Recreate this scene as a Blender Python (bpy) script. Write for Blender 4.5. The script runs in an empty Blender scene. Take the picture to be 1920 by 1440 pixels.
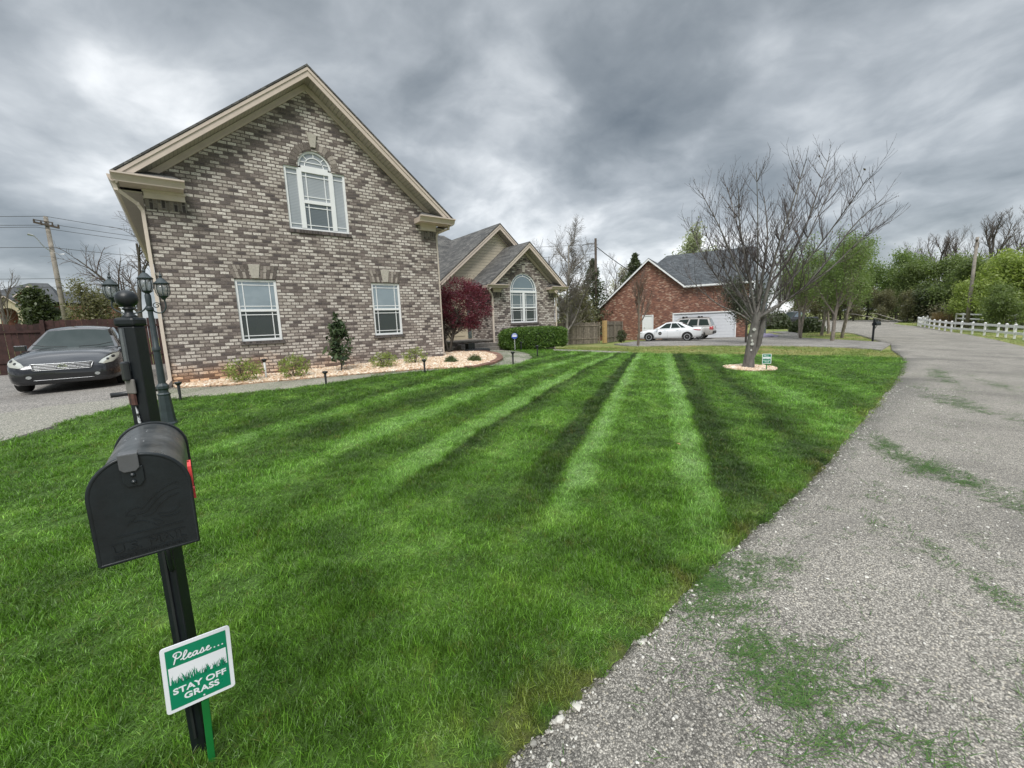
import bpy, bmesh, math, random
import numpy as np
from mathutils import Vector, Matrix, noise as mnoise
from mathutils.bvhtree import BVHTree
from mathutils.geometry import tessellate_polygon
R = math.radians
PI = math.pi
sc = bpy.context.scene
col = sc.collection
random.seed(7)
H = 1.5

# ------------------------------------------------------------------ terrain
CP = np.array([(0,0,0),(-.13,1.7,0),(-6,0,.0),(-6,-6,0),(0,-6,-.02),(3,1,-.01),(6,1.2,-.03),(12,1.8,-.16),(18,2.6,-.27),(25,3.9,-.42),(-.32,7.75,.19),(-2.5,7,.2),(-8,8,.3),(-2.3,14.5,.35),(-8,16,.38),(-.3,10,.32),(3,9.5,.38),(6.3,9.3,.40),(8.6,10,.33),(-.3,11.8,.42),(6.5,11.8,.50),(10.4,14.2,.42),(13.9,14.2,.22),(12.6,5.0,-.06),(36.9,15.9,-.42),(33.6,23.7,-.5),(46.8,.9,-.92),(63.8,7.9,-.75),(34.2,6.4,-.55),(36.2,10.9,-.47),(41.6,11,-.48),(29,18,-.36),(22,22.2,-.27),(10,-5,-.15),(22,-4,-.5),(34,-3,-.8),(60,-15,-1.1),(78,20,-.25),(69,22,-.2),(60,40,-.3),(30,40,-.2),(5,30,.3),(-5,23,.4),(-15,30,.5),(-10,56,.6),(-40,50,.6),(-30,10,.3),(-30,-30,0),(30,-30,-.8),(110,30,0),(110,-30,-1),(60,90,.2),(0,100,.6)], float)
def _U(r2): return np.where(r2 > 0, .5*r2*np.log(np.maximum(r2, 1e-12)), 0)
_n = len(CP); _P = CP[:, :2]
_A = np.zeros((_n+3, _n+3)); _A[:_n, :_n] = _U(((_P[:, None]-_P[None])**2).sum(-1))+np.eye(_n)*2.0
_A[:_n, _n] = 1; _A[:_n, _n+1:] = _P; _A[_n, :_n] = 1; _A[_n+1:, :_n] = _P.T
_W = np.linalg.solve(_A, np.r_[CP[:, 2], 0, 0, 0])
def hs(x, y):
    x = np.asarray(x, float); y = np.asarray(y, float); sh = x.shape
    Q = np.stack([x.ravel(), y.ravel()], 1)
    c = np.array([25, 10.]); d = Q-c; r = np.hypot(d[:, 0], d[:, 1])
    k = np.where(r > 85, 85/np.maximum(r, 1e-9), 1); Q = c+d*k[:, None]
    out = np.empty(len(Q))
    for i in range(0, len(Q), 40000):
        q = Q[i:i+40000]
        out[i:i+40000] = _U(((q[:, None]-_P[None])**2).sum(-1))@_W[:_n]+_W[_n]+q@_W[_n+1:]
    return out.reshape(sh)
def h(x, y): return float(hs(x, y))

# ------------------------------------------------------------------ camera
RT = Vector((0.78240997, -0.62155827, -0.03872925))
DN = Vector((-0.1209179, -0.09061551, -0.98851793))
FW = Vector((0.61091203, 0.77810934, -0.146056))
cd = bpy.data.cameras.new('camera'); cam = bpy.data.objects.new('camera', cd); col.objects.link(cam)
M = Matrix((RT, -DN, -FW)).transposed().to_4x4(); M.translation = Vector((0, 0, H))
cam.matrix_world = M
cd.sensor_width = 36; cd.lens = 36*773/1920; cd.clip_start = .05; cd.clip_end = 2000
sc.camera = cam
def heading(u, v=600):
    """horizontal unit direction of a bearing measured off the survey photo"""
    r = RT*(u-960)+DN*(v-720)+FW*773
    l = math.hypot(r.x, r.y); return r.x/l, r.y/l, r.z/l
def spot(u, d, v=600):
    a = heading(u, v); return a[0]*d, a[1]*d

# ------------------------------------------------------------------ objects
def tag(o, label=None, cat=None, group=None, kind=None):
    if label: o['label'] = label
    if cat: o['category'] = cat
    if group: o['group'] = group
    if kind: o['kind'] = kind
    return o
def thing(name, label, cat, loc=(0, 0, 0), rz=0, group=None):
    o = bpy.data.objects.new(name, None); col.objects.link(o)
    o.empty_display_size = .2
    o.location = loc; o.rotation_euler = (0, 0, rz)
    return tag(o, label, cat, group)
def copy_tree(o, loc, rz=0, label=None, sc_=None):
    def rec(a, par):
        c = a.copy(); col.objects.link(c); c.parent = par
        for ch in a.children: rec(ch, c)
        return c
    c = rec(o, None); c.location = loc; c.rotation_euler = (0, 0, rz)
    if label: c['label'] = label
    if sc_: c.scale = (sc_,)*3
    return c

def box_uv(me):
    nv = len(me.loops)
    uv = me.uv_layers.new(name='UVMap')
    co = np.empty(len(me.vertices)*3); me.vertices.foreach_get('co', co); co = co.reshape(-1, 3)
    vi = np.empty(nv, int); me.loops.foreach_get('vertex_index', vi)
    npol = len(me.polygons)
    nr = np.empty(npol*3); me.polygons.foreach_get('normal', nr); nr = nr.reshape(-1, 3)
    tot = np.empty(npol, int); me.polygons.foreach_get('loop_total', tot)
    ln = np.repeat(nr, tot, axis=0); p = co[vi]
    a = np.abs(ln)
    out = np.empty((nv, 2))
    mx = a[:, 2] > np.maximum(a[:, 0], a[:, 1])*1.6
    sx = (a[:, 0] > a[:, 1]) & ~mx
    sy = ~mx & ~sx
    # sloped faces: v follows the slope length
    out[mx] = p[mx][:, :2]
    kx = np.sqrt(1+(ln[sx][:, 2]/np.maximum(a[sx][:, 0], 1e-6))**2)
    out[sx] = np.stack([p[sx][:, 1], p[sx][:, 2]*kx], 1)
    ky = np.sqrt(1+(ln[sy][:, 2]/np.maximum(a[sy][:, 1], 1e-6))**2)
    out[sy] = np.stack([p[sy][:, 0], p[sy][:, 2]*ky], 1)
    uv.data.foreach_set('uv', out.ravel())

class MB:
    def __init__(s): s.v = []; s.f = []; s.m = []; s.cur = 0
    def add(s, vs, fs):
        b = len(s.v); s.v.extend([tuple(p) for p in vs]); s.f.extend([tuple(b+i for i in f) for f in fs]); s.m.extend([s.cur]*len(fs)); return s
    def box(s, x0, x1, y0, y1, z0, z1):
        return s.add([(x0,y0,z0),(x1,y0,z0),(x1,y1,z0),(x0,y1,z0),(x0,y0,z1),(x1,y0,z1),(x1,y1,z1),(x0,y1,z1)],
                     [(0,3,2,1),(4,5,6,7),(0,1,5,4),(1,2,6,5),(2,3,7,6),(3,0,4,7)])
    def obox(s, c, ax, ay, az):
        c = Vector(c); ax = Vector(ax); ay = Vector(ay); az = Vector(az)
        vs = [c+ax*i+ay*j+az*k for k in (-1, 1) for j, i in ((-1,-1),(-1,1),(1,1),(1,-1))]
        return s.add(vs, [(0,3,2,1),(4,5,6,7),(0,1,5,4),(1,2,6,5),(2,3,7,6),(3,0,4,7)])
    def beam(s, a, b, w, hgt, up=(0, 0, 1)):
        a = Vector(a); b = Vector(b); t = (b-a); L = t.length; t.normalize(); u = Vector(up)
        sd = t.cross(u)
        if sd.length < 1e-4: sd = t.cross(Vector((1, 0, 0)))
        sd.normalize(); u2 = sd.cross(t)
        return s.obox((a+b)/2, t*L/2, sd*w/2, u2*hgt/2)
    def prism(s, poly, plane, a0, a1):
        """poly in the two other axes, extruded along plane axis ('x','y','z') from a0 to a1"""
        n = len(poly)
        def P(p, a): return (a, p[0], p[1]) if plane == 'x' else (p[0], a, p[1]) if plane == 'y' else (p[0], p[1], a)
        vs = [P(p, a0) for p in poly]+[P(p, a1) for p in poly]
        fs = [tuple(range(n)), tuple(range(2*n-1, n-1, -1))]+[(i, i+n, (i+1) % n+n, (i+1) % n) for i in range(n)]
        return s.add(vs, fs)
    def tube(s, pts, rad, n=8, caps=True):
        pts = [Vector(p) for p in pts]; m = len(pts)
        rr = rad if isinstance(rad, (list, tuple)) else [rad]*m
        vs = []; prev = None
        for i, p in enumerate(pts):
            t = (pts[min(i+1, m-1)]-pts[max(i-1, 0)])
            t = t.normalized() if t.length > 1e-9 else Vector((0, 0, 1))
            if prev is None: u = t.orthogonal().normalized()
            else:
                u = prev-t*prev.dot(t); u = u.normalized() if u.length > 1e-6 else t.orthogonal().normalized()
            w = t.cross(u); prev = u
            for k in range(n):
                a = 2*PI*k/n; vs.append(p+(u*math.cos(a)+w*math.sin(a))*rr[i])
        fs = [(i*n+k, i*n+(k+1) % n, (i+1)*n+(k+1) % n, (i+1)*n+k) for i in range(m-1) for k in range(n)]
        if caps: fs += [tuple(range(n-1, -1, -1)), tuple(range((m-1)*n, m*n))]
        return s.add(vs, fs)
    def lathe(s, prof, c=(0, 0, 0), n=20, start=0):
        """prof list of (r,z)"""
        vs = []
        for r, z in prof:
            for k in range(n):
                a = start+2*PI*k/n; vs.append((c[0]+r*math.cos(a), c[1]+r*math.sin(a), c[2]+z))
        m = len(prof)
        fs = [(i*n+k, i*n+(k+1) % n, (i+1)*n+(k+1) % n, (i+1)*n+k) for i in range(m-1) for k in range(n)]
        fs += [tuple(range(n-1, -1, -1)), tuple(range((m-1)*n, m*n))]
        return s.add(vs, fs)
    def build(s, name, mat, parent=None, smooth=False, world=False, bevel=0, sharp=None):
        me = bpy.data.meshes.new(name)
        vs = s.v
        if parent is not None and world:
            inv = (Matrix.Translation(parent.location) @ parent.rotation_euler.to_matrix().to_4x4()).inverted()
            if parent.parent is not None:
                q = parent.parent
                inv = inv @ (Matrix.Translation(q.location) @ q.rotation_euler.to_matrix().to_4x4()).inverted()
            vs = [tuple(inv @ Vector(p)) for p in vs]
        me.from_pydata(vs, [], s.f)
        mats = mat if isinstance(mat, (list, tuple)) else [mat]
        for m in mats: me.materials.append(m)
        if len(mats) > 1: me.polygons.foreach_set('material_index', s.m)
        me.update()
        box_uv(me)
        if smooth: me.polygons.foreach_set('use_smooth', [True]*len(me.polygons))
        o = bpy.data.objects.new(name, me); col.objects.link(o)
        if parent is not None: o.parent = parent
        if sharp: me.set_sharp_from_angle(angle=R(sharp))
        if bevel:
            b = o.modifiers.new('bevel', 'BEVEL'); b.width = bevel; b.segments = 2; b.limit_method = 'ANGLE'
        return o

def np_mesh(name, V, F, mat, parent=None, smooth=False, n=4, uv=False):
    me = bpy.data.meshes.new(name)
    V = np.ascontiguousarray(V, dtype=np.float32); F = np.ascontiguousarray(F, dtype=np.int32)
    me.vertices.add(len(V)); me.vertices.foreach_set('co', V.ravel())
    me.loops.add(F.size); me.loops.foreach_set('vertex_index', F.ravel())
    me.polygons.add(len(F)); me.polygons.foreach_set('loop_start', np.arange(0, F.size, n, dtype=np.int32))
    if smooth: me.polygons.foreach_set('use_smooth', np.ones(len(F), bool))
    for m in (mat if isinstance(mat, (list, tuple)) else [mat]): me.materials.append(m)
    me.update(calc_edges=True); me.validate()
    if uv: box_uv(me)
    o = bpy.data.objects.new(name, me); col.objects.link(o)
    if parent is not None: o.parent = parent
    return o

# ------------------------------------------------------------------ materials
class NT:
    def __init__(s, name):
        s.m = bpy.data.materials.new(name); s.m.use_nodes = True; s.t = s.m.node_tree
        s.b = s.t.nodes['Principled BSDF']; s.out = s.t.nodes['Material Output']
    def n(s, typ, **kw):
        nd = s.t.nodes.new('ShaderNode'+typ)
        for k, v in kw.items():
            if k.startswith('_'): setattr(nd, k[1:], v)
        for k, v in kw.items():
            if not k.startswith('_'): s.put(nd, k.replace('__', ' '), v)
        return nd
    def put(s, nd, k, v):
        sock = nd.inputs[int(k[1:])] if (k[0] == 'i' and k[1:].isdigit()) else nd.inputs[k]
        if isinstance(v, bpy.types.NodeSocket): s.t.links.new(v, sock)
        elif isinstance(v, bpy.types.Node): s.t.links.new(v.outputs[0], sock)
        else:
            if isinstance(v, tuple) and len(v) == 3 and sock.type == 'RGBA': v = v+(1,)
            sock.default_value = v
    def ramp(s, fac, stops, interp='LINEAR'):
        nd = s.t.nodes.new('ShaderNodeValToRGB'); cr = nd.color_ramp; cr.interpolation = interp
        while len(cr.elements) < len(stops): cr.elements.new(.5)
        for e, (p, c) in zip(cr.elements, sorted(stops, key=lambda q: q[0])):
            e.position = p; e.color = (c, c, c, 1) if isinstance(c, (int, float)) else tuple(c)+(1,)
        s.t.links.new(fac if isinstance(fac, bpy.types.NodeSocket) else fac.outputs[0], nd.inputs[0])
        return nd
    def math(s, op, a, b=0., c=0., clamp=False):
        nd = s.t.nodes.new('ShaderNodeMath'); nd.operation = op; nd.use_clamp = clamp
        for i, v in enumerate((a, b, c)):
            if isinstance(v, bpy.types.Node): v = v.outputs[0]
            if isinstance(v, bpy.types.NodeSocket): s.t.links.new(v, nd.inputs[i])
            else: nd.inputs[i].default_value = v
        return nd.outputs[0]
    def mix(s, f, a, b, mode='MIX'):
        nd = s.t.nodes.new('ShaderNodeMix'); nd.data_type = 'RGBA'; nd.blend_type = mode
        for i, v in ((0, f), (6, a), (7, b)):
            if isinstance(v, bpy.types.Node): v = v.outputs[0]
            if isinstance(v, bpy.types.NodeSocket): s.t.links.new(v, nd.inputs[i])
            else: nd.inputs[i].default_value = v if i == 0 else ((v,)*3+(1,) if isinstance(v, (int, float)) else tuple(v)+(1,))
        return nd.outputs[2]
    def noise(s, vec=None, scale=5., detail=3., rough=.55, dist=0.):
        nd = s.n('TexNoise', Scale=scale, Detail=detail, Roughness=rough, Distortion=dist)
        if vec is not None: s.put(nd, 'Vector', vec)
        return nd.outputs[0]
    def col(s, v): s.put(s.b, 'Base Color', v)
    def set(s, **kw):
        for k, v in kw.items(): s.put(s.b, k.replace('__', ' '), v)
        return s
    def bump(s, hgt, strength=.5, dist=.01):
        nd = s.n('Bump', Strength=strength, Distance=dist); s.put(nd, 'Height', hgt)
        s.put(s.b, 'Normal', nd.outputs[0]); return nd
    def obj(s): return s.n('TexCoord').outputs['Object']
    def uv(s): return s.n('TexCoord').outputs['UV']
    def pos(s): return s.n('NewGeometry').outputs['Position']
    def island(s): return s.n('NewGeometry').outputs['Random Per Island']
    def mapping(s, v, scale=(1, 1, 1), loc=(0, 0, 0), rot=(0, 0, 0)):
        nd = s.n('Mapping'); s.put(nd, 'Vector', v); nd.inputs['Scale'].default_value = scale; nd.inputs['Location'].default_value = loc; nd.inputs['Rotation'].default_value = rot
        return nd.outputs[0]

def simple(name, c, rough=.6, metal=0., var=.12, scale=6., bump=0., bscale=40., spec=None, coat=0., isl=0.):
    t = NT(name); v = t.obj()
    n1 = t.noise(v, scale, 4)
    lo = tuple(max(0, x*(1-var)) for x in c); hi = tuple(min(1, x*(1+var)) for x in c)
    cc = t.ramp(n1, [(.3, lo), (.7, hi)]).outputs[0]
    if isl:
        k = t.ramp(t.island(), [(0, 1-isl), (1, 1+isl)]).outputs[0]; cc = t.mix(1., cc, k, 'MULTIPLY')
    t.col(cc)
    t.set(Roughness=t.ramp(t.noise(v, scale*2.3, 3), [(.3, max(0, rough-.08)), (.7, min(1, rough+.08))]).outputs[0], Metallic=metal)
    if spec is not None: t.set(**{'Specular__IOR__Level': spec})
    if coat: t.set(**{'Coat__Weight': coat, 'Coat__Roughness': .05})
    if bump: t.bump(t.noise(v, bscale, 4), bump, .01)
    return t.m

def brick(name, pal, mortar, bw=.203, bh=.0677, mort=.009, stain=None, mott=.5, rag=.006, rot=0, lightness=1.):
    t = NT(name); uv = t.uv()
    if rot: uv = t.mapping(uv, rot=(0, 0, rot))
    nz = t.n('TexNoise', Scale=22., Detail=2.); t.put(nz, 'Vector', uv)
    off = t.n('VectorMath', _operation='SUBTRACT', i1=(.5, .5, .5)); t.put(off, 'i0', nz.outputs[1])
    o2 = t.n('VectorMath', _operation='SCALE', Scale=rag*2.2); t.put(o2, 'i0', off)
    ad = t.n('VectorMath', _operation='ADD'); t.put(ad, 'i0', uv); t.put(ad, 'i1', o2)
    b = t.n('TexBrick', Color1=(0, 0, 0), Color2=(1, 1, 1), Mortar=(.5, .5, .5), Scale=1., Mortar__Size=mort, Mortar__Smooth=.35, Brick__Width=bw, Row__Height=bh, Bias=0.)
    t.put(b, 'Vector', ad)
    big = t.noise(t.uv(), 1.6, 4)
    sel = t.math('ADD', b.outputs[0], t.math('MULTIPLY', t.math('SUBTRACT', big, .5), .7), clamp=True)
    cc = t.ramp(sel, pal).outputs[0]
    mo = t.noise(uv, 38., 4, .65)
    cc = t.mix(1., cc, t.ramp(mo, [(.28, 1-mott), (.55, 1.), (.75, 1+mott*.35)]).outputs[0], 'MULTIPLY')
    mc = t.mix(t.noise(uv, 9., 3), tuple(x*.75 for x in mortar), tuple(x*1.2 for x in mortar))
    cc = t.mix(b.outputs['Fac'], cc, mc)
    if stain:
        sz = t.n('SeparateXYZ'); t.put(sz, 'Vector', t.pos())
        g = t.math('SUBTRACT', stain[1], t.math('ADD', sz.outputs[2], t.math('MULTIPLY', t.math('SUBTRACT', t.noise(t.uv(), 1.6, 3), .5), 1.1)))
        g = t.math('MULTIPLY', g, 2.4, clamp=True)
        g = t.math('MULTIPLY', t.math('MULTIPLY', g, .8), t.math('MULTIPLY', t.math('SUBTRACT', 4.2, sz.outputs[0]), .4, clamp=True))
        cc = t.mix(g, cc, t.mix(1., cc, stain[0], 'MULTIPLY'))
    t.col(cc); t.set(Roughness=.88)
    hh = t.math('ADD', t.math('MULTIPLY', t.math('SUBTRACT', 1., b.outputs['Fac']), 1.), t.math('MULTIPLY', mo, .35))
    t.bump(hh, .75, .009)
    return t.m

def shingle(name, c, c2, bw=.30, bh=.14):
    t = NT(name); uv = t.uv()
    b = t.n('TexBrick', Color1=(0, 0, 0), Color2=(1, 1, 1), Mortar=(.1, .1, .1), Scale=1., Mortar__Size=.006, Mortar__Smooth=.2, Brick__Width=bw, Row__Height=bh)
    t.put(b, 'Vector', uv)
    cc = t.ramp(t.math('ADD', t.math('MULTIPLY', b.outputs[0], .6), t.math('MULTIPLY', t.noise(uv, 6., 4), .45)), [(.15, c), (.55, tuple((x+y)/2 for x, y in zip(c, c2))), (.9, c2)]).outputs[0]
    cc = t.mix(t.math('MULTIPLY', b.outputs['Fac'], .75), cc, (.018, .018, .02))
    cc = t.mix(1., cc, t.ramp(t.noise(uv, 190., 2), [(.3, .75), (.7, 1.25)]).outputs[0], 'MULTIPLY')
    t.col(cc); t.set(Roughness=.95)
    t.bump(t.math('SUBTRACT', b.outputs[0], b.outputs['Fac']), .5, .006)
    return t.m

def leafmat(name, c1, c2, c3=None, trans=.3, rough=.5):
    t = NT(name)
    st = [(0, c1), (.6, c2)]+([(1, c3)] if c3 else [])
    f = t.math('ADD', t.math('MULTIPLY', t.island(), .7), t.math('MULTIPLY', t.noise(t.obj(), .9, 2), .4))
    cc = t.ramp(f, st).outputs[0]
    t.col(cc); t.set(Roughness=rough)
    tr = t.n('BsdfTranslucent'); t.put(tr, 'Color', t.mix(1., cc, (1.2, 1.3, .7), 'MULTIPLY'))
    mx = t.n('MixShader', Fac=trans); t.t.links.new(t.b.outputs[0], mx.inputs[1]); t.t.links.new(tr.outputs[0], mx.inputs[2])
    t.t.links.new(mx.outputs[0], t.out.inputs[0])
    return t.m

def glassmat(name, base, mirror=.22, slats=0, rough=.03, frk=1.):
    """a window pane: clear sheet over a blind or a dark room"""
    t = NT(name)
    cc = t.mix(t.noise(t.obj(), 1.2, 2), tuple(x*.8 for x in base), tuple(min(1, x*1.15) for x in base))
    if slats:
        s = t.n('SeparateXYZ'); t.put(s, 'Vector', t.uv())
        w = t.math('FRACT', t.math('MULTIPLY', s.outputs[1], 1/slats))
        cc = t.mix(1., cc, t.ramp(w, [(0, .55), (.25, 1.05), (.85, 1.0), (1, .6)]).outputs[0], 'MULTIPLY')
    t.col(cc); t.set(Roughness=.6, **{'Specular__IOR__Level': 0.})
    g = t.n('BsdfGlossy', Roughness=rough); g.inputs[0].default_value = (.92, .97, 1, 1)
    fr = t.n('Fresnel', IOR=1.5)
    bp = t.n('Bump', Strength=.12, Distance=.02); t.put(bp, 'Height', t.noise(t.obj(), 2.2, 2)); t.t.links.new(bp.outputs[0], g.inputs['Normal'])
    mx = t.n('MixShader'); t.put(mx, 'Fac', t.math('ADD', t.math('MULTIPLY', fr.outputs[0], frk), mirror, clamp=True))
    t.t.links.new(t.b.outputs[0], mx.inputs[1]); t.t.links.new(g.outputs[0], mx.inputs[2])
    t.t.links.new(mx.outputs[0], t.out.inputs[0])
    return t.m

HP = [(0, (.10, .084, .082)), (.15, (.155, .128, .120)), (.27, (.24, .20, .182)), (.36, (.335, .29, .262)), (.48, (.43, .38, .34)), (.66, (.53, .48, .435)), (1, (.68, .63, .58))]
M_ = {}
M_['brick'] = brick('brown_white_brick', HP, (.135, .112, .100), bw=.188, bh=.078, mort=.013, rag=.007, stain=((1.5, .98, .60), .95), mott=.6)
M_['brick_up'] = brick('soldier_brick', [(0, (.05, .042, .042)), (.5, (.12, .1, .09)), (1, (.3, .26, .22))], (.20, .18, .165), rot=PI/2)
M_['brick_dark'] = brick('rowlock_brick', [(0, (.05, .042, .042)), (.6, (.10, .08, .075)), (1, (.16, .13, .12))], (.13, .12, .11), bw=.0677, bh=.2)
M_['red_brick'] = brick('red_brick', [(0, (.11, .042, .030)), (.35, (.19, .068, .043)), (.65, (.26, .10, .062)), (.85, (.34, .17, .11)), (1, (.50, .36, .27))], (.26, .2, .17), mott=.35)
M_['far_brick'] = brick('far_red_brick', [(0, (.13, .04, .03)), (1, (.27, .10, .075))], (.22, .14, .11), mott=.3)
M_['shingle'] = shingle('grey_shingle', (.055, .055, .055), (.15, .145, .135))
M_['shingle_n'] = shingle('slate_shingle', (.045, .052, .058), (.115, .125, .135))
M_['tan'] = simple('tan_trim', (.56, .475, .41), .45, var=.06)
M_['tan_light'] = simple('tan_light_trim', (.63, .545, .47), .5, var=.06)
M_['white'] = simple('white_vinyl', (.78, .79, .80), .35, var=.03)
M_['stone'] = simple('cast_stone', (.42, .39, .34), .85, var=.15, scale=25, bump=.3, bscale=90)
M_['concrete'] = simple('step_concrete', (.22, .20, .18), .9, var=.25, scale=9, bump=.4, bscale=60)
M_['blackp'] = simple('black_powder_coat', (.006, .009, .011), .42, var=.3, scale=14, bump=.05, bscale=150)
M_['blackpl'] = simple('black_plastic', (.02, .022, .024), .35, var=.2)
M_['pole'] = simple('weathered_pole', (.24, .215, .185), .9, var=.3, scale=4, bump=.4, bscale=20)
M_['darkpole'] = simple('dark_pole', (.07, .055, .045), .9, var=.3, scale=4)
M_['steel'] = simple('galvanised_steel', (.35, .36, .37), .45, .8, var=.15)
M_['wire'] = simple('black_wire', (.02, .02, .022), .6)
M_['wood_grey'] = simple('grey_boards', (.17, .145, .115), .9, var=.35, scale=7, bump=.3, bscale=30, isl=.35)
M_['wood_new'] = simple('new_pine', (.42, .28, .12), .8, var=.2, scale=9)
M_['fence_red'] = simple('red_stained_boards', (.045, .020, .017), .8, var=.35, scale=5, bump=.3, bscale=30, isl=.3)
M_['fence_white'] = simple('white_rail', (.74, .74, .73), .45, var=.05)

# ------------------------------------------------------------------ sky and light
w = bpy.data.worlds.new('World'); sc.world = w; w.use_nodes = True
wt = w.node_tree; wn = wt.nodes; wl = wt.links; wn.clear()
def wnode(t, **kw):
    nd = wn.new('ShaderNode'+t)
    for k, v in kw.items(): setattr(nd, k, v)
    return nd
def wmath(op, a, b=0., clamp=False):
    nd = wnode('Math', operation=op, use_clamp=clamp)
    for i, v in enumerate((a, b)):
        if isinstance(v, bpy.types.NodeSocket): wl.new(v, nd.inputs[i])
        else: nd.inputs[i].default_value = v
    return nd.outputs[0]
SUN_EL, SUN_AZ = R(52), R(215)     # a veiled sun high behind the camera
out = wnode('OutputWorld')
sky = wnode('TexSky', sky_type='NISHITA', sun_disc=False, sun_elevation=SUN_EL, sun_rotation=SUN_AZ)
bg1 = wnode('Background'); bg1.inputs[1].default_value = .1; wl.new(sky.outputs[0], bg1.inputs[0])
tc = wnode('TexCoord'); sp = wnode('SeparateXYZ'); wl.new(tc.outputs['Generated'], sp.inputs[0])
zz = wmath('ADD', wmath('MAXIMUM', sp.outputs[2], 0.), .30)
cx = wmath('DIVIDE', sp.outputs[0], zz); cy = wmath('DIVIDE', sp.outputs[1], zz)
cb = wnode('CombineXYZ'); wl.new(cx, cb.inputs[0]); wl.new(cy, cb.inputs[1]); cb.inputs[2].default_value = CLOUD_SEED = 4.3
def wnoise(scale, det, rough, dist, seed, vec=None):
    nd = wnode('TexNoise'); nd.noise_dimensions = '4D'
    nd.inputs['W'].default_value = seed; nd.inputs['Scale'].default_value = scale; nd.inputs['Detail'].default_value = det
    nd.inputs['Roughness'].default_value = rough; nd.inputs['Distortion'].default_value = dist
    wl.new(vec or cb.outputs[0], nd.inputs['Vector']); return nd
# warp the plane so that the masses billow
wv = wnoise(1.3, 3., .55, 0., 6.6).outputs[1]
w1 = wnode('VectorMath', operation='SUBTRACT'); wl.new(wv, w1.inputs[0]); w1.inputs[1].default_value = (.5, .5, .5)
w2 = wnode('VectorMath', operation='SCALE'); wl.new(w1.outputs[0], w2.inputs[0]); w2.inputs['Scale'].default_value = .45
w3 = wnode('VectorMath', operation='ADD'); wl.new(cb.outputs[0], w3.inputs[0]); wl.new(w2.outputs[0], w3.inputs[1]); wp_ = w3.outputs[0]
n1 = wnoise(.9, 2., .5, 0., 3.1, wp_).outputs[0]
n2 = wnoise(2.3, 6., .50, 0., 9.4, wp_).outputs[0]
n3 = wnoise(7., 5., .55, 0., 2.2, wp_).outputs[0]
# billows: folded noise gives round edges
bl_ = wmath('SUBTRACT', 1., wmath('MULTIPLY', wmath('ABSOLUTE', wmath('SUBTRACT', wnoise(2.9, 4., .5, 0., 12.7, wp_).outputs[0], .5)), 4.))
mixv = wmath('ADD', wmath('ADD', wmath('MULTIPLY', n1, .40), wmath('MULTIPLY', n2, .52)), wmath('ADD', wmath('MULTIPLY', n3, .14), wmath('MULTIPLY', bl_, -.03)))
# where this sky is thick and where it breaks: (bearing px, height px, radius px, amount)
gd = wnode('VectorMath', operation='NORMALIZE'); wl.new(tc.outputs['Generated'], gd.inputs[0])
for u_, v_, r_, am in ((70, 265, 150, .07), (210, 235, 90, .03), (950, 320, 100, .075), (1690, 480, 170, .085), (1890, 200, 190, .065), (860, 30, 200, .02), (1230, 455, 130, .04), (760, 80, 120, .02), (1420, 400, 90, .02), (1650, 210, 90, .015),
                       (1100, 120, 230, -.045), (1640, 80, 250, -.035), (1500, 300, 150, -.03), (1790, 330, 130, -.045), (500, 40, 230, -.015), (1080, 260, 110, -.04), (90, 440, 110, -.04), (200, 100, 200, -.02), (820, 230, 100, -.02)):
    dv = (RT*(u_-960)+DN*(v_-720)+FW*773).normalized()
    dt = wnode('VectorMath', operation='DOT_PRODUCT'); wl.new(gd.outputs[0], dt.inputs[0]); dt.inputs[1].default_value = dv
    ex = wmath('MULTIPLY', wmath('SUBTRACT', dt.outputs['Value'], 1.), 1/((r_/773*.85)**2))
    mixv = wmath('ADD', mixv, wmath('MULTIPLY', wmath('EXPONENT', ex), am))
hz = wmath('MULTIPLY', wmath('MAXIMUM', wmath('SUBTRACT', .22, sp.outputs[2]), 0.), .22)
mixv = wmath('ADD', mixv, hz)
cr = wnode('ValToRGB'); e = cr.color_ramp.elements
stops = [(.36, (.070, .082, .092)), (.46, (.118, .132, .143)), (.53, (.178, .193, .206)), (.59, (.255, .270, .282)), (.65, (.38, .392, .40)), (.72, (.54, .548, .555))]
while len(e) < len(stops): e.new(.5)
for q, (p, c) in zip(e, stops): q.position = p; q.color = c+(1,)
wl.new(mixv, cr.inputs[0])
bg2 = wnode('Background'); wl.new(cr.outputs[0], bg2.inputs[0])
# an overcast dome is brightest overhead
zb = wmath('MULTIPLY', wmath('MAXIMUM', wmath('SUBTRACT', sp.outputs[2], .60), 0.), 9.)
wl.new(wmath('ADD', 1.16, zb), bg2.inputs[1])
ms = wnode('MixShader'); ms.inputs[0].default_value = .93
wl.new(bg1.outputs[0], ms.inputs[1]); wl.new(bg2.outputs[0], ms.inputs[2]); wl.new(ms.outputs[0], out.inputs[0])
sl = bpy.data.lights.new('sun', 'SUN'); sl.energy = 1.5; sl.angle = R(25); sl.color = (1, .97, .92)
so = bpy.data.objects.new('sun', sl); col.objects.link(so)
# Nishita: rotation is measured from +Y towards +X
sd = Vector((math.sin(SUN_AZ)*math.cos(SUN_EL), math.cos(SUN_AZ)*math.cos(SUN_EL), math.sin(SUN_EL)))
so.rotation_euler = sd.to_track_quat('Z', 'Y').to_euler()
so.location = sd*60
sc.view_settings.view_transform = 'Standard'; sc.view_settings.look = 'None'; sc.view_settings.gamma = 1
sc.view_settings.exposure = 1.12
sc.render.engine = 'CYCLES'
sc.cycles.max_bounces = 5; sc.cycles.diffuse_bounces = 2; sc.cycles.glossy_bounces = 3; sc.cycles.transparent_max_bounces = 6
sc.cycles.use_denoising = True
try: sc.cycles.denoiser = 'OPENIMAGEDENOISE'
except Exception: pass

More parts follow.
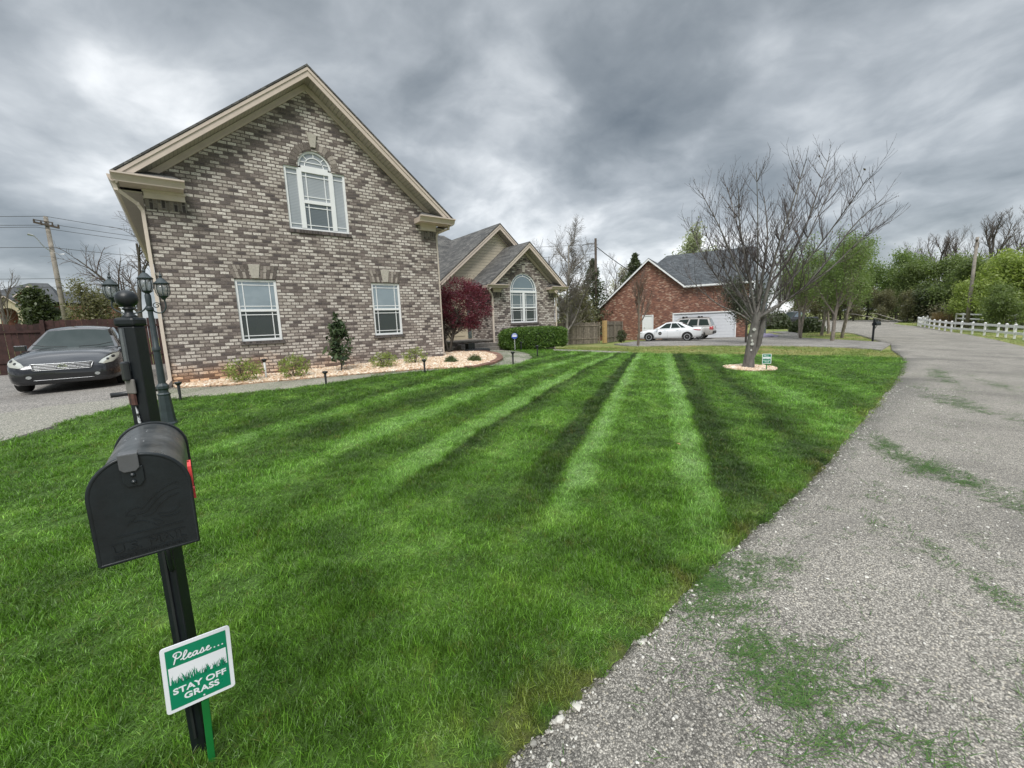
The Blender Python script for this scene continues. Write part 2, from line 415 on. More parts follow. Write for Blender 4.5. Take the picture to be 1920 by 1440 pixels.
# ------------------------------------------------------------------ ground sheets
def lawn_colour(t):
    """green of the mown lawn in world metres: mower stripes, thin spots, worn kerb edge"""
    g = t.pos(); s = t.n('SeparateXYZ'); t.put(s, 'Vector', g)
    x, y = s.outputs[0], s.outputs[1]
    wob = t.math('MULTIPLY', t.math('SUBTRACT', t.noise(g, .8, 4, .6), .5), .24)
    u = t.math('ADD', t.math('ADD', t.math('MULTIPLY', x, -.531), t.math('MULTIPLY', y, .847)), wob)
    ww = t.math('ADD', t.math('MULTIPLY', x, .847), t.math('MULTIPLY', y, .531))
    fan = t.math('SUBTRACT', 1., t.math('MULTIPLY', .04, t.math('MAXIMUM', t.math('SUBTRACT', t.math('MINIMUM', ww, 15.), 4.), 0.)))
    du = t.math('SUBTRACT', u, .7)
    ul = t.math('DIVIDE', t.math('MAXIMUM', du, 0.), fan)
    uu = t.math('ADD', t.math('ADD', ul, t.math('MINIMUM', du, 0.)), .7)
    f = t.math('DIVIDE', t.math('ADD', uu, 6.), 12.)   # -6..6 -> 0..1
    def P(v): return (v+6)/12
    st = [(-6, .9), (-4.1, .8), (-3.75, 1.2), (-3.2, .75), (-2.75, .95), (-2.35, 1.4), (-2.0, 1.15), (-1.75, .75), (-1.5, .42), (-1.25, .85), (-.95, .9), (-.72, .38), (-.52, .46), (-.44, 1.55), (-.33, 1.8), (-.22, 1.55), (-.12, 1.05), (.25, 1.15), (.5, 1.05), (.60, 1.5), (.70, 1.85), (.80, 1.5), (.88, .38), (1.12, .42), (1.22, 1.0), (1.7, 1.1), (1.98, .7), (2.14, .40), (2.28, 1.6), (2.5, 1.5), (2.7, .8), (3.2, .85)]  # light caught by the leaning blades, painted as lighter and darker stripes
    st2 = [(3.2, .85), (3.45, 1.5), (3.7, 1.3), (3.95, .7), (4.3, .5), (4.6, .9), (5.0, 1.35), (5.4, .6), (6, .9)]
    r1 = t.ramp(f, [(P(a), b/2) for a, b in st], 'B_SPLINE' if False else 'EASE').outputs[0]
    r2 = t.ramp(f, [(P(a), b/2) for a, b in st2], 'EASE').outputs[0]
    gt = t.math('GREATER_THAN', uu, 3.2)
    k = t.math('MULTIPLY', t.mix(gt, r1, r2), 2.)
    msk = t.math('MULTIPLY', t.math('SUBTRACT', t.math('ADD', ww, t.math('MULTIPLY', wob, 3.)), 2.2), .6, clamp=True)
    k = t.math('ADD', 1., t.math('MULTIPLY', t.math('SUBTRACT', k, 1.), msk))
    patch = t.noise(g, 1.3, 5, .65)
    k = t.math('MULTIPLY', k, t.ramp(patch, [(.33, .76), (.66, 1.24)]).outputs[0])
    base = t.ramp(t.noise(g, 2.6, 3), [(.3, (.080, .172, .020)), (.55, (.116, .236, .030)), (.75, (.175, .300, .048))]).outputs[0]
    kc = t.n('CombineColor'); 
    for i in range(3): t.put(kc, 'i%d' % i, k)
    c = t.mix(1., base, kc.outputs[0], 'MULTIPLY')
    # the brightest runs are also greyer: bruised tips in the wheel tracks
    c = t.mix(t.math('MULTIPLY', t.math('SUBTRACT', k, 1.15), 1.1, clamp=True), c, (.27, .42, .16))
    # dry blades along the kerb
    ed = t.math('SUBTRACT', t.math('ADD', 1.08, t.math('MULTIPLY', t.noise(g, 2.3, 2), .38)), t.math('SUBTRACT', y, t.math('MULTIPLY', t.math('MAXIMUM', t.math('SUBTRACT', x, 3.5), 0.), .085)))
    dry = t.math('MULTIPLY', t.math('MULTIPLY', ed, 3., clamp=True), t.ramp(t.noise(g, 5., 3), [(.42, 0.), (.62, .8)]).outputs[0])
    c = t.mix(t.math('MULTIPLY', dry, .75), c, (.30, .22, .08))
    return c

def grassmat():
    t = NT('lawn_blade'); c = lawn_colour(t)
    v = t.ramp(t.island(), [(0, .50), (.5, .95), (.86, 1.4), (1, 2.2)]).outputs[0]
    c = t.mix(1., c, v, 'MULTIPLY')
    rnd = t.n('ObjectInfo').outputs['Random']
    c = t.mix(t.ramp(rnd, [(.93, 0.), (.99, .55)]).outputs[0], c, (.20, .17, .05))
    t.col(c); t.set(Roughness=.42, **{'Specular__IOR__Level': .45})
    tr = t.n('BsdfTranslucent'); t.put(tr, 'Color', t.mix(1., c, (1.3, 1.5, .6), 'MULTIPLY'))
    mx = t.n('MixShader', Fac=.3); t.t.links.new(t.b.outputs[0], mx.inputs[1]); t.t.links.new(tr.outputs[0], mx.inputs[2])
    t.t.links.new(mx.outputs[0], t.out.inputs[0]); return t.m
def thatchmat():
    t = NT('lawn_floor'); c = lawn_colour(t)
    c = t.mix(1., c, t.ramp(t.noise(t.pos(), 60., 4, .7), [(.3, .35), (.7, 1.0)]).outputs[0], 'MULTIPLY')
    t.col(c); t.set(Roughness=1.); t.bump(t.noise(t.pos(), 45., 5, .7), .9, .04); return t.m
def roughgrass(name, blade=False):
    """unmown verge: yellow-green with straw and dandelions"""
    t = NT(name); g = t.pos()
    c = t.ramp(t.math('ADD', t.math('MULTIPLY', t.noise(g, .5, 4), .6), t.math('MULTIPLY', t.noise(g, 4., 4), .4)), [(.32, (.10, .17, .03)), (.46, (.17, .22, .05)), (.56, (.26, .26, .09)), (.68, (.34, .27, .12))]).outputs[0]
    c = t.mix(1., c, t.ramp(t.island() if blade else t.noise(g, 30., 4, .7), [(.1, .65), (.9, 1.3)]).outputs[0], 'MULTIPLY')
    t.col(c); t.set(Roughness=.9)
    if not blade: t.bump(t.noise(g, 22., 5, .7), .9, .06)
    return t.m
def asphalt(name, tone=1., chip=85., warm=(1, .97, .93), patchy=True, green=0.):
    t = NT(name); g = t.pos()
    v = t.n('TexVoronoi', Scale=chip); t.put(v, 'Vector', g)
    sp_ = t.n('SeparateColor'); t.put(sp_, 'i0', v.outputs['Color'])
    c = t.ramp(sp_.outputs[0], [(0, .11), (.25, .18), (.5, .26), (.75, .34), (1, .48)]).outputs[0]
    ed = t.ramp(v.outputs['Distance'], [(.35, 1.), (.62, .5)]).outputs[0]
    c = t.mix(1., c, ed, 'MULTIPLY')
    v2 = t.n('TexVoronoi', Scale=chip*.42); t.put(v2, 'Vector', g)
    s2 = t.n('SeparateColor'); t.put(s2, 'i0', v2.outputs['Color'])
    big = t.math('MULTIPLY', t.math('GREATER_THAN', s2.outputs[1], .8), t.math('LESS_THAN', v2.outputs['Distance'], .33))
    c = t.mix(t.math('MULTIPLY', big, .5), c, (.52, .50, .45))
    c = t.mix(1., c, tuple(x*tone for x in warm), 'MULTIPLY')
    if patchy:
        c = t.mix(1., c, t.ramp(t.noise(g, .55, 5, .6), [(.3, .68), (.5, 1.), (.7, 1.15)]).outputs[0], 'MULTIPLY')
        st = t.noise(t.mapping(g, scale=(.35, 1.1, 1)), .9, 4, .6)
        c = t.mix(t.ramp(st, [(.56, 0.), (.68, .5)]).outputs[0], c, (.15, .14, .125))
    if green:
        gm = t.math('MULTIPLY', t.ramp(t.noise(g, 1.1, 4, .6), [(.4, .1), (.65, 1.)]).outputs[0], t.ramp(t.noise(g, 25., 4, .7), [(.4, 0.), (.6, green)]).outputs[0])
        c = t.mix(gm, c, (.10, .15, .04))
    t.col(c); t.set(Roughness=.92)
    t.bump(t.math('SUBTRACT', t.math('ADD', sp_.outputs[1], t.math('MULTIPLY', big, .8)), t.math('MULTIPLY', v.outputs['Distance'], 1.2)), .55, .004)
    return t.m
M_['blade'] = grassmat(); M_['thatch'] = thatchmat(); M_['verge'] = roughgrass('verge_grass'); M_['verge_blade'] = roughgrass('verge_blade', True)
M_['road'] = asphalt('worn_asphalt', 1.2, 150, (1.02, .95, .83))
M_['road_n'] = asphalt('drive_asphalt', 1.12, 70, (1.02, .96, .88))
M_['path'] = asphalt('sandy_concrete', 1.45, 140, (1.06, 1.0, .84), False, .42)
M_['apron'] = asphalt('sandy_apron', 1.3, 110, (1.04, 1.0, .86), False, .12)
def gravelmat(name, a, b, c_):
    t = NT(name)
    c = t.ramp(t.island(), [(0, a), (.5, b), (1, c_)]).outputs[0]
    c = t.mix(1., c, t.ramp(t.noise(t.obj(), 30., 3), [(.3, .8), (.7, 1.15)]).outputs[0], 'MULTIPLY')
    t.col(c); t.set(Roughness=.75); return t.m

def sheet(name, poly, step, off, mat, skirt=0., kind='structure', label=None, hf=None):
    """a polygon in plan, cut on a grid and laid on the terrain"""
    bm = bmesh.new()
    vs = [bm.verts.new((x, y, 0)) for x, y in poly]; bm.faces.new(vs)
    xs = [p[0] for p in poly]; ys = [p[1] for p in poly]
    for ax, lo, hi in ((0, min(xs), max(xs)), (1, min(ys), max(ys))):
        k = math.ceil(lo/step)*step
        while k < hi:
            co = [0, 0, 0]; no = [0, 0, 0]; co[ax] = k+.00037; no[ax] = 1
            bmesh.ops.bisect_plane(bm, geom=bm.verts[:]+bm.edges[:]+bm.faces[:], plane_co=co, plane_no=no)
            k += step
    bmesh.ops.triangulate(bm, faces=[f for f in bm.faces if len(f.verts) > 4])
    bmesh.ops.recalc_face_normals(bm, faces=bm.faces)
    if sum(f.normal.z for f in bm.faces) < 0: bmesh.ops.reverse_faces(bm, faces=bm.faces)
    if skirt:
        be = [e for e in bm.edges if e.is_boundary]
        r = bmesh.ops.extrude_edge_only(bm, edges=be)
        low = {v for v in r['geom'] if isinstance(v, bmesh.types.BMVert)}
    else: low = set()
    bm.verts.ensure_lookup_table()
    co = np.array([(v.co.x, v.co.y) for v in bm.verts]); z = hs(co[:, 0], co[:, 1])+off
    for v, q in zip(bm.verts, z): v.co.z = q-(skirt if v in low else 0)
    me = bpy.data.meshes.new(name); bm.to_mesh(me); bm.free()
    me.materials.append(mat); me.polygons.foreach_set('use_smooth', [True]*len(me.polygons)); me.update(); box_uv(me)
    o = bpy.data.objects.new(name, me); col.objects.link(o); tag(o, kind=kind)
    return o

# measured outlines, metres
EDGE = [(-12, .93), (-5, .95), (-1, .97), (.74, 1.0), (1.13, 1.02), (1.52, 1.03), (2.1, 1.08), (2.85, 1.1), (3.7, 1.12), (4.7, 1.17), (6.52, 1.33), (9.49, 1.6), (12.8, 1.93), (16.34, 2.35), (20.46, 2.94)]
def smooth_line(pts, n=4, jit=0., seed=1):
    rd = random.Random(seed); out = []
    P = [pts[0]]+list(pts)+[pts[-1]]
    for i in range(1, len(P)-2):
        p0, p1, p2, p3 = [np.array(q, float) for q in P[i-1:i+3]]
        for k in range(n):
            t_ = k/n
            q = .5*((2*p1)+(-p0+p2)*t_+(2*p0-5*p1+4*p2-p3)*t_**2+(-p0+3*p1-3*p2+p3)*t_**3)
            out.append(tuple(q+np.array([rd.uniform(-jit, jit) for _ in q])))
    out.append(tuple(pts[-1])); return out
edge_s = smooth_line(EDGE, 12, .018)
PATH_OUT = [(-12, 3.5), (-6, 5.6), (-2.0, 8.13), (-1.56, 8.97), (-.9, 9.73), (-.24, 9.9), (.57, 9.61), (1.36, 9.42), (2.28, 9.32), (3.33, 9.41), (4.62, 9.28), (6.07, 9.0), (6.95, 8.82), (8.07, 9.45), (9.11, 10.44), (10.02, 11.87), (10.35, 13.3)]
path_s = smooth_line(PATH_OUT, 5)
LAWN = edge_s+[(19.9, 4.0), (18.15, 6.1), (15.6, 8.6), (13.67, 10.4), (12.9, 13.0), (12.4, 13.6), (10.5, 13.6)]+path_s[::-1]
BED = [(-.3, 11.78), (-.25, 11.3), (.65, 10.72), (1.54, 10.50), (2.82, 10.10), (3.99, 9.75), (4.77, 9.52), (5.45, 9.12), (5.86, 9.02), (6.63, 9.37), (7.52, 10.19), (8.42, 11.57), (8.72, 12.81), (8.42, 13.4), (6.53, 13.3), (6.53, 11.78)]

# base terrain
bx = np.unique(np.concatenate([np.linspace(-40, 100, 141), np.linspace(-600, -40, 15), np.linspace(100, 700, 16)]))
by = np.unique(np.concatenate([np.linspace(-40, 60, 101), np.linspace(-500, -40, 12), np.linspace(60, 700, 17)]))
X_, Y_ = np.meshgrid(bx, by); Z_ = hs(X_, Y_)-.06
nx, ny = len(bx), len(by); ii = np.arange(nx*ny).reshape(ny, nx)
np_mesh('ground', np.stack([X_.ravel(), Y_.ravel(), Z_.ravel()], 1), np.stack([ii[:-1, :-1], ii[:-1, 1:], ii[1:, 1:], ii[1:, :-1]], -1).reshape(-1, 4), M_['verge'], smooth=True)['kind'] = 'structure'
sheet('lawn', LAWN, .5, .025, M_['thatch'], .12)
STREET = edge_s+[(21.5, 3.1), (26.6, 4.22), (32.3, 5.2), (34.31, 5.91), (36.75, 6.75), (47.04, 10.14), (52.71, 14.05), (62.66, 19.4), (78, 26.5), (86, 31), (90, 24), (88, 12), (74.35, 12.0), (70.09, 10.47), (65.64, 7.87), (49.56, 3.23), (42, 1.6), (33.73, .3), (24, -1.6), (14, -4.6), (0, -6.2), (-12, -6.5)]
sheet('street', STREET, 1., 0., M_['road'], .1)
sheet('neighbour_driveway', [(26.0, 4.5), (27.5, 6.2), (27.2, 8.2), (24.6, 12.95), (21.5, 15.3), (24.5, 19), (30.5, 21.2), (34.9, 20.3), (37.2, 15.6), (40, 16.2), (43.5, 14.2), (48.8, 17.71), (50.5, 16.4), (44, 13.2), (37.97, 11.48), (37.24, 11.26), (35.3, 7.58), (34.31, 5.91), (32.3, 5.2)], 1., .004, M_['road_n'], .1)
sheet('driveway', [(-14, 4.6), (-6, 5.6), (-2.0, 8.13), (-1.56, 8.97), (-.9, 9.73), (-.24, 9.9), (-.1, 10.4), (-.32, 11.3), (-.34, 22.6), (-16, 24)], 1., 0., M_['road_n'], .1)
sheet('driveway_apron', [(-12, 5.2), (-6, 6.6), (-2.0, 8.23), (-1.56, 9.02), (-.9, 9.78), (-.3, 9.95), (-.15, 10.35), (-.32, 11.2), (-.75, 10.9), (-1.1, 10.75), (-2.0, 10.9), (-2.7, 10.6), (-3.2, 10.3), (-6, 9.3), (-12, 8)], .5, .008, M_['apron'], 0.)
sheet('garden_path', path_s[path_s.index(min(path_s, key=lambda q: abs(q[0]+.9)+abs(q[1]-9.73))):]+[(10.3, 14.15), (8.4, 13.9), (8.6, 12.81), (8.3, 11.57), (7.42, 10.19), (6.55, 9.5), (5.86, 9.15), (5.45, 9.2), (4.77, 9.65), (3.99, 9.85), (2.82, 10.25), (1.54, 10.60), (.65, 10.9), (-.3, 11.5), (-.5, 10.6), (-.7, 10.1)], .5, .012, M_['path'], .08)
bedo = sheet('gravel_bed', BED, .5, .03, simple('bed_soil', (.30, .20, .13), 1., var=.3, scale=30), .08)
sheet('sand_strip', [(11.7, 12.1), (12.2, 11.45), (12.9, 10.72), (13.62, 9.85), (13.75, 9.98), (13.1, 10.85), (12.4, 11.65), (11.85, 12.25)], .3, .085, M_['apron'], .08)
verge_poly = [(20.46, 2.94), (26.4, 4.15), (27.21, 8.2), (24.39, 12.8), (21.2, 15.2), (17.5, 17), (12.9, 13.4), (13.5, 10.2), (15.6, 8.2), (18.2, 5.8)]

# ------------------------------------------------------------------ scattered stuff (instances)
def inpoly(P, poly):
    x, y = P[:, 0], P[:, 1]; c = np.zeros(len(P), bool); n = len(poly); j = n-1
    for i in range(n):
        xi, yi = poly[i]; xj, yj = poly[j]
        if yi != yj: c ^= ((yi > y) != (yj > y)) & (x < (xj-xi)*(y-yi)/(yj-yi)+xi)
        j = i
    return c
def proto_collection(name, objs):
    c = bpy.data.collections.new(name)
    for o in objs: c.objects.link(o); col.objects.unlink(o) if o.name in col.objects else None
    return c
def scatter(name, P, rot, scl, protos, kind='stuff', label=None, cat=None):
    """one stuff object: a cloud of vertices with a small clump set on each"""
    me = bpy.data.meshes.new(name); n = len(P)
    me.vertices.add(n); me.vertices.foreach_set('co', np.ascontiguousarray(P, np.float32).ravel())
    a = me.attributes.new('rot', 'FLOAT_VECTOR', 'POINT'); a.data.foreach_set('vector', np.ascontiguousarray(rot, np.float32).ravel())
    a = me.attributes.new('scl', 'FLOAT_VECTOR', 'POINT'); a.data.foreach_set('vector', np.ascontiguousarray(scl, np.float32).ravel())
    a = me.attributes.new('idx', 'INT', 'POINT'); a.data.foreach_set('value', np.random.RandomState(n).randint(0, len(protos), n).astype(np.int32))
    o = bpy.data.objects.new(name, me); col.objects.link(o)
    ng = bpy.data.node_groups.new(name+'_scatter', 'GeometryNodeTree')
    ng.interface.new_socket('Geometry', in_out='INPUT', socket_type='NodeSocketGeometry')
    ng.interface.new_socket('Geometry', in_out='OUTPUT', socket_type='NodeSocketGeometry')
    N = ng.nodes; L = ng.links
    gi = N.new('NodeGroupInput'); go = N.new('NodeGroupOutput'); ip = N.new('GeometryNodeInstanceOnPoints')
    ci = N.new('GeometryNodeCollectionInfo'); ci.inputs['Collection'].default_value = proto_collection(name+'_kinds', protos)
    ci.inputs['Separate Children'].default_value = True; ci.inputs['Reset Children'].default_value = True
    ip.inputs['Pick Instance'].default_value = True
    def attr(nm, typ):
        q = N.new('GeometryNodeInputNamedAttribute'); q.data_type = typ; q.inputs[0].default_value = nm; return q.outputs[0]
    e2r = N.new('FunctionNodeEulerToRotation')
    L.new(attr('rot', 'FLOAT_VECTOR'), e2r.inputs[0]); L.new(e2r.outputs[0], ip.inputs['Rotation'])
    L.new(attr('scl', 'FLOAT_VECTOR'), ip.inputs['Scale']); L.new(attr('idx', 'INT'), ip.inputs['Instance Index'])
    L.new(gi.outputs[0], ip.inputs['Points']); L.new(ci.outputs[0], ip.inputs['Instance']); L.new(ip.outputs[0], go.inputs[0])
    md = o.modifiers.new('scatter', 'NODES'); md.node_group = ng
    return tag(o, label, cat, None, kind)

def tuft(name, nb, rad, hmin, hmax, wd, mat, seed, lean=.5, flat=False, segs=3):
    rd = np.random.RandomState(seed); V = []; F = []
    for i in range(nb):
        a = rd.uniform(0, 2*PI); r = rad*math.sqrt(rd.uniform()); bx_, by_ = r*math.cos(a), r*math.sin(a)
        hh = rd.uniform(hmin, hmax); d = rd.uniform(0, 2*PI) if not flat else rd.normal(0, .7)+PI*rd.randint(0, 2); ln = rd.uniform(.15, 1.)*lean*hh*1.6
        if flat: hh2 = rd.uniform(0, .35)*hh; ln = hh
        else: hh2 = hh*(1-.35*(ln/(1.6*hh)))
        f = rd.uniform(0, 2*PI) if not flat else d+PI/2
        sx, sy = math.cos(f)*wd*rd.uniform(.6, 1.2), math.sin(f)*wd*rd.uniform(.6, 1.2)
        b = len(V); ks = [(0, 1.), (.4, .95), (.75, .65), (1, .08)][:]
        if segs == 2: ks = [(0, 1.), (.55, .8), (1, .08)]
        for t_, k in ks:
            ox = bx_+math.cos(d)*ln*t_**1.8; oy = by_+math.sin(d)*ln*t_**1.8; oz = hh2*(t_-(.25*t_*t_ if not flat else t_*t_*.8))-(.004 if not flat else -.003)
            V += [(ox-sx*k/2, oy-sy*k/2, oz), (ox+sx*k/2, oy+sy*k/2, oz)]
        for q in range(len(ks)-1): F.append((b+2*q, b+2*q+1, b+2*q+3, b+2*q+2))
    return np_mesh(name, np.array(V), np.array(F), mat, smooth=True)

rs = np.random.RandomState(11)
def grass_points(poly, bounds, bands, rs, cam0=(0., 0.)):
    """bands: (r0, r1, tufts per m2, xy scale)"""
    out = []
    for r0, r1, dens, k in bands:
        x0, x1, y0, y1 = bounds
        x0b, x1b, y0b, y1b = max(x0, -r1), min(x1, r1), max(y0, -r1), min(y1, r1)
        if x1b <= x0b or y1b <= y0b: continue
        n = int((x1b-x0b)*(y1b-y0b)*dens)
        Q = np.stack([rs.uniform(x0b, x1b, n), rs.uniform(y0b, y1b, n)], 1)
        r = np.hypot(Q[:, 0]-cam0[0], Q[:, 1]-cam0[1])+rs.uniform(-.25, .25, n)
        Q = Q[(r >= r0) & (r < r1)]
        Q = Q[inpoly(Q, poly)]
        out.append(np.concatenate([Q, np.full((len(Q), 1), k)], 1))
    return np.concatenate(out)
tufts = [tuft('grass_tuft', 20, .045, .030, .058, .0034, M_['blade'], s_, lean=.6) for s_ in range(7)]
LB = (-12, 20, .9, 14)
G = grass_points(LAWN, LB, [(0, 2.6, 1700, .85), (2.6, 4.5, 1000, 1.0), (4.5, 7.5, 480, 1.4), (7.5, 12, 200, 2.1), (12, 26, 90, 3.0)], rs)
# keep blades out of the ring of gravel round the tree
rr_ = np.hypot((G[:, 0]-12.55)/.92, (G[:, 1]-4.97)/.6)
G = G[rr_ > 1.]
n = len(G)
clump = np.array([mnoise.noise(Vector((x*1.6, y*1.6, 0))) for x, y in G[:, :2]])
c2_ = np.array([mnoise.noise(Vector((x*5., y*5., 3))) for x, y in G[:, :2]])
ldir = 2.2*np.array([mnoise.noise(Vector((x*.8, y*.8, 7))) for x, y in G[:, :2]])*2
tilt = .18+.35*np.clip(c2_+.2, 0, 1)
rot = np.stack([tilt*np.sin(ldir), tilt*np.cos(ldir), rs.uniform(0, 2*PI, n)], 1)
hz_ = np.clip(1+.9*clump+.8*c2_, .5, 2.0)*rs.uniform(.7, 1.25, n)
scl = np.stack([G[:, 2]*rs.uniform(.85, 1.15, n)]*2+[hz_], 1)
Pz = hs(G[:, 0], G[:, 1])+.024
scatter('lawn_grass', np.stack([G[:, 0], G[:, 1], Pz], 1), rot, scl, tufts)
# rough verge tufts
vt = [tuft('verge_tuft', 12, .10, .04, .10, .007, M_['verge_blade'], 40+s_, segs=2) for s_ in range(4)]
def verge_scatter(name, poly, dens, k, seed):
    rs2 = np.random.RandomState(seed); xs = [p[0] for p in poly]; ys = [p[1] for p in poly]
    n = int((max(xs)-min(xs))*(max(ys)-min(ys))*dens)
    Q = np.stack([rs2.uniform(min(xs), max(xs), n), rs2.uniform(min(ys), max(ys), n)], 1); Q = Q[inpoly(Q, poly)]; n = len(Q)
    rot = np.stack([rs2.uniform(-.3, .3, n), rs2.uniform(-.3, .3, n), rs2.uniform(0, 6.28, n)], 1)
    s_ = rs2.uniform(.8, 1.2, n); scl = np.stack([s_*k, s_*k, s_*rs2.uniform(.5, 1.1, n)], 1)
    return scatter(name, np.stack([Q[:, 0], Q[:, 1], hs(Q[:, 0], Q[:, 1])-.06], 1), rot, scl, vt)
verge_scatter('verge_grass', verge_poly, 45, 1.6, 3)
verge_scatter('island_grass', [(34.3, 5.9), (36.75, 6.75), (47, 10.1), (52.7, 14), (44, 13.2), (37.9, 11.4), (35.3, 7.6)], 14, 2.2, 4)
verge_scatter('roadside_grass', [(34, .2), (49.6, 3.1), (65.6, 7.7), (70, 10.3), (80, 10), (72, 4), (46, -2.5)], 8, 2.6, 5)

# stones
def pebble(name, r, mat, seed):
    bm = bmesh.new(); bmesh.ops.create_icosphere(bm, subdivisions=1, radius=r); rd = random.Random(seed)
    for v in bm.verts: v.co *= rd.uniform(.75, 1.2); v.co.z *= .62; v.co.x *= 1.25
    me = bpy.data.meshes.new(name); bm.to_mesh(me); bm.free(); me.materials.append(mat)
    o = bpy.data.objects.new(name, me); col.objects.link(o); return o
def pebmat(name, stops):
    t = NT(name); rnd = t.n('ObjectInfo').outputs['Random']
    c = t.ramp(rnd, stops).outputs[0]
    c = t.mix(1., c, t.ramp(t.noise(t.obj(), 40., 3), [(.3, .8), (.7, 1.15)]).outputs[0], 'MULTIPLY')
    t.col(c); t.set(Roughness=.75); return t.m
tanp = pebmat('river_gravel', [(0, (.42, .25, .15)), (.35, (.58, .42, .28)), (.7, (.70, .58, .44)), (1, (.80, .74, .64))])
chipm = pebmat('white_chips', [(0, (.22, .21, .19)), (.5, (.42, .40, .36)), (1, (.70, .68, .62))])
def stones(name, poly, dens, mat, r, off, seed, keep=None):
    rs2 = np.random.RandomState(seed); xs = [p[0] for p in poly]; ys = [p[1] for p in poly]
    n = int((max(xs)-min(xs))*(max(ys)-min(ys))*dens)
    Q = np.stack([rs2.uniform(min(xs), max(xs), n), rs2.uniform(min(ys), max(ys), n)], 1); Q = Q[inpoly(Q, poly)]
    if keep is not None: Q = Q[keep(Q, rs2)]
    n = len(Q); s_ = np.exp(rs2.normal(0, .32, n))
    return scatter(name, np.stack([Q[:, 0], Q[:, 1], hs(Q[:, 0], Q[:, 1])+off], 1), rs2.uniform(-.5, .5, (n, 3))*np.array([1, 1, 6.3]), np.stack([s_]*3, 1), [pebble(name+'_stone', r, mat, seed*9+i) for i in range(5)])
stones('bed_gravel', BED, 1100, tanp, .021, .038, 5)
RING = [(12.55+.95*math.cos(a)*.98, 4.97+.62*math.sin(a)) for a in np.linspace(0, 2*PI, 24, endpoint=False)]
sheet('tree_ring', RING, .5, .04, simple('ring_soil', (.25, .2, .13), 1., var=.3, scale=30), .06)
stones('tree_ring_gravel', RING, 1500, tanp, .020, .05, 6)
# loose chips along the kerb and over the near asphalt
chip_poly = [(-3, .98), (.74, 1.03), (2.85, 1.13), (6.5, 1.36), (9.5, 1.62), (12, 1.8), (12, .9), (6, .2), (3, -.6), (-3, -.6)]
def chipkeep(Q, r):
    ex = np.interp(Q[:, 0], [p[0] for p in EDGE], [p[1] for p in EDGE]); d = ex-Q[:, 1]
    return r.uniform(0, 1, len(Q)) < np.clip(np.exp(-d/.07)*.95+.10, 0, 1)*(d > -.05)
stones('asphalt_chips', chip_poly, 2000, chipm, .0048, .003, 7, chipkeep)
stones('kerb_stones', [(-1, .93), (2.1, 1.0), (2.1, 1.1), (-1, 1.05)], 260, chipm, .013, .006, 8)

# mown clippings on the asphalt
clipm = leafmat('cut_grass', (.030, .085, .014), (.055, .13, .022), (.13, .20, .05), trans=.1, rough=.6)
clips = [tuft('clipping', 9, .055, .025, .075, .0034, clipm, 70+s_, flat=True, segs=2) for s_ in range(5)]
blobs = [  # x, y, half-length, half-width, direction deg, density
    (2.45, .93, .22, .05, 5, 1.2), (2.7, .80, .12, .04, 10, .9),
    (5.7, .75, .75, .16, 32, 2.), (5.35, .35, .5, .16, 35, 2.), (6.2, .98, .35, .10, 20, 2.), (4.9, -.2, .7, .25, 40, 1.), (3.45, .2, .4, .035, 30, 1.6), (3.75, .62, .12, .03, 20, 1.2), (3.15, -.05, .3, .03, 32, 1.5),
    (9.8, .7, .9, .10, 28, 1.6), (10.7, .9, 1.3, .14, 20, 1.5), (13.8, 1.2, 2.0, .12, 14, 1.2), (13.5, .4, 1.5, .12, 16, .9), (15.5, 1.5, 2.0, .16, 10, 1.1), (8.6, -.2, .8, .12, 25, .8), (4.4, .75, .35, .05, 20, .6), (2.6, -.2, .5, .2, 30, .15)]
rs3 = np.random.RandomState(21); CPn = []; CS = []
for x, y, a, b, dg, den in blobs:
    k = 1. if x < 4 else 1.5 if x < 8 else 2.6
    n = int(a*b*1500*den/(k*k))+6
    q = rs3.normal(0, .55, (n, 2)); q[:, 0] *= a; q[:, 1] *= b
    fl = np.array([mnoise.noise(Vector((x+v_[0]*3, y*7+v_[1]*22, 0))) for v_ in q]); q = q[fl+rs3.uniform(-.25, .25, n) > 0]; n = len(q)
    c, s_ = math.cos(R(dg)), math.sin(R(dg))
    CPn.append(np.stack([x+q[:, 0]*c-q[:, 1]*s_, y+q[:, 0]*s_+q[:, 1]*c], 1)); CS.append(np.full(n, k))
# a ragged wind-row of blades thrown out over the near asphalt
n = 60000; q = np.stack([rs3.uniform(.9, 3.4, n), rs3.uniform(-.4, 1.12, n)], 1)
ex_ = np.interp(q[:, 0], [p[0] for p in EDGE], [p[1] for p in EDGE]); dd = ex_-q[:, 1]
ridge = np.exp(-((q[:, 0]-(2.16-.62*dd))/(.18+.18*dd))**2)*np.clip(1.25-dd, 0, 1)+.9*np.exp(-(dd/.20)**2)*np.exp(-((q[:, 0]-2.3)/.30)**2)+.16*np.exp(-((q[:, 0]-(1.9-.5*dd))/.5)**2)
fl = np.array([.6*mnoise.noise(Vector((a*2.0+b*1.8, (b*2.0+a*1.3)*3.2, 0)))+.55*mnoise.noise(Vector((a*6+b*5, (b*6+a*3)*3, 4)))+.5*mnoise.noise(Vector((a*23, b*29, 8))) for a, b in q])
q = q[(dd > .0) & (rs3.uniform(0, 1, n) < np.clip(ridge*(.35+1.5*fl), 0, 1)*.15)]
CPn.append(q); CS.append(np.full(len(q), 1.))
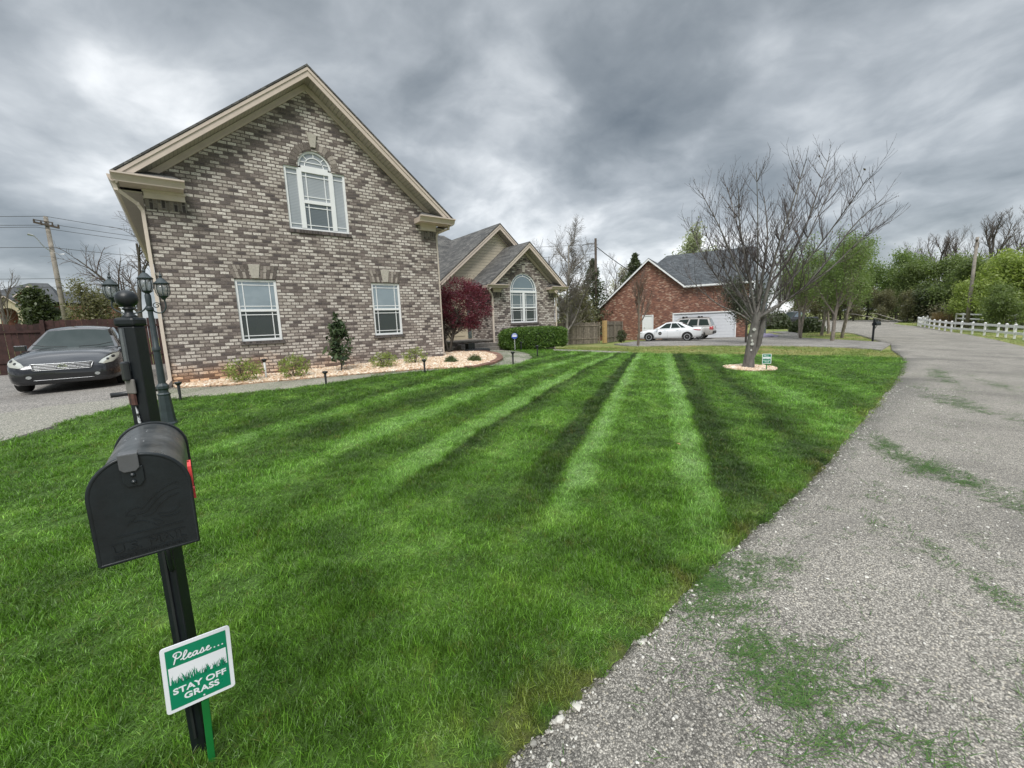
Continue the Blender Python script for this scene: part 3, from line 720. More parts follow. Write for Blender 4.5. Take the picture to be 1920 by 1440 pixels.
# a thin drift everywhere near the kerb
n = 1500; q = np.stack([rs3.uniform(.3, 17, n), rs3.uniform(-2.5, 2, n)], 1)
q = q[q[:, 1] < np.interp(q[:, 0], [p[0] for p in EDGE], [p[1] for p in EDGE])]; CPn.append(q); CS.append(np.full(len(q), .8))
q = np.concatenate(CPn); cs = np.concatenate(CS); n = len(q)
scatter('grass_clippings', np.stack([q[:, 0], q[:, 1], hs(q[:, 0], q[:, 1])+.004], 1), np.stack([np.zeros(n), np.zeros(n), rs3.normal(-.55, .7, n)+rs3.randint(0, 2, n)*PI], 1), np.stack([cs, cs, np.ones(n)], 1), clips)
# clippings dusted over the garden path
pp = [(x, y) for x, y in path_s if x > -1]+[(8.6, 12.8), (7.42, 10.19), (5.9, 9.2), (4.0, 9.9), (1.5, 10.6), (-.3, 11.3)]
n = 9000; q = np.stack([rs3.uniform(-.5, 10, n), rs3.uniform(8.8, 13, n)], 1); q = q[inpoly(q, pp)]
kk = np.array([mnoise.noise(Vector((x*.8, y*.8, 1))) for x, y in q]); q = q[(kk+rs3.uniform(-.3, .3, len(q))+np.clip((q[:, 0]-3.)*.12, -.3, .25) > .12)]; n = len(q)
scatter('path_clippings', np.stack([q[:, 0], q[:, 1], hs(q[:, 0], q[:, 1])+.014], 1), np.stack([np.zeros(n), np.zeros(n), rs3.uniform(0, 6.28, n)], 1), np.full((n, 3), 1.3), clips)

# ------------------------------------------------------------------ our house
def wall_panel(mb, outer, holes, y, depth=.09, axis='y'):
    """flat wall in the x-z plane at y with openings and their reveals going back (+y)"""
    loops = [[Vector((p[0], p[1], 0)) for p in outer]]+[[Vector((p[0], p[1], 0)) for p in hl] for hl in holes]
    tris = tessellate_polygon(loops)
    flat = [p for l in loops for p in l]
    P = lambda p, d=0.: (p[0], y+d, p[1])
    vs = [P(p) for p in flat]
    fs = []
    for a, b, c in tris:
        n = (flat[b]-flat[a]).cross(flat[c]-flat[a]).z
        fs.append((a, b, c) if n > 0 else (a, c, b))
    mb.add(vs, fs)
    for hl in holes:
        n = len(hl)
        mb.add([P(p) for p in hl]+[P(p, depth) for p in hl], [(i, (i+1) % n, (i+1) % n+n, i+n) for i in range(n)])
def arc(cx, cz, r, a0, a1, n): return [(cx+r*math.cos(a0+(a1-a0)*i/n), cz+r*math.sin(a0+(a1-a0)*i/n)) for i in range(n+1)]
def rect(x0, x1, z0, z1): return [(x0, z0), (x1, z0), (x1, z1), (x0, z1)]
def bars(mb, y, t, hor, ver, wd=.018):
    for z, x0, x1 in hor: mb.box(x0, x1, y-t/2, y+t/2, z-wd/2, z+wd/2)
    for x, z0, z1 in ver: mb.box(x-wd/2, x+wd/2, y-t/2-.002, y+t/2+.002, z0, z1)
M_['glass_sky'] = glassmat('pane_blind_and_sky', (.13, .18, .20), .24)  # blue-grey base paints the reflected sky in with the blind
M_['glass_dark'] = glassmat('pane_with_screen', (.028, .034, .036), .05, rough=.25)
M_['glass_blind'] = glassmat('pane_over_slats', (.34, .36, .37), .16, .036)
M_['glass_blind_d'] = glassmat('screened_slats', (.12, .14, .15), .07, .036, rough=.2)
M_['glass_wing'] = glassmat('pane_dark_room', (.07, .10, .10), .16)
M_['siding'] = None
def sidingmat(name, c, lap=.115):
    t = NT(name); s = t.n('SeparateXYZ'); t.put(s, 'Vector', t.uv())
    f = t.math('FRACT', t.math('MULTIPLY', s.outputs[1], 1/lap))
    cc = t.mix(1., c, t.ramp(t.noise(t.uv(), 3., 3), [(.3, .93), (.7, 1.05)]).outputs[0], 'MULTIPLY')
    cc = t.mix(t.ramp(f, [(.0, .95), (.16, .0)]).outputs[0], cc, tuple(x*.3 for x in c))
    t.col(cc); t.set(Roughness=.5); t.bump(f, .9, .012); return t.m
M_['siding'] = sidingmat('tan_vinyl_siding', (.58, .52, .41), .13)
M_['soffit'] = sidingmat('vented_soffit', (.46, .42, .37), .10)
M_['door'] = simple('cream_door', (.52, .46, .34), .45, var=.06)

house = thing('brick_house', 'mottled brown and white brick house with steep front gable and arched upper window', 'house', (3.1, 11.8, .45))
def hp(mb, name, mat, par=None, **k):
    return mb.build(name, mat, par or house, world=True, **k)

WY = 11.8
up_hole = [(2.42, 4.05), (3.88, 4.05), (3.88, 5.56), (3.55, 5.56)]+arc(3.15, 5.60, .40, 0, PI, 14)+[(2.75, 5.56), (2.42, 5.56)]
mb = MB()
wall_panel(mb, [(-.3, .1), (6.5, .1), (6.5, 4.85), (3.1, 7.58), (-.3, 4.85)], [rect(1.10, 1.97, 1.31, 2.78), rect(4.34, 5.19, 1.30, 2.78), up_hole], WY)
mb.add([(6.5, WY, .1), (6.5, 22.5, .1), (6.5, 22.5, 4.85), (6.5, WY, 4.85)], [(0, 1, 2, 3)])
mb.add([(-.3, WY, .1), (-.3, 22.5, .1), (-.3, 22.5, 4.85), (-.3, WY, 4.85)], [(3, 2, 1, 0)])
mb.add([(6.5, 22.5, .1), (-.3, 22.5, .1), (-.3, 22.5, 4.85), (3.1, 22.5, 7.58), (6.5, 22.5, 4.85)], [(0, 1, 2, 3, 4)])
hp(mb, 'wall', M_['brick'])
# soldier course and corner piers under the returns
for q in ((-.28, .42, 4.16), (6.0, 6.48, 4.14)): mb = MB(); mb.box(q[0], q[1], WY-.012, WY+.02, q[2], q[2]+.22); hp(mb, 'soldier_course', M_['brick_up'])
# flared lintels
def lintel(x0, x1, z0, z1, fl, y):
    n = 13; cx_ = (x0+x1)/2; mb = MB()
    for i in range(n):
        if i == n//2: hp(mb, 'lintel', M_['lintel']); mb = MB()
        if i in (n//2-1, n//2, n//2+1): continue
        a0, a1 = i/n, (i+1)/n-.012
        b0, b1 = x0+(x1-x0)*a0, x0+(x1-x0)*a1
        t0, t1 = (x0-fl)+(x1-x0+2*fl)*a0, (x0-fl)+(x1-x0+2*fl)*a1
        zm = (z0+z1)/2
        for q0, q1, e in ((0, .48 if i % 2 else .68, 0), (.51 if i % 2 else .71, 1, 0)):
            f = lambda s_, t_, q: s_+(t_-s_)*q
            mb.prism([(f(b0, t0, q0), z0+(z1-z0)*q0), (f(b1, t1, q0), z0+(z1-z0)*q0), (f(b1, t1, q1), z0+(z1-z0)*q1), (f(b0, t0, q1), z0+(z1-z0)*q1)], 'y', y-.012, y+.02)
    hp(mb, 'lintel', M_['lintel'])
    mb = MB(); w0, w1 = .075, .125; mb.prism([(cx_-w0, z0+.005), (cx_+w0, z0+.005), (cx_+w1, z1+.03), (cx_-w1, z1+.03)], 'y', y-.03, y+.02)
    hp(mb, 'keystone', M_['stone'], bevel=.006)
t = NT('fanned_brick'); t.col(t.mix(1., t.ramp(t.island(), [(0, (.10, .083, .075)), (.5, (.20, .17, .15)), (1, (.40, .355, .315))]).outputs[0], t.ramp(t.noise(t.obj(), 30, 3), [(.3, .75), (.7, 1.1)]).outputs[0], 'MULTIPLY')); t.set(Roughness=.9); M_['lintel'] = t.m
lintel(1.10, 1.97, 2.80, 3.10, .09, WY); lintel(4.34, 5.19, 2.80, 3.12, .09, WY)
# arched row over the upper window
mb = MB()
for i in range(17):
    a0 = PI*i/17; a1 = PI*(i+1)/17-.02
    mb.prism([(3.15+r*math.cos(a), 5.60+r*math.sin(a)) for r, a in ((.43, a0), (.60, a0), (.60, a1), (.43, a1))], 'y', WY-.008, WY+.02)
hp(mb, 'arch_brick', M_['lintel'])
mb = MB(); mb.prism([(3.09, 6.08), (3.21, 6.08), (3.26, 6.40), (3.03, 6.42)], 'y', WY-.035, WY+.02); hp(mb, 'keystone', M_['stone'], bevel=.006)
# sills
for x0, x1, z in ((1.06, 2.01, 1.31), (4.30, 5.23, 1.30), (2.40, 3.92, 4.05)):
    mb = MB(); mb.box(x0, x1, WY-.035, WY+.03, z-.085, z); hp(mb, 'window_sill', M_['brick_dark'])

def sash_window(x0, x1, z0, z1, y, parent=None, mid=.5, name='window'):
    """double-hung sash with prairie bars: frame > upper_pane, lower_pane, grille"""
    f = MB(); t_ = .055; zm = z0+(z1-z0)*mid
    f.box(x0, x0+t_, y, y+.07, z0, z1); f.box(x1-t_, x1, y, y+.07, z0, z1)
    f.box(x0+t_, x1-t_, y, y+.07, z0, z0+t_); f.box(x0+t_, x1-t_, y, y+.07, z1-t_, z1); f.box(x0+t_, x1-t_, y+.004, y+.06, zm-.028, zm+.028)
    fo = hp(f, name, M_['white'], parent, bevel=.004)
    a, b = x0+t_, x1-t_
    p = MB(); p.box(a, b, y+.035, y+.045, zm+.028, z1-t_); p.build('upper_pane', M_['glass_sky'], fo, world=True)
    p = MB(); p.box(a, b, y+.045, y+.055, z0+t_, zm-.028); p.build('lower_pane', M_['glass_dark'], fo, world=True)
    g = MB(); e = .10
    for q0, q1 in ((zm+.028, z1-t_), (z0+t_, zm-.028)):
        bars(g, y+.028, .012, [(q0+e*.75, a, b), (q1-e*.75, a, b)], [(a+e, q0, q1), (b-e, q0, q1)])
    g.build('grille', M_['white'], fo, world=True)
    return fo
for fo in (): pass
def reparent_world(o): return o
sash_window(1.10, 1.97, 1.31, 2.78, WY+.03); sash_window(4.34, 5.19, 1.30, 2.78, WY+.03)
# three-part arched window
y = WY+.03; f = MB()
def rim(mb, cx_, cz, r0, r1, y0, y1, n=18, a0=0, a1=PI):
    for i in range(n):
        a, b = a0+(a1-a0)*i/n, a0+(a1-a0)*(i+1)/n
        mb.prism([(cx_+r0*math.cos(a), cz+r0*math.sin(a)), (cx_+r1*math.cos(a), cz+r1*math.sin(a)), (cx_+r1*math.cos(b), cz+r1*math.sin(b)), (cx_+r0*math.cos(b), cz+r0*math.sin(b))], 'y', y0, y1)
f.box(2.42, 2.475, y, y+.07, 4.05, 5.56); f.box(3.825, 3.88, y, y+.07, 4.05, 5.56)
f.box(2.475, 3.825, y, y+.07, 4.05, 4.10); f.box(2.475, 2.72, y, y+.07, 5.51, 5.56); f.box(3.58, 3.825, y, y+.07, 5.51, 5.56)
f.box(2.72, 2.83, y-.006, y+.07, 4.10, 5.56); f.box(3.47, 3.58, y-.006, y+.07, 4.10, 5.56)
f.box(2.83, 3.47, y-.004, y+.07, 5.47, 5.62); f.box(2.83, 3.47, y, y+.06, 4.72, 4.80)
rim(f, 3.15, 5.60, .355, .40, y, y+.07)
aw = hp(f, 'arched_window', M_['white'])
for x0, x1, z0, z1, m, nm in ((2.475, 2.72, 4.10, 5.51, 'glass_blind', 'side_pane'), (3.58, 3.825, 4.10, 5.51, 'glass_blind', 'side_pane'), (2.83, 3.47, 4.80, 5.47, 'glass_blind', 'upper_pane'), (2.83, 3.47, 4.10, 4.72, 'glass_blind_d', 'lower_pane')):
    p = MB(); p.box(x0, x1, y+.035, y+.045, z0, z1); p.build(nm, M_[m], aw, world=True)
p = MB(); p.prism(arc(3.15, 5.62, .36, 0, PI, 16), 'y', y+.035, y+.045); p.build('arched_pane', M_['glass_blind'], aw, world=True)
g = MB(); yy = y+.026
for q0, q1 in ((4.80, 5.47), (4.10, 4.72)): bars(g, yy, .012, [(q0+.09, 2.83, 3.47), (q1-.09, 2.83, 3.47)], [(2.93, q0, q1), (3.37, q0, q1)], .02)
bars(g, yy, .012, [(4.20, 2.475, 2.72), (5.40, 2.475, 2.72), (4.20, 3.58, 3.825), (5.40, 3.58, 3.825), (5.72, 2.81, 3.49)], [], .02)
rim(g, 3.15, 5.62, .215, .235, yy-.006, yy+.006, 14)
for a in (PI*.25, PI*.5, PI*.75):
    g.obox((3.15+.295*math.cos(a), yy, 5.62+.295*math.sin(a)), (.065*math.cos(a), 0, .065*math.sin(a)), (0, .006, 0), (-.01*math.sin(a), 0, .01*math.cos(a)))
g.build('grille', M_['white'], aw, world=True)

def gable_roof(xe0, xe1, ze, xa, za, y0, y1, mat_top, nm='roof', parent=None, rake=.20, over=.4, fr=.16, soff=True, trim='tan', left_only=False):
    """two slopes with a shingle edge, rake boards, sloped soffit and frieze at the front"""
    for side, xe in ((0, xe0), (1, xe1)):
        s_ = -1 if side == 0 else 1
        L = math.hypot(xe-xa, za-ze); nx_, nz_ = s_*(za-ze)/L, abs(xe-xa)/L
        th = .035
        mb = MB()
        a = (xa, za+.02); b = (xe+s_*.03, ze+.02-.03*(za-ze)/abs(xe-xa))
        pl = [a, b, (b[0]+nx_*th, b[1]+nz_*th), (a[0]+(nx_*th if False else 0), a[1]+th/nz_)]
        mb.prism(pl, 'y', y0-.03, y1); hp(mb, nm, mat_top, parent)
        mb = MB()
        mb.prism([(xa, za), (xe, ze), (xe, ze-rake), (xa, za-rake)], 'y', y0, y0+.035)
        mb.prism([(xa, za+.004), (xe, ze+.004), (xe, ze-.07), (xa, za-.07)], 'y', y0-.018, y0-.001)
        hp(mb, 'rake_board', M_[trim], parent)
        if soff:
            mb = MB(); mb.prism([(xa, za-rake*.85), (xe, ze-rake*.85), (xe, ze-rake*.85-.02), (xa, za-rake*.85-.02)], 'y', y0+.035, y0+over); hp(mb, 'soffit', M_['soffit'], parent)
            k = (xe-s_*over-xa)/(xe-xa)
            xx, zx = xa+(xe-xa)*k, za+(ze-za)*k
            mb = MB(); mb.prism([(xa, za-rake), (xx, zx-rake), (xx, zx-rake-fr), (xa, za-rake-fr)], 'y', y0+over-.03, y0+over+.004)
            mb.prism([(xa, za-rake-fr+.03), (xx, zx-rake-fr+.03), (xx, zx-rake-fr), (xa, za-rake-fr)], 'y', y0+over-.05, y0+over-.03); hp(mb, 'frieze_board', M_[trim], parent)
gable_roof(-.66, 6.86, 4.70, 3.10, 7.74, 11.4, 22.9, M_['shingle'])
# boxed cornice returns with their gutter and little roof
def ret(x0, x1, z, y0, y1, wallx0, wallx1, s_=1.):
    mb = MB()
    mb.prism([(y0+.03, z-.14*s_), (y0-.015, z-.05*s_), (y0-.06, z-.03*s_), (y0-.06, z), (y0+.03, z)], 'x', x0, x1)
    mb.box(x0+.03, x1-.03, y0+.03, y1, z-.16*s_, z-.02)
    hp(mb, 'cornice_return', M_['tan'])
    mb = MB(); mb.box(wallx0, wallx1, y1-.05, y1+.003, z-.16*s_-.17*s_, z-.16*s_); mb.box(wallx0-.02, wallx1+.02, y1-.075, y1-.05, z-.16*s_-.05*s_, z-.16*s_); hp(mb, 'frieze_block', M_['tan_light'])
    mb = MB(); q = .05
    mb.add([(x0+q, y0-.02, z+.004), (x1-q*.5, y0-.02, z+.004), (x1-q*.5, y1, z+.004), (x0+q, y1, z+.004), (x0+.3*s_, y1, z+.22*s_), (x1-.3*s_, y1, z+.22*s_)], [(0, 1, 5, 4), (1, 2, 5), (0, 4, 3)])
    hp(mb, 'return_roof', M_['shingle'])
ret(-.72, .42, 4.70, 11.36, WY, -.28, .40); ret(5.78, 6.94, 4.70, 11.36, WY, 5.98, 6.48)
# side eaves: soffit, gutter
for xa, xb, gx, gs in ((-.66, -.3, -.66, -1), (6.5, 6.86, 6.86, 1)):
    mb = MB(); mb.box(min(xa, xb), max(xa, xb), 11.8, 22.5, 4.46, 4.49); hp(mb, 'soffit', M_['soffit'])
    mb = MB(); mb.prism([(gx, 4.52), (gx+gs*.07, 4.54), (gx+gs*.11, 4.60), (gx+gs*.12, 4.66), (gx, 4.66)], 'y', 11.42, 22.6); hp(mb, 'gutter', M_['tan'])
def downspout(path, w_=.062, par=None):
    mb = MB()
    for a, b in zip(path[:-1], path[1:]): mb.beam(a, b, w_, w_*.75, up=(0, 1, 0.01))
    for p in path[1:-1]: mb.obox(p, (w_*.5, 0, 0), (0, w_*.42, 0), (0, 0, w_*.5))
    return hp(mb, 'downspout', M_['tan_light'], par)
downspout([(-.70, 11.46, 4.56), (-.68, 11.50, 4.42), (-.40, 11.70, 4.22), (-.335, 11.755, 4.1), (-.335, 11.755, .56), (-.42, 11.55, .47)])
downspout([(6.84, 11.55, 4.58), (6.84, 11.6, 4.46), (6.62, 11.9, 4.36), (6.56, 11.9, 4.25), (6.56, 11.9, .6)])
mb = MB(); mb.tube([(-.42, 11.55, .48), (-.5, 11.35, .43), (-.8, 11.2, .41), (-1.25, 11.15, .40)], .05, 10); hp(mb, 'drain_tube', M_['blackpl'], smooth=True)

# wing with the arched triple window
WW = 14.2
mb = MB(); whole = [(11.24, 1.50), (12.79, 1.50), (12.79, 2.86)]+arc(12.015, 2.86, .775, 0, PI, 18)[1:-1]+[(11.24, 2.86)]
wall_panel(mb, [(10.3, 0), (13.87, 0), (13.87, 3.22), (12.08, 4.72), (10.3, 3.22)], [whole], WW)
mb.add([(10.3, WW, 0), (10.3, 17.5, 0), (10.3, 17.5, 3.2), (10.3, WW, 3.2)], [(3, 2, 1, 0)])
mb.add([(13.87, WW, 0), (13.87, 23, 0), (13.87, 23, 3.2), (13.87, WW, 3.2)], [(0, 1, 2, 3)])
hp(mb, 'wing_wall', M_['brick'])
gable_roof(9.88, 14.28, 3.06, 12.08, 4.86, 13.8, 17.6, M_['shingle'], 'wing_roof')
ret(9.78, 10.85, 3.08, 13.78, WW, 10.32, 10.72, .8); ret(13.35, 14.36, 3.08, 13.78, WW, 13.5, 13.85, .8)
for q in ((10.32, 10.75), (13.5, 13.86)): mb = MB(); mb.box(q[0], q[1], WW-.012, WW+.02, 2.60, 2.80); hp(mb, 'soldier_course', M_['brick_up'])
downspout([(9.86, 13.86, 3.0), (9.88, 13.9, 2.9), (10.18, 14.1, 2.72), (10.25, 14.15, 2.6), (10.25, 14.15, .5), (10.33, 13.95, .44)], .07)
downspout([(14.2, 13.9, 2.98), (13.97, 14.12, 2.75), (13.93, 14.16, 2.65), (13.93, 14.16, .4)], .06)
mb = MB()
for i in range(23):
    a0 = PI*i/23; a1 = PI*(i+1)/23-.012
    mb.prism([(12.015+r*math.cos(a), 2.86+r*math.sin(a)) for r, a in ((.80, a0), (.94, a0), (.94, a1), (.80, a1))], 'y', WW-.008, WW+.02)
hp(mb, 'arch_brick', M_['lintel'])
mb = MB(); mb.prism([(11.95, 3.68), (12.08, 3.68), (12.12, 3.98), (11.91, 3.98)], 'y', WW-.03, WW+.02); hp(mb, 'keystone', M_['stone'])
mb = MB(); mb.box(11.2, 12.83, WW-.035, WW+.03, 1.40, 1.50); hp(mb, 'window_sill', M_['brick_dark'])
y = WW+.03; f = MB()
f.box(11.24, 11.30, y, y+.07, 1.5, 2.86); f.box(12.73, 12.79, y, y+.07, 1.5, 2.86); f.box(11.30, 12.73, y, y+.07, 1.5, 1.56)
f.box(11.24, 12.79, y-.01, y+.06, 2.80, 2.90); f.box(11.955, 12.075, y-.006, y+.07, 1.56, 2.80); f.box(11.30, 11.955, y+.002, y+.06, 2.13, 2.19); f.box(12.075, 12.73, y+.002, y+.06, 2.13, 2.19)
rim(f, 12.015, 2.88, .71, .765, y, y+.07)
ww_ = hp(f, 'wing_window', M_['white'])
for x0, x1 in ((11.30, 11.955), (12.075, 12.73)):
    p = MB(); p.box(x0, x1, y+.035, y+.045, 2.19, 2.80); p.build('upper_pane', M_['glass_wing'], ww_, world=True)
    p = MB(); p.box(x0, x1, y+.045, y+.055, 1.56, 2.13); p.build('lower_pane', M_['glass_dark'], ww_, world=True)
p = MB(); p.prism(arc(12.015, 2.9, .72, 0, PI, 18), 'y', y+.035, y+.045); p.build('arched_pane', M_['glass_sky'], ww_, world=True)
g = MB(); yy = y+.026
for x0, x1 in ((11.30, 11.955), (12.075, 12.73)):
    for q0, q1 in ((2.19, 2.80), (1.56, 2.13)): bars(g, yy, .012, [(q0+.09, x0, x1), (q1-.09, x0, x1)], [(x0+.09, q0, q1), (x1-.09, q0, q1)], .02)
bars(g, yy, .012, [(2.99, 11.30, 12.73)], [], .025); rim(g, 12.015, 2.9, .60, .62, yy-.006, yy+.006)
for a in (PI*.27, PI*.5, PI*.73): g.obox((12.015+.665*math.cos(a), yy, 2.9+.665*math.sin(a)), (.05*math.cos(a), 0, .05*math.sin(a)), (0, .006, 0), (-.01*math.sin(a), 0, .01*math.cos(a)))
g.build('grille', M_['white'], ww_, world=True)
# sided gable over the entry, main roof behind
mb = MB(); mb.add([(8.35, 15.6, 2.9), (15.2, 15.6, 2.9), (15.0, 15.6, 3.05), (11.6, 15.6, 5.80), (8.35, 15.6, 3.2)], [(0, 1, 2, 3, 4)]); hp(mb, 'gable_siding', M_['siding'])
gable_roof(8.0, 15.2, 2.92, 11.6, 5.84, 15.2, 22, M_['shingle'], 'entry_roof', fr=.10)
mb = MB()
a, b, c_, d_ = (5.5, 15.6, 3.1), (14.6, 15.6, 3.1), (14.6, 23.4, 3.1), (5.5, 23.4, 3.1); e1, e2 = (5.5, 19.5, 6.1), (11.2, 19.5, 6.1)
mb.add([a, b, c_, d_, e1, e2], [(0, 1, 5, 4), (1, 2, 5), (2, 3, 4, 5), (0, 4, 3)]); hp(mb, 'main_roof', M_['shingle'])
mb = MB(); mb.box(6.5, 13.87, 15.9, 22.9, 0, 3.1); hp(mb, 'rear_wall', M_['brick'])
# entry: door, sidelight, landing and steps
mb = MB(); mb.box(8.9, 10.28, 15.84, 15.90, .8, 2.9); hp(mb, 'entry_panel', M_['siding'])
mb = MB(); mb.box(9.05, 9.98, 15.78, 15.84, .82, 2.85)
for q in (.2, .95, 1.6): mb.box(9.2, 9.82, 15.76, 15.782, .82+q, .82+q+.55 if q < 1.5 else .82+q+.3)
dr = hp(mb, 'front_door', M_['door'])
mb = MB(); mb.lathe([(.0, 0), (.03, .0), (.03, .05), (0, .05)], (9.88, 15.74, 1.75), 12); mb.build('handle', M_['steel'], dr, world=True)
mb = MB(); mb.box(10.04, 10.22, 15.80, 15.84, .9, 2.8); hp(mb, 'sidelight', M_['glass_wing'])
mb = MB(); mb.box(8.2, 10.28, 14.3, 15.85, .2, .80); hp(mb, 'porch_wall', M_['brick'])
mb = MB(); mb.box(8.15, 10.29, 14.26, 15.86, .80, .86); mb.box(8.5, 10.29, 13.98, 14.28, .2, .72); mb.box(8.45, 10.29, 13.68, 13.98, .2, .575); hp(mb, 'steps', M_['concrete'], bevel=.01)
mb = MB(); mb.box(8.2, 8.45, 15.2, 15.45, .86, 2.95); hp(mb, 'porch_post', M_['tan_light'])
# flood light on the corner of the wing
mb = MB(); mb.box(13.90, 13.96, 13.95, 14.05, 2.78, 2.84)
fl = hp(mb, 'flood_light', M_['white'])
for dx in (-.09, .09):
    mb = MB(); c0 = Vector((13.95+dx, 13.88, 2.74)); mb.tube([c0+Vector((0, .12, .06)), c0+Vector((0, .05, .02)), c0, c0+Vector((0, -.06, -.03))], [.02, .035, .05, .055], 10); mb.build('lamp_head', M_['white'], fl, smooth=True, world=True)

# brick edging round the gravel bed
ed = smooth_line([(5.6, 9.02), (6.0, 9.02), (6.63, 9.37), (7.15, 9.8), (7.6, 10.25), (8.1, 10.95), (8.5, 11.7), (8.75, 12.6), (8.6, 13.2), (8.2, 13.45), (7.4, 13.45)], 5)
mb = MB(); L_ = 0
for a, b in zip(ed[:-1], ed[1:]):
    va, vb = Vector((a[0], a[1], h(*a)+.03)), Vector((b[0], b[1], h(*b)+.03)); n_ = max(1, int((vb-va).length/.11))
    for i in range(n_):
        p, q = va.lerp(vb, i/n_), va.lerp(vb, (i+.93)/n_); mb.beam(p, q, .20, .075+random.uniform(-.006, .006))
eo = mb.build('bed_edging', simple('edging_brick', (.20, .11, .08), .9, var=.3, isl=.3), bevel=.004); tag(eo, 'curved row of dark red bricks round the tan gravel bed', 'bed edging')

# ------------------------------------------------------------------ neighbour's red brick house
a_n = math.atan2(-.92591, .37775)
nb = thing('brick_house', 'plain red brick house with a lopsided gable, slate roof and wide white garage door', 'house', (36.78, 15.92, -.45), a_n)
# local x runs along the garage wall, local -y faces the lawn, z from -.45
def nz(z): return z+.45
def side_house():
    A = (-12.1, nz(2.25)); B = (-7.1, nz(6.72)); C_ = (-4.16, nz(4.25)); D = (.95, nz(4.15))
    mb = MB(); wall_panel(mb, [(-11.94, -.3), (.95, -.3), (.95, nz(4.12)), (-4.2, nz(4.12)), (-7.1, nz(6.65)), (-11.94, nz(2.3))], [rect(-7.6, -6.72, .0, 2.15), rect(-4.92, .0, .0, 2.17)], 0, .12)
    mb.add([(.95, 0, -.3), (.95, 9, -.3), (.95, 9, nz(4.1)), (.95, 0, nz(4.1))], [(0, 1, 2, 3)])
    mb.add([(-11.94, 0, -.3), (-11.94, 9, -.3), (-11.94, 9, nz(2.3)), (-11.94, 0, nz(2.3))], [(3, 2, 1, 0)])
    mb.add([(.95, 9, -.3), (-11.94, 9, -.3), (-11.94, 9, nz(2.3)), (-7.1, 9, nz(6.65)), (.95, 9, nz(4.1))], [(0, 1, 2, 3, 4)])
    mb.build('wall', M_['red_brick'], nb)
    mb = MB()
    def slab(P, Q, y0, y1, th=.05): mb.prism([P, Q, (Q[0], Q[1]+th), (P[0], P[1]+th)], 'y', y0, y1)
    slab((-12.5, nz(2.02)), (-7.1, nz(6.80)), -.32, 9.3); slab((-7.1, nz(6.80)), (-3.8, nz(4.0)), -.32, 4.4)
    # big roof: eave along the garage wall, ridge 4 m behind
    zr = nz(7.45); ze = nz(4.16)
    mb.add([(-4.0, -.35, ze), (1.35, -.35, ze), (1.35, 4, zr), (-6.2, 4, zr), (-6.9, 3.0, nz(6.72)), (1.35, 8.6, ze), (-6.2, 8.6, ze)], [(0, 1, 2, 3), (2, 5, 6, 3), (0, 3, 4)])
    mb.add([(-4.0, -.35, ze-.05), (1.35, -.35, ze-.05), (1.35, 4, zr-.05), (-6.2, 4, zr-.05)], [(3, 2, 1, 0)])
    mb.build('roof', M_['shingle_n'], nb)
    for P, Q in (((-12.5, nz(1.98)), (-7.1, nz(6.79))), ((-7.1, nz(6.79)), (-4.05, nz(4.2)))):
        mb = MB(); mb.prism([P, Q, (Q[0], Q[1]-.17), (P[0], P[1]-.17)], 'y', -.36, -.325); mb.build('rake_board', M_['white'], nb)
    mb = MB(); mb.box(-12.75, -12.35, -.40, .3, nz(1.72), nz(2.0)); mb.build('eave_return', M_['white'], nb)
    mb = MB(); mb.box(-4.1, 1.38, -.48, -.35, nz(4.02), nz(4.15)); mb.build('gutter', M_['white'], nb)
    mb = MB(); mb.box(-4.1, 1.3, -.35, 0, nz(3.98), nz(4.02)); mb.build('soffit', M_['white'], nb)
    # garage door
    mb = MB(); mb.box(-5.0, -4.9, -.02, .10, 0, 2.2); mb.box(0, .09, -.02, .10, 0, 2.2); mb.box(-5.0, .09, -.03, .10, 2.17, 2.27); fr_ = mb.build('garage_frame', M_['white'], nb)
    mb = MB()
    for i in range(8): mb.box(-4.9, 0, .05, .085, .27*i+.008, .27*i+.262)
    mb.box(-4.9, 0, .075, .10, 0, 2.17); mb.build('garage_door', simple('white_steel_door', (.66, .68, .72), .5, var=.04), nb)
    mb = MB(); mb.box(-7.66, -7.56, -.02, .1, 0, 2.2); mb.box(-6.76, -6.66, -.02, .1, 0, 2.2); mb.box(-7.56, -6.76, -.02, .1, 2.12, 2.2); mb.build('door_frame', M_['white'], nb)
    mb = MB(); mb.box(-7.56, -6.76, .03, .08, 0, 2.12)
    for x0 in (-7.46, -7.12):
        for z0, z1 in ((.2, .85), (1.0, 1.9)): mb.box(x0, x0+.26, .015, .03, z0, z1)
    dd = mb.build('side_door', M_['white'], nb); mb = MB(); mb.lathe([(0, 0), (.035, 0), (.035, .06), (0, .06)], (-7.48, 0, 1.0), 10); mb.build('handle', M_['steel'], dd)
    mb = MB(); mb.box(-12.2, -12.12, -.1, -.02, .1, nz(1.75)); mb.build('downspout', M_['white'], nb)
    # sided rear block behind the bare tree
    mb = MB(); mb.box(1.45, 2.35, 2.2, 7.5, -.3, nz(5.0)); mb.build('side_block', sidingmat('blue_grey_siding', (.30, .34, .38)), nb)
side_house()

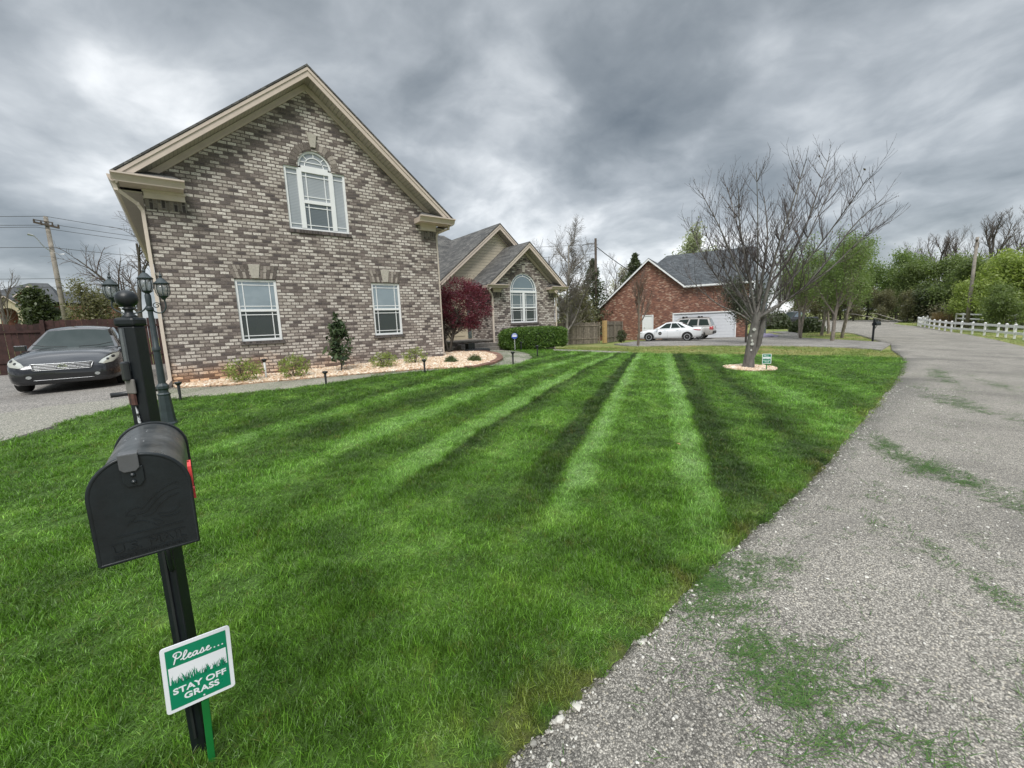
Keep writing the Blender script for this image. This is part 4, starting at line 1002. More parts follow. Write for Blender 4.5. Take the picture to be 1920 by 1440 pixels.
# ------------------------------------------------------------------ house beyond the red fence
fy = 95.; k_ = fy/80.
def fz(z): return 1.5+(z-1.5)*k_
fh = thing('brick_house', 'distant red brick house with dark hipped roof and cream arched porch behind the red fence', 'house', (-15.5*k_, fy, .6))
mb = MB(); X0, X1 = -17.8*k_, -13.2*k_
mb.box(-22*k_, -7.0*k_, fy+1.5, fy+10, .2, fz(6.1)); mb.box(-15.9*k_, -13.3*k_, fy, fy+1.6, .2, fz(6.2))
mb.add([(-15.9*k_, fy, fz(6.2)), (-13.3*k_, fy, fz(6.2)), (-13.3*k_, fy, fz(7.2)), (-14.6*k_, fy, fz(8.4)), (-15.9*k_, fy, fz(7.2))], [(0, 1, 2, 3, 4)])
mb.build('wall', M_['far_brick'], fh, world=True)
rf = MB()
rf.add([(-23*k_, fy+.5, fz(5.8)), (-12.0*k_, fy+.5, fz(6.6)), (-12.0*k_, fy+11, fz(6.6)), (-23*k_, fy+11, fz(5.8)), (-15.2*k_, fy+5, fz(9.3)), (-13.5*k_, fy+5, fz(9.3))], [(0, 1, 5, 4), (1, 2, 5), (2, 3, 4, 5), (0, 4, 3)])
rf.add([(-14*k_, fy+1.5, fz(6.6)), (-5*k_, fy+1.5, fz(6.2)), (-5*k_, fy+10, fz(6.2)), (-14*k_, fy+10, fz(6.6)), (-13*k_, fy+6, fz(8.35)), (-8*k_, fy+6, fz(8.1))], [(0, 1, 5, 4), (1, 2, 5), (2, 3, 4, 5)])
for (xl, xr, xa, zl, za, yo) in ((-16.0*k_, -13.2*k_, -14.6*k_, fz(7.2), fz(8.55), -.3), (-17.9*k_, -15.1*k_, -16.35*k_, fz(5.9), fz(7.15), -2.6)):
    for P, Q in (((xl, zl), (xa, za)), ((xa, za), (xr, zl))): rf.prism([P, Q, (Q[0], Q[1]+.08), (P[0], P[1]+.08)], 'y', fy+yo, fy+4)
rf.build('roof', simple('far_shingle', (.075, .08, .085), .95, var=.2, scale=2), fh, world=True)
for (xl, xr, xa, zl, za, yo) in ((-16.0*k_, -13.2*k_, -14.6*k_, fz(7.2), fz(8.55), -.36), (-17.9*k_, -15.1*k_, -16.35*k_, fz(5.9), fz(7.15), -2.66)):
    for P, Q in (((xl, zl), (xa, za)), ((xa, za), (xr, zl))): tr_ = MB(); tr_.prism([P, Q, (Q[0], Q[1]-.16), (P[0], P[1]-.16)], 'y', fy+yo, fy+yo+.08); tr_.build('rake_board', M_['tan_light'], fh, world=True)
mb = MB(); ax_, az_, ar = -16.3*k_, fz(4.95), .75*k_
outer = [(-17.7*k_, fz(3.0)), (ax_-ar, fz(3.0)), (ax_-ar, az_)]+arc(ax_, az_, ar, PI, 0, 12)[1:-1]+[(ax_+ar, az_), (ax_+ar, fz(3.0)), (-15.2*k_, fz(3.0)), (-15.2*k_, fz(5.85)), (-16.35*k_, fz(6.95)), (-17.7*k_, fz(5.85))]
wall_panel(mb, outer, [], fy-2.3); mb.build('porch_gable', simple('cream_stucco', (.45, .40, .29), .8), fh, world=True)
mb = MB(); mb.box(ax_-ar-.45, ax_-ar+.05, fy-2.45, fy-2.0, .5, fz(4.75)); mb.box(ax_-ar-.55, ax_-ar+.12, fy-2.55, fy-2.0, fz(4.75), fz(5.0)); mb.build('porch_column', simple('cream_column', (.62, .58, .46), .7), fh, world=True)
mb = MB(); rim(mb, -14.5*k_, fz(7.3), .0, .30*k_, fy-.06, fy-.02, 10); mb.box(-14.8*k_, -14.2*k_, fy-.06, fy-.02, fz(6.8), fz(7.3)); wd = mb.build('window', M_['white'], fh, world=True)
mb = MB(); mb.box(-14.68*k_, -14.32*k_, fy-.08, fy-.065, fz(6.9), fz(7.45)); mb.build('pane', M_['glass_dark'], wd, world=True)

# ------------------------------------------------------------------ fences
def board_fence(name, pts, hgt, mat, label, bw_=.14, jag=.03, rail=True, side=1, seed=0, base=None, lean=.0):
    rd = random.Random(seed)
    root = thing(name, label, 'fence', (pts[0][0], pts[0][1], h(*pts[0])))
    mb = MB(); rl = MB(); L0 = 0
    for a, b in zip(pts[:-1], pts[1:]):
        va, vb = Vector((*a, 0)), Vector((*b, 0)); d = vb-va; L = d.length; d.normalize(); nn_ = Vector((-d.y, d.x, 0))
        n_ = int(L/bw_)
        zs = hs([va.x+d.x*bw_*(i+.5) for i in range(n_)], [va.y+d.y*bw_*(i+.5) for i in range(n_)])
        for i in range(n_):
            p = va+d*bw_*(i+.5); z = zs[i]; hh = hgt+rd.uniform(-jag, jag)
            mb.obox(p+Vector((rd.uniform(-.003, .003), 0, z+hh/2))+nn_*rd.uniform(-.008, .008), d*bw_*.475, nn_*.009, Vector((rd.uniform(-lean, lean), 0, hh/2)))
        np_ = max(1, int(L/2.4))
        for i in range(np_+1):
            p = va+d*(L*i/np_)-nn_*side*.07; p.z = h(p.x, p.y)
            q = MB(); q.box(p.x-.045, p.x+.045, p.y-.045, p.y+.045, p.z, p.z+hgt+.02); q.build('post', mat, root, world=True)
        for f in (.25, .85):
            p = va-nn_*side*.03; q = vb-nn_*side*.03; p.z = h(p.x, p.y)+hgt*f; q.z = h(q.x, q.y)+hgt*f; rl.beam(p, q, .035, .09)
    mb.build('boards', mat, root, world=True)
    if rail: rl.build('rail', mat, root, world=True)
    return root
board_fence('privacy_fence', [(-9.0, 22.1), (-3.9, 22.1)], 1.73, M_['fence_red'], 'lower section of dark red board fence behind the parked grey sedan', seed=2)
board_fence('privacy_fence', [(-3.85, 22.02), (-.4, 21.9)], 1.84, M_['fence_red'], 'taller section of dark red board fence between the grey sedan and the brick corner', seed=3)
board_fence('wood_fence', [(14.0, 21.5), (22.0, 22.4), (26.1, 21.75)], 1.66, M_['wood_grey'], 'weathered grey board fence running from the brick wing to the new pine post', jag=.06, seed=4)
board_fence('wood_fence', [(26.7, 21.6), (31.5, 23.6)], 1.75, M_['wood_grey'], 'short weathered board fence between the new pine post and the red brick house', jag=.06, seed=5)
mb = MB(); x_, y_ = 26.42, 21.4; mb.box(-.17, .17, -.11, .11, 0, 1.78); o = mb.build('fence_post', M_['wood_new'], bevel=.01); o.location = (x_, y_, h(x_, y_)); tag(o, 'thick new yellow pine post standing in the grey fence line', 'fence post')

# white rail fences
def rail_fence(name, pts, hgt, nrail, label, pw=.13, cap=True, pitch=1.8, group=None):
    root = thing(name, label, 'fence', (pts[0][0], pts[0][1], h(*pts[0])), group=group)
    rl = MB(); ps = []
    for a, b in zip(pts[:-1], pts[1:]):
        L = math.hypot(b[0]-a[0], b[1]-a[1]); n_ = max(1, round(L/pitch))
        for i in range(n_+(b == pts[-1])): ps.append((a[0]+(b[0]-a[0])*i/n_, a[1]+(b[1]-a[1])*i/n_))
    zs = hs([p[0] for p in ps], [p[1] for p in ps])
    for (x, y), z in zip(ps, zs):
        q = MB(); q.box(x-pw/2, x+pw/2, y-pw/2, y+pw/2, z-.1, z+hgt)
        if cap: q.box(x-pw*.65, x+pw*.65, y-pw*.65, y+pw*.65, z+hgt, z+hgt+.03); q.add([(x-pw*.6, y-pw*.6, z+hgt+.03), (x+pw*.6, y-pw*.6, z+hgt+.03), (x+pw*.6, y+pw*.6, z+hgt+.03), (x-pw*.6, y+pw*.6, z+hgt+.03), (x, y, z+hgt+.09)], [(0, 1, 4), (1, 2, 4), (2, 3, 4), (3, 0, 4)])
        q.build('post', M_['fence_white'], root, world=True)
    for k in range(nrail):
        f = hgt*(.86 if nrail == 1 else (.36+.5*k/(nrail-1) if nrail == 2 else .3+.62*k/(nrail-1)))
        for i in range(len(ps)-1): rl.beam((*ps[i], zs[i]+f), (*ps[i+1], zs[i+1]+f), .045, .17 if nrail == 2 else .15)
    rl.build('rail', M_['fence_white'], root, world=True)
rail_fence('rail_fence', [(41.2, -.9), (43.96, .44), (48.62, 1.79), (55.28, 4.84), (61, 6.6), (66.75, 8.32), (69.5, 8.9), (73.5, 8.6)], .92, 2, 'low white two-rail fence with capped posts along the road verge')
rail_fence('rail_fence', [(58, 1.2), (62.0, 3.0), (66.0, 5.0), (67.0, 5.6)], 1.5, 3, 'tall white three-rail fence behind the low one, below the yellow-green tree', cap=False, pitch=3.2)

# ------------------------------------------------------------------ mailbox by the kerb
mx_, my_ = -.12, 1.73
mz = h(mx_, my_)
mbx = thing('mailbox', 'black arched metal mailbox with red flag on a ball-topped post beside the lawn edge', 'mailbox', (mx_, my_, mz))
def mp(mb, nm, mat, par=None, **k): return mb.build(nm, M_[mat] if isinstance(mat, str) else mat, par or mbx, world=True, **k)
blk = simple('mailbox_black', (.006, .010, .012), .42, var=.3, scale=22, bump=.06, bscale=120)
t = NT('mailbox_lid_metal'); v = t.obj()
dust_sheen = t.ramp(t.noise(v, 9., 5, .65), [(.35, (.035, .04, .042)), (.6, (.085, .09, .092)), (.75, (.17, .175, .175))]).outputs[0]  # grey sheen of the curved top is painted into these lighter tones
sc1 = t.noise(t.mapping(v, scale=(60, 7, 60)), 3., 3)
dust_sheen = t.mix(t.ramp(sc1, [(.70, 0.), (.76, .8)]).outputs[0], dust_sheen, (.45, .46, .46))
t.col(dust_sheen); t.set(Roughness=t.ramp(t.noise(v, 14., 3), [(.3, .25), (.7, .42)]).outputs[0]); lidm = t.m
def rotz(p, c, a): 
    x, y = p[0]-c[0], p[1]-c[1]; return (c[0]+x*math.cos(a)-y*math.sin(a), c[1]+x*math.sin(a)+y*math.cos(a), p[2])
pa = R(-32)
def rmb(mb, a=pa): mb.v = [rotz(p, (mx_, my_), a) for p in mb.v]; return mb
mb = MB(); mb.box(mx_-.024, mx_+.024, my_-.024, my_+.024, mz-.1, 1.535); mp(rmb(mb), 'post', 'blackp', bevel=.004)
mb = MB(); mb.box(mx_-.029, mx_+.029, my_-.029, my_+.029, 1.535, 1.562); mp(rmb(mb), 'post_cap', 'blackp', bevel=.008)
mb = MB(); mb.lathe([(0, 1.560), (.022, 1.561), (.017, 1.568), (.011, 1.574), (.010, 1.583), (.015, 1.587), (.015, 1.590), (.010, 1.593), (.017, 1.597), (.025, 1.606), (.028, 1.617), (.026, 1.629), (.018, 1.639), (.008, 1.644), (0, 1.645)], (mx_, my_, 0), 24); mp(mb, 'finial', 'blackp', smooth=True)
# corner highlight painted as a narrow grey bar, and the peeling number plate on the left face
mb = MB(); mb.box(mx_-.007, mx_+.007, my_-.030, my_-.024, 1.40, 1.53); mp(rmb(mb, R(-58)), 'painted_highlight', simple('highlight_grey', (.10, .11, .12), .3, var=.2))
mb = MB(); mb.box(mx_-.020, mx_+.020, my_-.032, my_-.0245, 1.33, 1.375); mp(rmb(mb, R(-58)), 'bracket', simple('dull_clip', (.16, .15, .14), .5, var=.3), bevel=.003)
mb = MB(); mb.box(mx_-.012, mx_+.012, my_-.042, my_-.0245, 1.37, 1.43); mp(rmb(mb, R(-58)), 'reflector', 'blackpl', bevel=.006)
mb = MB(); mb.box(mx_-.016, mx_+.014, my_-.0305, my_-.0245, 1.295, 1.33); mp(rmb(mb, R(-60)), 'rusty_patch', simple('rust', (.10, .045, .035), .8, var=.4, scale=60))
t = NT('peeling_film'); v = t.obj(); k = t.ramp(t.noise(v, 70., 4, .7), [(.40, 0.), (.5, 1.)]).outputs[0]
t.col(t.mix(k, (.02, .022, .024), (.62, .64, .66))); t.set(Roughness=.3); film = t.m
mb = MB(); mb.add([(mx_-.020, my_-.0262, 1.29), (mx_+.008, my_-.0262, 1.29), (mx_+.016, my_-.0262, 1.22), (mx_+.016, my_-.0262, 1.17), (mx_-.004, my_-.0262, 1.12), (mx_-.014, my_-.0262, 1.16)], [(0, 5, 4, 3, 2, 1)]); mb.add([(p[0], p[1]+.0015, p[2]) for p in mb.v[:6]], [(0, 1, 2, 3, 4, 5)]); mp(rmb(mb, R(-58)), 'number_plate', film)
# box: arch section in x-z, front at y=1.205, back at 1.68
bx0, bx1, bz0, top_ = -.1985, -.0335, 1.008, 1.236
cxm = (bx0+bx1)/2; rad = (bx1-bx0)/2; zsp = top_-rad
def arch_sec(g=0., n=20): return [(bx0-g, bz0-g)]+[(cxm-(rad+g)*math.cos(a), zsp+(rad+g)*math.sin(a)) for a in np.linspace(0, PI, n)]+[(bx1+g, bz0-g)]
FY, BY = 1.235, 1.675
mb = MB(); s_ = arch_sec(); n_ = len(s_)
vs = []; ys = list(np.linspace(FY, BY, 9))
for yy in ys: vs += [(p[0], yy, p[1]) for p in s_]
mb.add(vs, [(i*n_+k, i*n_+(k+1) % n_, (i+1)*n_+(k+1) % n_, (i+1)*n_+k) for i in range(len(ys)-1) for k in range(n_)])
mp(mb, 'body', lidm, smooth=True, sharp=40)
for nm, yy, g in (('back_panel', BY, .006),):
    mb = MB(); mb.prism([(p[0], p[1]) for p in arch_sec(g)], 'y', yy, yy+.016); mp(mb, nm, blk, bevel=.003)
# door: shallow pan with a rolled rim
mb = MB(); mb.prism(arch_sec(.004), 'y', FY-.006, FY); door_o = mp(mb, 'door', blk)
mb = MB(); rimp = [(p[0], FY-.003, p[1]) for p in arch_sec(.004, 26)]
mb.tube(rimp+[rimp[0]], .0045, 8, caps=False); mp(mb, 'door_rim', blk, door_o, smooth=True)
# latch tab over the top and its riveted tongue
mb = MB(); lx = cxm-.012
mb.prism([(lx-.017, top_+.010), (lx+.017, top_+.010), (lx+.017, top_-.022), (lx+.010, top_-.030), (lx-.010, top_-.030), (lx-.017, top_-.022)], 'y', FY-.0135, FY-.0105); mb.box(lx-.017, lx+.017, FY-.0135, FY+.02, top_+.008, top_+.011)
mp(mb, 'latch', simple('worn_latch', (.12, .125, .13), .35, .3, var=.2), door_o, bevel=.002)
mb = MB(); mb.prism([(lx-.016, top_-.02), (lx+.022, top_-.02), (lx+.022, top_-.055), (lx+.014, top_-.066), (lx-.008, top_-.066), (lx-.016, top_-.055)], 'y', FY-.010, FY-.006); mp(mb, 'latch_plate', blk, door_o, bevel=.002)
for dz in (-.038, -.054):
    mb = MB(); mb.v = []; mb.lathe([(0, 0), (.0055, 0), (.0045, .003), (0, .004)], (0, 0, 0), 12); mb.v = [(lx+.003+p[0], FY-.010-p[2], top_+dz+p[1]) for p in mb.v]; mp(mb, 'rivet', blk, door_o, smooth=True)

RC = [0]
def ribbon(mb, pts, w, y, d=.001, plane='xz', closed=False):
    y0_ = y
    P = [Vector((p[0], p[1])) for p in pts]
    for k_, (a, b) in enumerate(zip(P[:-1], P[1:])):
        t_ = (b-a)
        if t_.length < 1e-7: continue
        RC[0] += 1; y = y0_-(RC[0] % 60)*8e-6
        t_.normalize(); n_ = Vector((-t_.y, t_.x))*w/2; a2 = a-t_*w*.25; b2 = b+t_*w*.25
        q = [a2+n_, a2-n_, b2-n_, b2+n_]
        mb.add([(p.x, y-d, p.y) for p in q]+[(p.x, y, p.y) for p in q], [(0, 1, 2, 3), (0, 4, 5, 1), (1, 5, 6, 2), (2, 6, 7, 3), (3, 7, 4, 0)])
def cat(pts, n=6): return smooth_line([tuple(p) for p in pts], n)
# raised bird emblem and lettering pressed in the door
em = MB(); e0 = (-.150, 1.075); S_ = .10
def E_(l): return [(e0[0]+p[0]*S_, e0[1]+p[1]*S_) for p in l]
for st in ([(0, .32), (.08, .42), (.2, .46), (.3, .42), (.5, .62), (.75, .8), (.95, .86), (1.0, .82)], [(.2, .3), (.36, .32), (.52, .5), (.72, .66), (.98, .72)], [(.3, .22), (.46, .24), (.62, .42), (.8, .54), (.96, .58)], [(0, .32), (.1, .30), (.16, .24), (.05, .14), (.0, .08)], [(.05, .14), (.25, .12), (.42, .02), (.5, -.06), (.62, -.02), (.45, .1)], [(.55, .2), (.75, .16), (.9, .22), (.96, .3)], [(.58, .12), (.78, .08), (.94, .13)]):
    ribbon(em, cat(E_(st)), .0016, FY-.006, .0012)
ribbon(em, [(bx0+.03, 1.062), (bx1-.02, 1.062)], .002, FY-.006, .001)
ribbon(em, [(bx0+.018, 1.047), (bx1-.018, 1.047)], .0014, FY-.006, .001); ribbon(em, [(bx0+.018, 1.019), (bx1-.018, 1.019)], .0014, FY-.006, .001)
mp(em, 'emblem', blk, door_o)
def text_mesh(name, s_, size, mat, loc, parent, ext=.0008, rx=90, rzz=0, align='CENTER', shear=0, off=0., sx=1.):
    cu = bpy.data.curves.new(name, 'FONT'); cu.body = s_; cu.size = size; cu.extrude = ext; cu.align_x = align; cu.align_y = 'CENTER'; cu.shear = shear; cu.offset = off; cu.resolution_u = 3
    ob = bpy.data.objects.new('tmp', cu); col.objects.link(ob)
    me = bpy.data.meshes.new_from_object(ob.evaluated_get(bpy.context.evaluated_depsgraph_get())); bpy.data.objects.remove(ob)
    me.materials.clear(); me.materials.append(mat)
    o = bpy.data.objects.new(name, me); col.objects.link(o); o.parent = parent
    o.location = loc; o.rotation_euler = (R(rx), 0, R(rzz)); o.scale = (sx, 1, 1)
    return o
def rel(p): return (p[0]-mx_, p[1]-my_, p[2]-mz)
text_mesh('lettering', 'U.S. MAIL', .0245, blk, rel((cxm, FY-.0068, 1.033)), door_o, .0012, sx=1.3)
text_mesh('small_lettering', 'APPROVED BY THE POSTMASTER GENERAL', .0062, blk, rel((cxm, FY-.0065, 1.013)), door_o, .0008, sx=1.05)
# flag
red = simple('red_flag', (.75, .07, .07), .4, var=.15)
mb = MB(); mb.box(bx1+.004, bx1+.007, 1.30, 1.315, 1.10, 1.185); mb.box(bx1+.0035, bx1+.0105, 1.255, 1.32, 1.135, 1.185); mb.box(bx1+.002, bx1+.011, 1.295, 1.320, 1.090, 1.115); mp(mb, 'flag', red)
# arm under the box and scroll bracket
mb = MB(); mb.box(cxm-.02, cxm+.02, 1.30, 1.72, .985, 1.003); mp(mb, 'arm', 'blackp')
mb = MB(); sp_ = [(mx_+.0, 1.70, .74), (mx_, 1.675, .78), (mx_, 1.665, .83), (mx_, 1.68, .86), (mx_, 1.66, .89), (mx_, 1.60, .93), (mx_, 1.52, .97), (mx_, 1.46, .985)]
mb.tube(smooth_line(sp_, 4), .008, 8)
mb.tube([(mx_, 1.69+.02*math.cos(a)*(1-a/14), .82+.028*math.sin(a)*(1-a/14)) for a in np.linspace(0, 9, 30)], .006, 6); mp(mb, 'scroll_bracket', 'blackp', smooth=True)
mb = MB(); mb.box(mx_-.004, mx_+.004, my_-.030, my_-.024, .1, .95); mp(rmb(mb), 'seam', 'blackpl')

# ------------------------------------------------------------------ yard signs
grn = simple('sign_green', (.004, .22, .11), .35, var=.04); wht = simple('sign_white', (.80, .82, .86), .35, var=.02)
dgr = simple('sign_dark_green', (.004, .085, .05), .4, var=.1)
def yard_sign(loc, rz, label, stake_h, group=None, tilt=0.):
    """0.18 x 0.23 m board; local x right, z up, face towards -y"""
    root = thing('yard_sign', label, 'sign', loc, rz, group)
    W2, z0, z1 = .0925, stake_h, stake_h+.232
    mb = MB(); r = .010; P = []
    for cx_, cz, a0 in ((W2-r, z0+r, -PI/2), (W2-r, z1-r, 0), (-W2+r, z1-r, PI/2), (-W2+r, z0+r, PI)):
        P += [(cx_+r*math.cos(a0+PI/2*i/4), cz+r*math.sin(a0+PI/2*i/4)) for i in range(5)]
    mb.prism(P, 'y', 0, .004); b = mb.build('board', wht, root)
    mb = MB(); g = .012; yf = -.0006
    mb.add([(-W2+g, yf, z0+g), (W2-g, yf, z0+g), (W2-g, yf, z1-g), (-W2+g, yf, z1-g)], [(0, 1, 2, 3)]); mb.build('green_field', grn, b)
    mb = MB(); yf = -.0011; zb, zt = z0+.088, z0+.158
    mb.add([(-W2+.016, yf, zb+.012), (W2-.016, yf, zb+.012), (W2-.016, yf, zt), (-W2+.016, yf, zt)], [(0, 1, 2, 3)]); mb.build('white_panel', wht, b)
    mb = MB(); rd = random.Random(4); yf = -.0016
    for i in range(70):
        x = rd.uniform(-W2+.018, W2-.018); hh = rd.uniform(.008, .030)*(1.0 if i % 3 else 1.25); l = rd.uniform(-.010, .010); w_ = rd.uniform(.0012, .003)
        x2 = max(-W2+.016, min(W2-.016, x+l))
        mb.add([(x-w_, yf, zb+.006), (x+w_, yf, zb+.006), (x+l*.35+w_*.5, yf, zb+.012+hh*.55), (x2, yf, zb+.012+hh), (x+l*.35-w_*.5, yf, zb+.012+hh*.55)], [(0, 1, 2, 3, 4)])
        yf -= .000004
    mb.build('grass_print', [grn, dgr][0], b)
    mb = MB(); yf = -.0021
    for i in range(22):
        x = rd.uniform(-W2+.02, W2-.02); hh = rd.uniform(.012, .03); l = rd.uniform(-.006, .006)
        mb.add([(x-.0008, yf, zb+.010), (x+.0008, yf, zb+.010), (x+l, yf, zb+.012+hh)], [(0, 1, 2)]); yf -= .000004
    mb.build('dark_blades', dgr, b)
    # script "Please..."
    mb = MB(); k = .0315; ox, oz = -.066, z0+.168
    L_ = [[(.15, .0), (.42, .95)], [(.30, .70), (.18, .92), (.30, 1.12), (.62, 1.15), (.80, .95), (.72, .68), (.50, .52), (.34, .56)],
          [(.70, .25), (.92, .40), (1.18, .80), (1.22, 1.02), (1.12, 1.05), (1.0, .80), (.90, .35), (.94, .16), (1.08, .18), (1.25, .32)],
          [(1.25, .32), (1.42, .42), (1.52, .52), (1.46, .60), (1.34, .52), (1.28, .32), (1.34, .16), (1.50, .16), (1.66, .30)],
          [(2.02, .52), (1.88, .58), (1.70, .46), (1.64, .26), (1.74, .15), (1.92, .28), (2.04, .54), (1.98, .26), (2.04, .16), (2.18, .22), (2.32, .42)],
          [(2.32, .42), (2.46, .66), (2.52, .40), (2.46, .18), (2.30, .15), (2.26, .22)], [(2.46, .18), (2.64, .24), (2.76, .34)],
          [(2.76, .34), (2.92, .44), (3.0, .54), (2.94, .62), (2.82, .54), (2.76, .34), (2.82, .18), (2.98, .16), (3.14, .28)]]
    for st in L_: ribbon(mb, [(ox+p[0]*k*1.05, oz+p[1]*k) for p in cat(st, 5)], .0036, -.0012, .0006)
    for i in range(3): ribbon(mb, [(ox+(3.38+.33*i)*k*1.05, oz+.2*k), (ox+(3.44+.33*i)*k*1.05, oz+.2*k)], .0042, -.0012, .0006)
    mb.build('script_lettering', wht, b)
    text_mesh('lettering', 'STAY OFF', .0285, wht, (0, -.0012, z0+.071), b, .0005, off=.0007, sx=1.15)
    text_mesh('lettering', 'GRASS', .0285, wht, (.002, -.0012, z0+.042), b, .0005, off=.0007, sx=1.15)
    mb = MB(); mb.add([(.006+.003*math.cos(a), -.0012, z0+.0185+.003*math.sin(a)) for a in np.linspace(0, 2*PI, 10)[:-1]], [tuple(range(9))]); mb.build('rivet', wht, b)
    mb = MB(); mb.prism([(-.004, -.05), (.016, -.05), (.017, z0+.12), (-.005, z0+.12)], 'y', .005, .012); mb.build('stake', simple('green_stake', (.01, .16, .035), .4, var=.15), root, bevel=.002)
    root.rotation_euler = (0, tilt, rz)
    return root
yard_sign((-.106, 1.64, h(-.09, 1.64)-.01), R(0), 'green and white yard sign on a green stake in front of the mailbox post', .285, 'stay off grass signs', tilt=R(2))
ys2 = yard_sign((12.30, 4.46, h(12.3, 4.46)), R(-62), 'small green and white yard sign at the bare tree ring', .19, 'stay off grass signs')
ys2.scale = (1.15,)*3

# ------------------------------------------------------------------ three-lantern lamp post
lp = thing('lamp_post', 'tall grey-green lamp post with three glass lanterns behind the mailbox', 'lamp', (-.315, 7.77, h(-.315, 7.77)))
lm = simple('lamp_green_grey', (.030, .042, .046), .45, var=.25, scale=10)
mb = MB(); mb.lathe([(0, 0), (.115, 0), (.115, .05), (.10, .07), (.085, .22), (.072, .46), (.08, .48), (.06, .5), (.06, .54), (.075, .56), (.075, .60), (.05, .63), (.045, .64)], n=8); mb.build('base', lm, lp, bevel=.003)
mb = MB(); mb.lathe([(.045, .6), (.040, 1.10), (.050, 1.11), (.050, 1.15), (.036, 1.17), (.030, 1.66), (.045, 1.68), (.045, 1.71), (.03, 1.73), (.036, 1.80), (.036, 1.88), (.02, 1.92)], n=14); mb.build('pole', lm, lp, smooth=True, sharp=35)
clear = NT('lantern_glass'); clear.col((.30, .32, .33)); clear.set(Roughness=.12)
tb = clear.n('BsdfTransparent'); mxs = clear.n('MixShader', Fac=.5); clear.t.links.new(clear.b.outputs[0], mxs.inputs[1]); clear.t.links.new(tb.outputs[0], mxs.inputs[2]); clear.t.links.new(mxs.outputs[0], clear.out.inputs[0])
for k, (dx, dy, zb) in enumerate(((.0, .0, 1.93), (-.37, .10, 1.84), (.17, -.04, 1.86))):
    if k:
        mb = MB(); mb.tube(smooth_line([(0, 0, 1.78), (dx*.25, dy*.25, 1.66), (dx*.75, dy*.75, 1.64), (dx*1.05, dy*1.05, 1.72), (dx, dy, zb)], 5), .010, 8)
        mb.tube([(dx*.45+.045*(1-a/12)*math.cos(a)*(1 if dx > 0 else -1), dy*.45, 1.74+.045*(1-a/12)*math.sin(a)) for a in np.linspace(0, 8, 26)], .006, 6); mb.build('arm', lm, lp, smooth=True)
    mb = MB(); mb.lathe([(0, zb-.05), (.02, zb-.04), (.028, zb-.02), (.055, zb), (.062, zb+.015), (0, zb+.016)], (dx, dy, 0), 16); mb.lathe([(0, zb+.17), (.088, zb+.172), (.092, zb+.185), (.060, zb+.215), (.034, zb+.25), (.016, zb+.262), (.016, zb+.275), (.024, zb+.285), (.012, zb+.30), (.009, zb+.315), (.003, zb+.35), (0, zb+.352)], (dx, dy, 0), 16)
    for q in range(8):
        a = 2*PI*q/8; mb.tube([(dx+r*math.cos(a), dy+r*math.sin(a), z) for r, z in ((.060, zb+.012), (.078, zb+.06), (.084, zb+.11), (.076, zb+.172))], .0045, 5)
    ln_ = mb.build('lantern', lm, lp, smooth=True, sharp=30)
    mb = MB(); mb.lathe([(.055, zb+.016), (.073, zb+.06), (.079, zb+.11), (.071, zb+.168)], (dx, dy, 0), 16); mb.build('lantern_glass', clear.m, ln_, smooth=True)
    mb = MB(); mb.lathe([(0, zb+.016), (.012, zb+.02), (.012, zb+.06), (.022, zb+.09), (.02, zb+.115), (0, zb+.125)], (dx, dy, 0), 10); mb.build('bulb', wht, ln_, smooth=True)

# ------------------------------------------------------------------ small solar path lights
def path_light(x, y, hgt, label, pale=False, hook=False):
    r_ = thing('path_light', label, 'garden light', (x, y, h(x, y)), group='stake lights along the bed and path')
    mb = MB(); mb.lathe([(0, -.03), (.018, -.03), (.024, hgt*.85), (.02, hgt*.88), (0, hgt*.89)], n=10); mb.build('stake', M_['white'] if pale else M_['blackpl'], r_, smooth=True, sharp=40)
    mb = MB(); mb.lathe([(0, hgt*.86), (.03, hgt*.87), (.058, hgt*.97), (.060, hgt), (.05, hgt+.012), (0, hgt+.016)], n=16); mb.build('head', M_['blackpl'], r_, smooth=True, sharp=40)
    mb = MB(); mb.box(-.03, .03, -.03, .03, hgt+.013, hgt+.019); mb.build('solar_cell', M_['glass_dark'], r_)
    if hook: mb = MB(); mb.tube([(0, 0, hgt*.8), (-.06, 0, hgt*.85), (-.11, 0, hgt*.95), (-.1, 0, hgt)], .006, 6); mb.build('hook', M_['blackpl'], r_, smooth=True)
    return r_
path_light(-.17, 9.62, .36, 'black stake light nearest the downspout at the driveway corner')
path_light(2.24, 9.18, .30, 'black stake light in the lawn edge below the magnolia')
path_light(4.42, 8.98, .34, 'black stake light in the lawn edge below the right ground-floor window')
path_light(1.42, 11.15, .46, 'black-headed light on a white stake between two yellow-green shrubs', pale=True)
path_light(6.99, 8.82, .37, 'black stake light at the bulge of the curved garden path')
path_light(9.31, 10.4, .38, 'hooked black stake light in the lawn in front of the hedge', hook=True)
path_light(10.55, 12.75, .36, 'small black stake light between the round blue sign and the hedge')
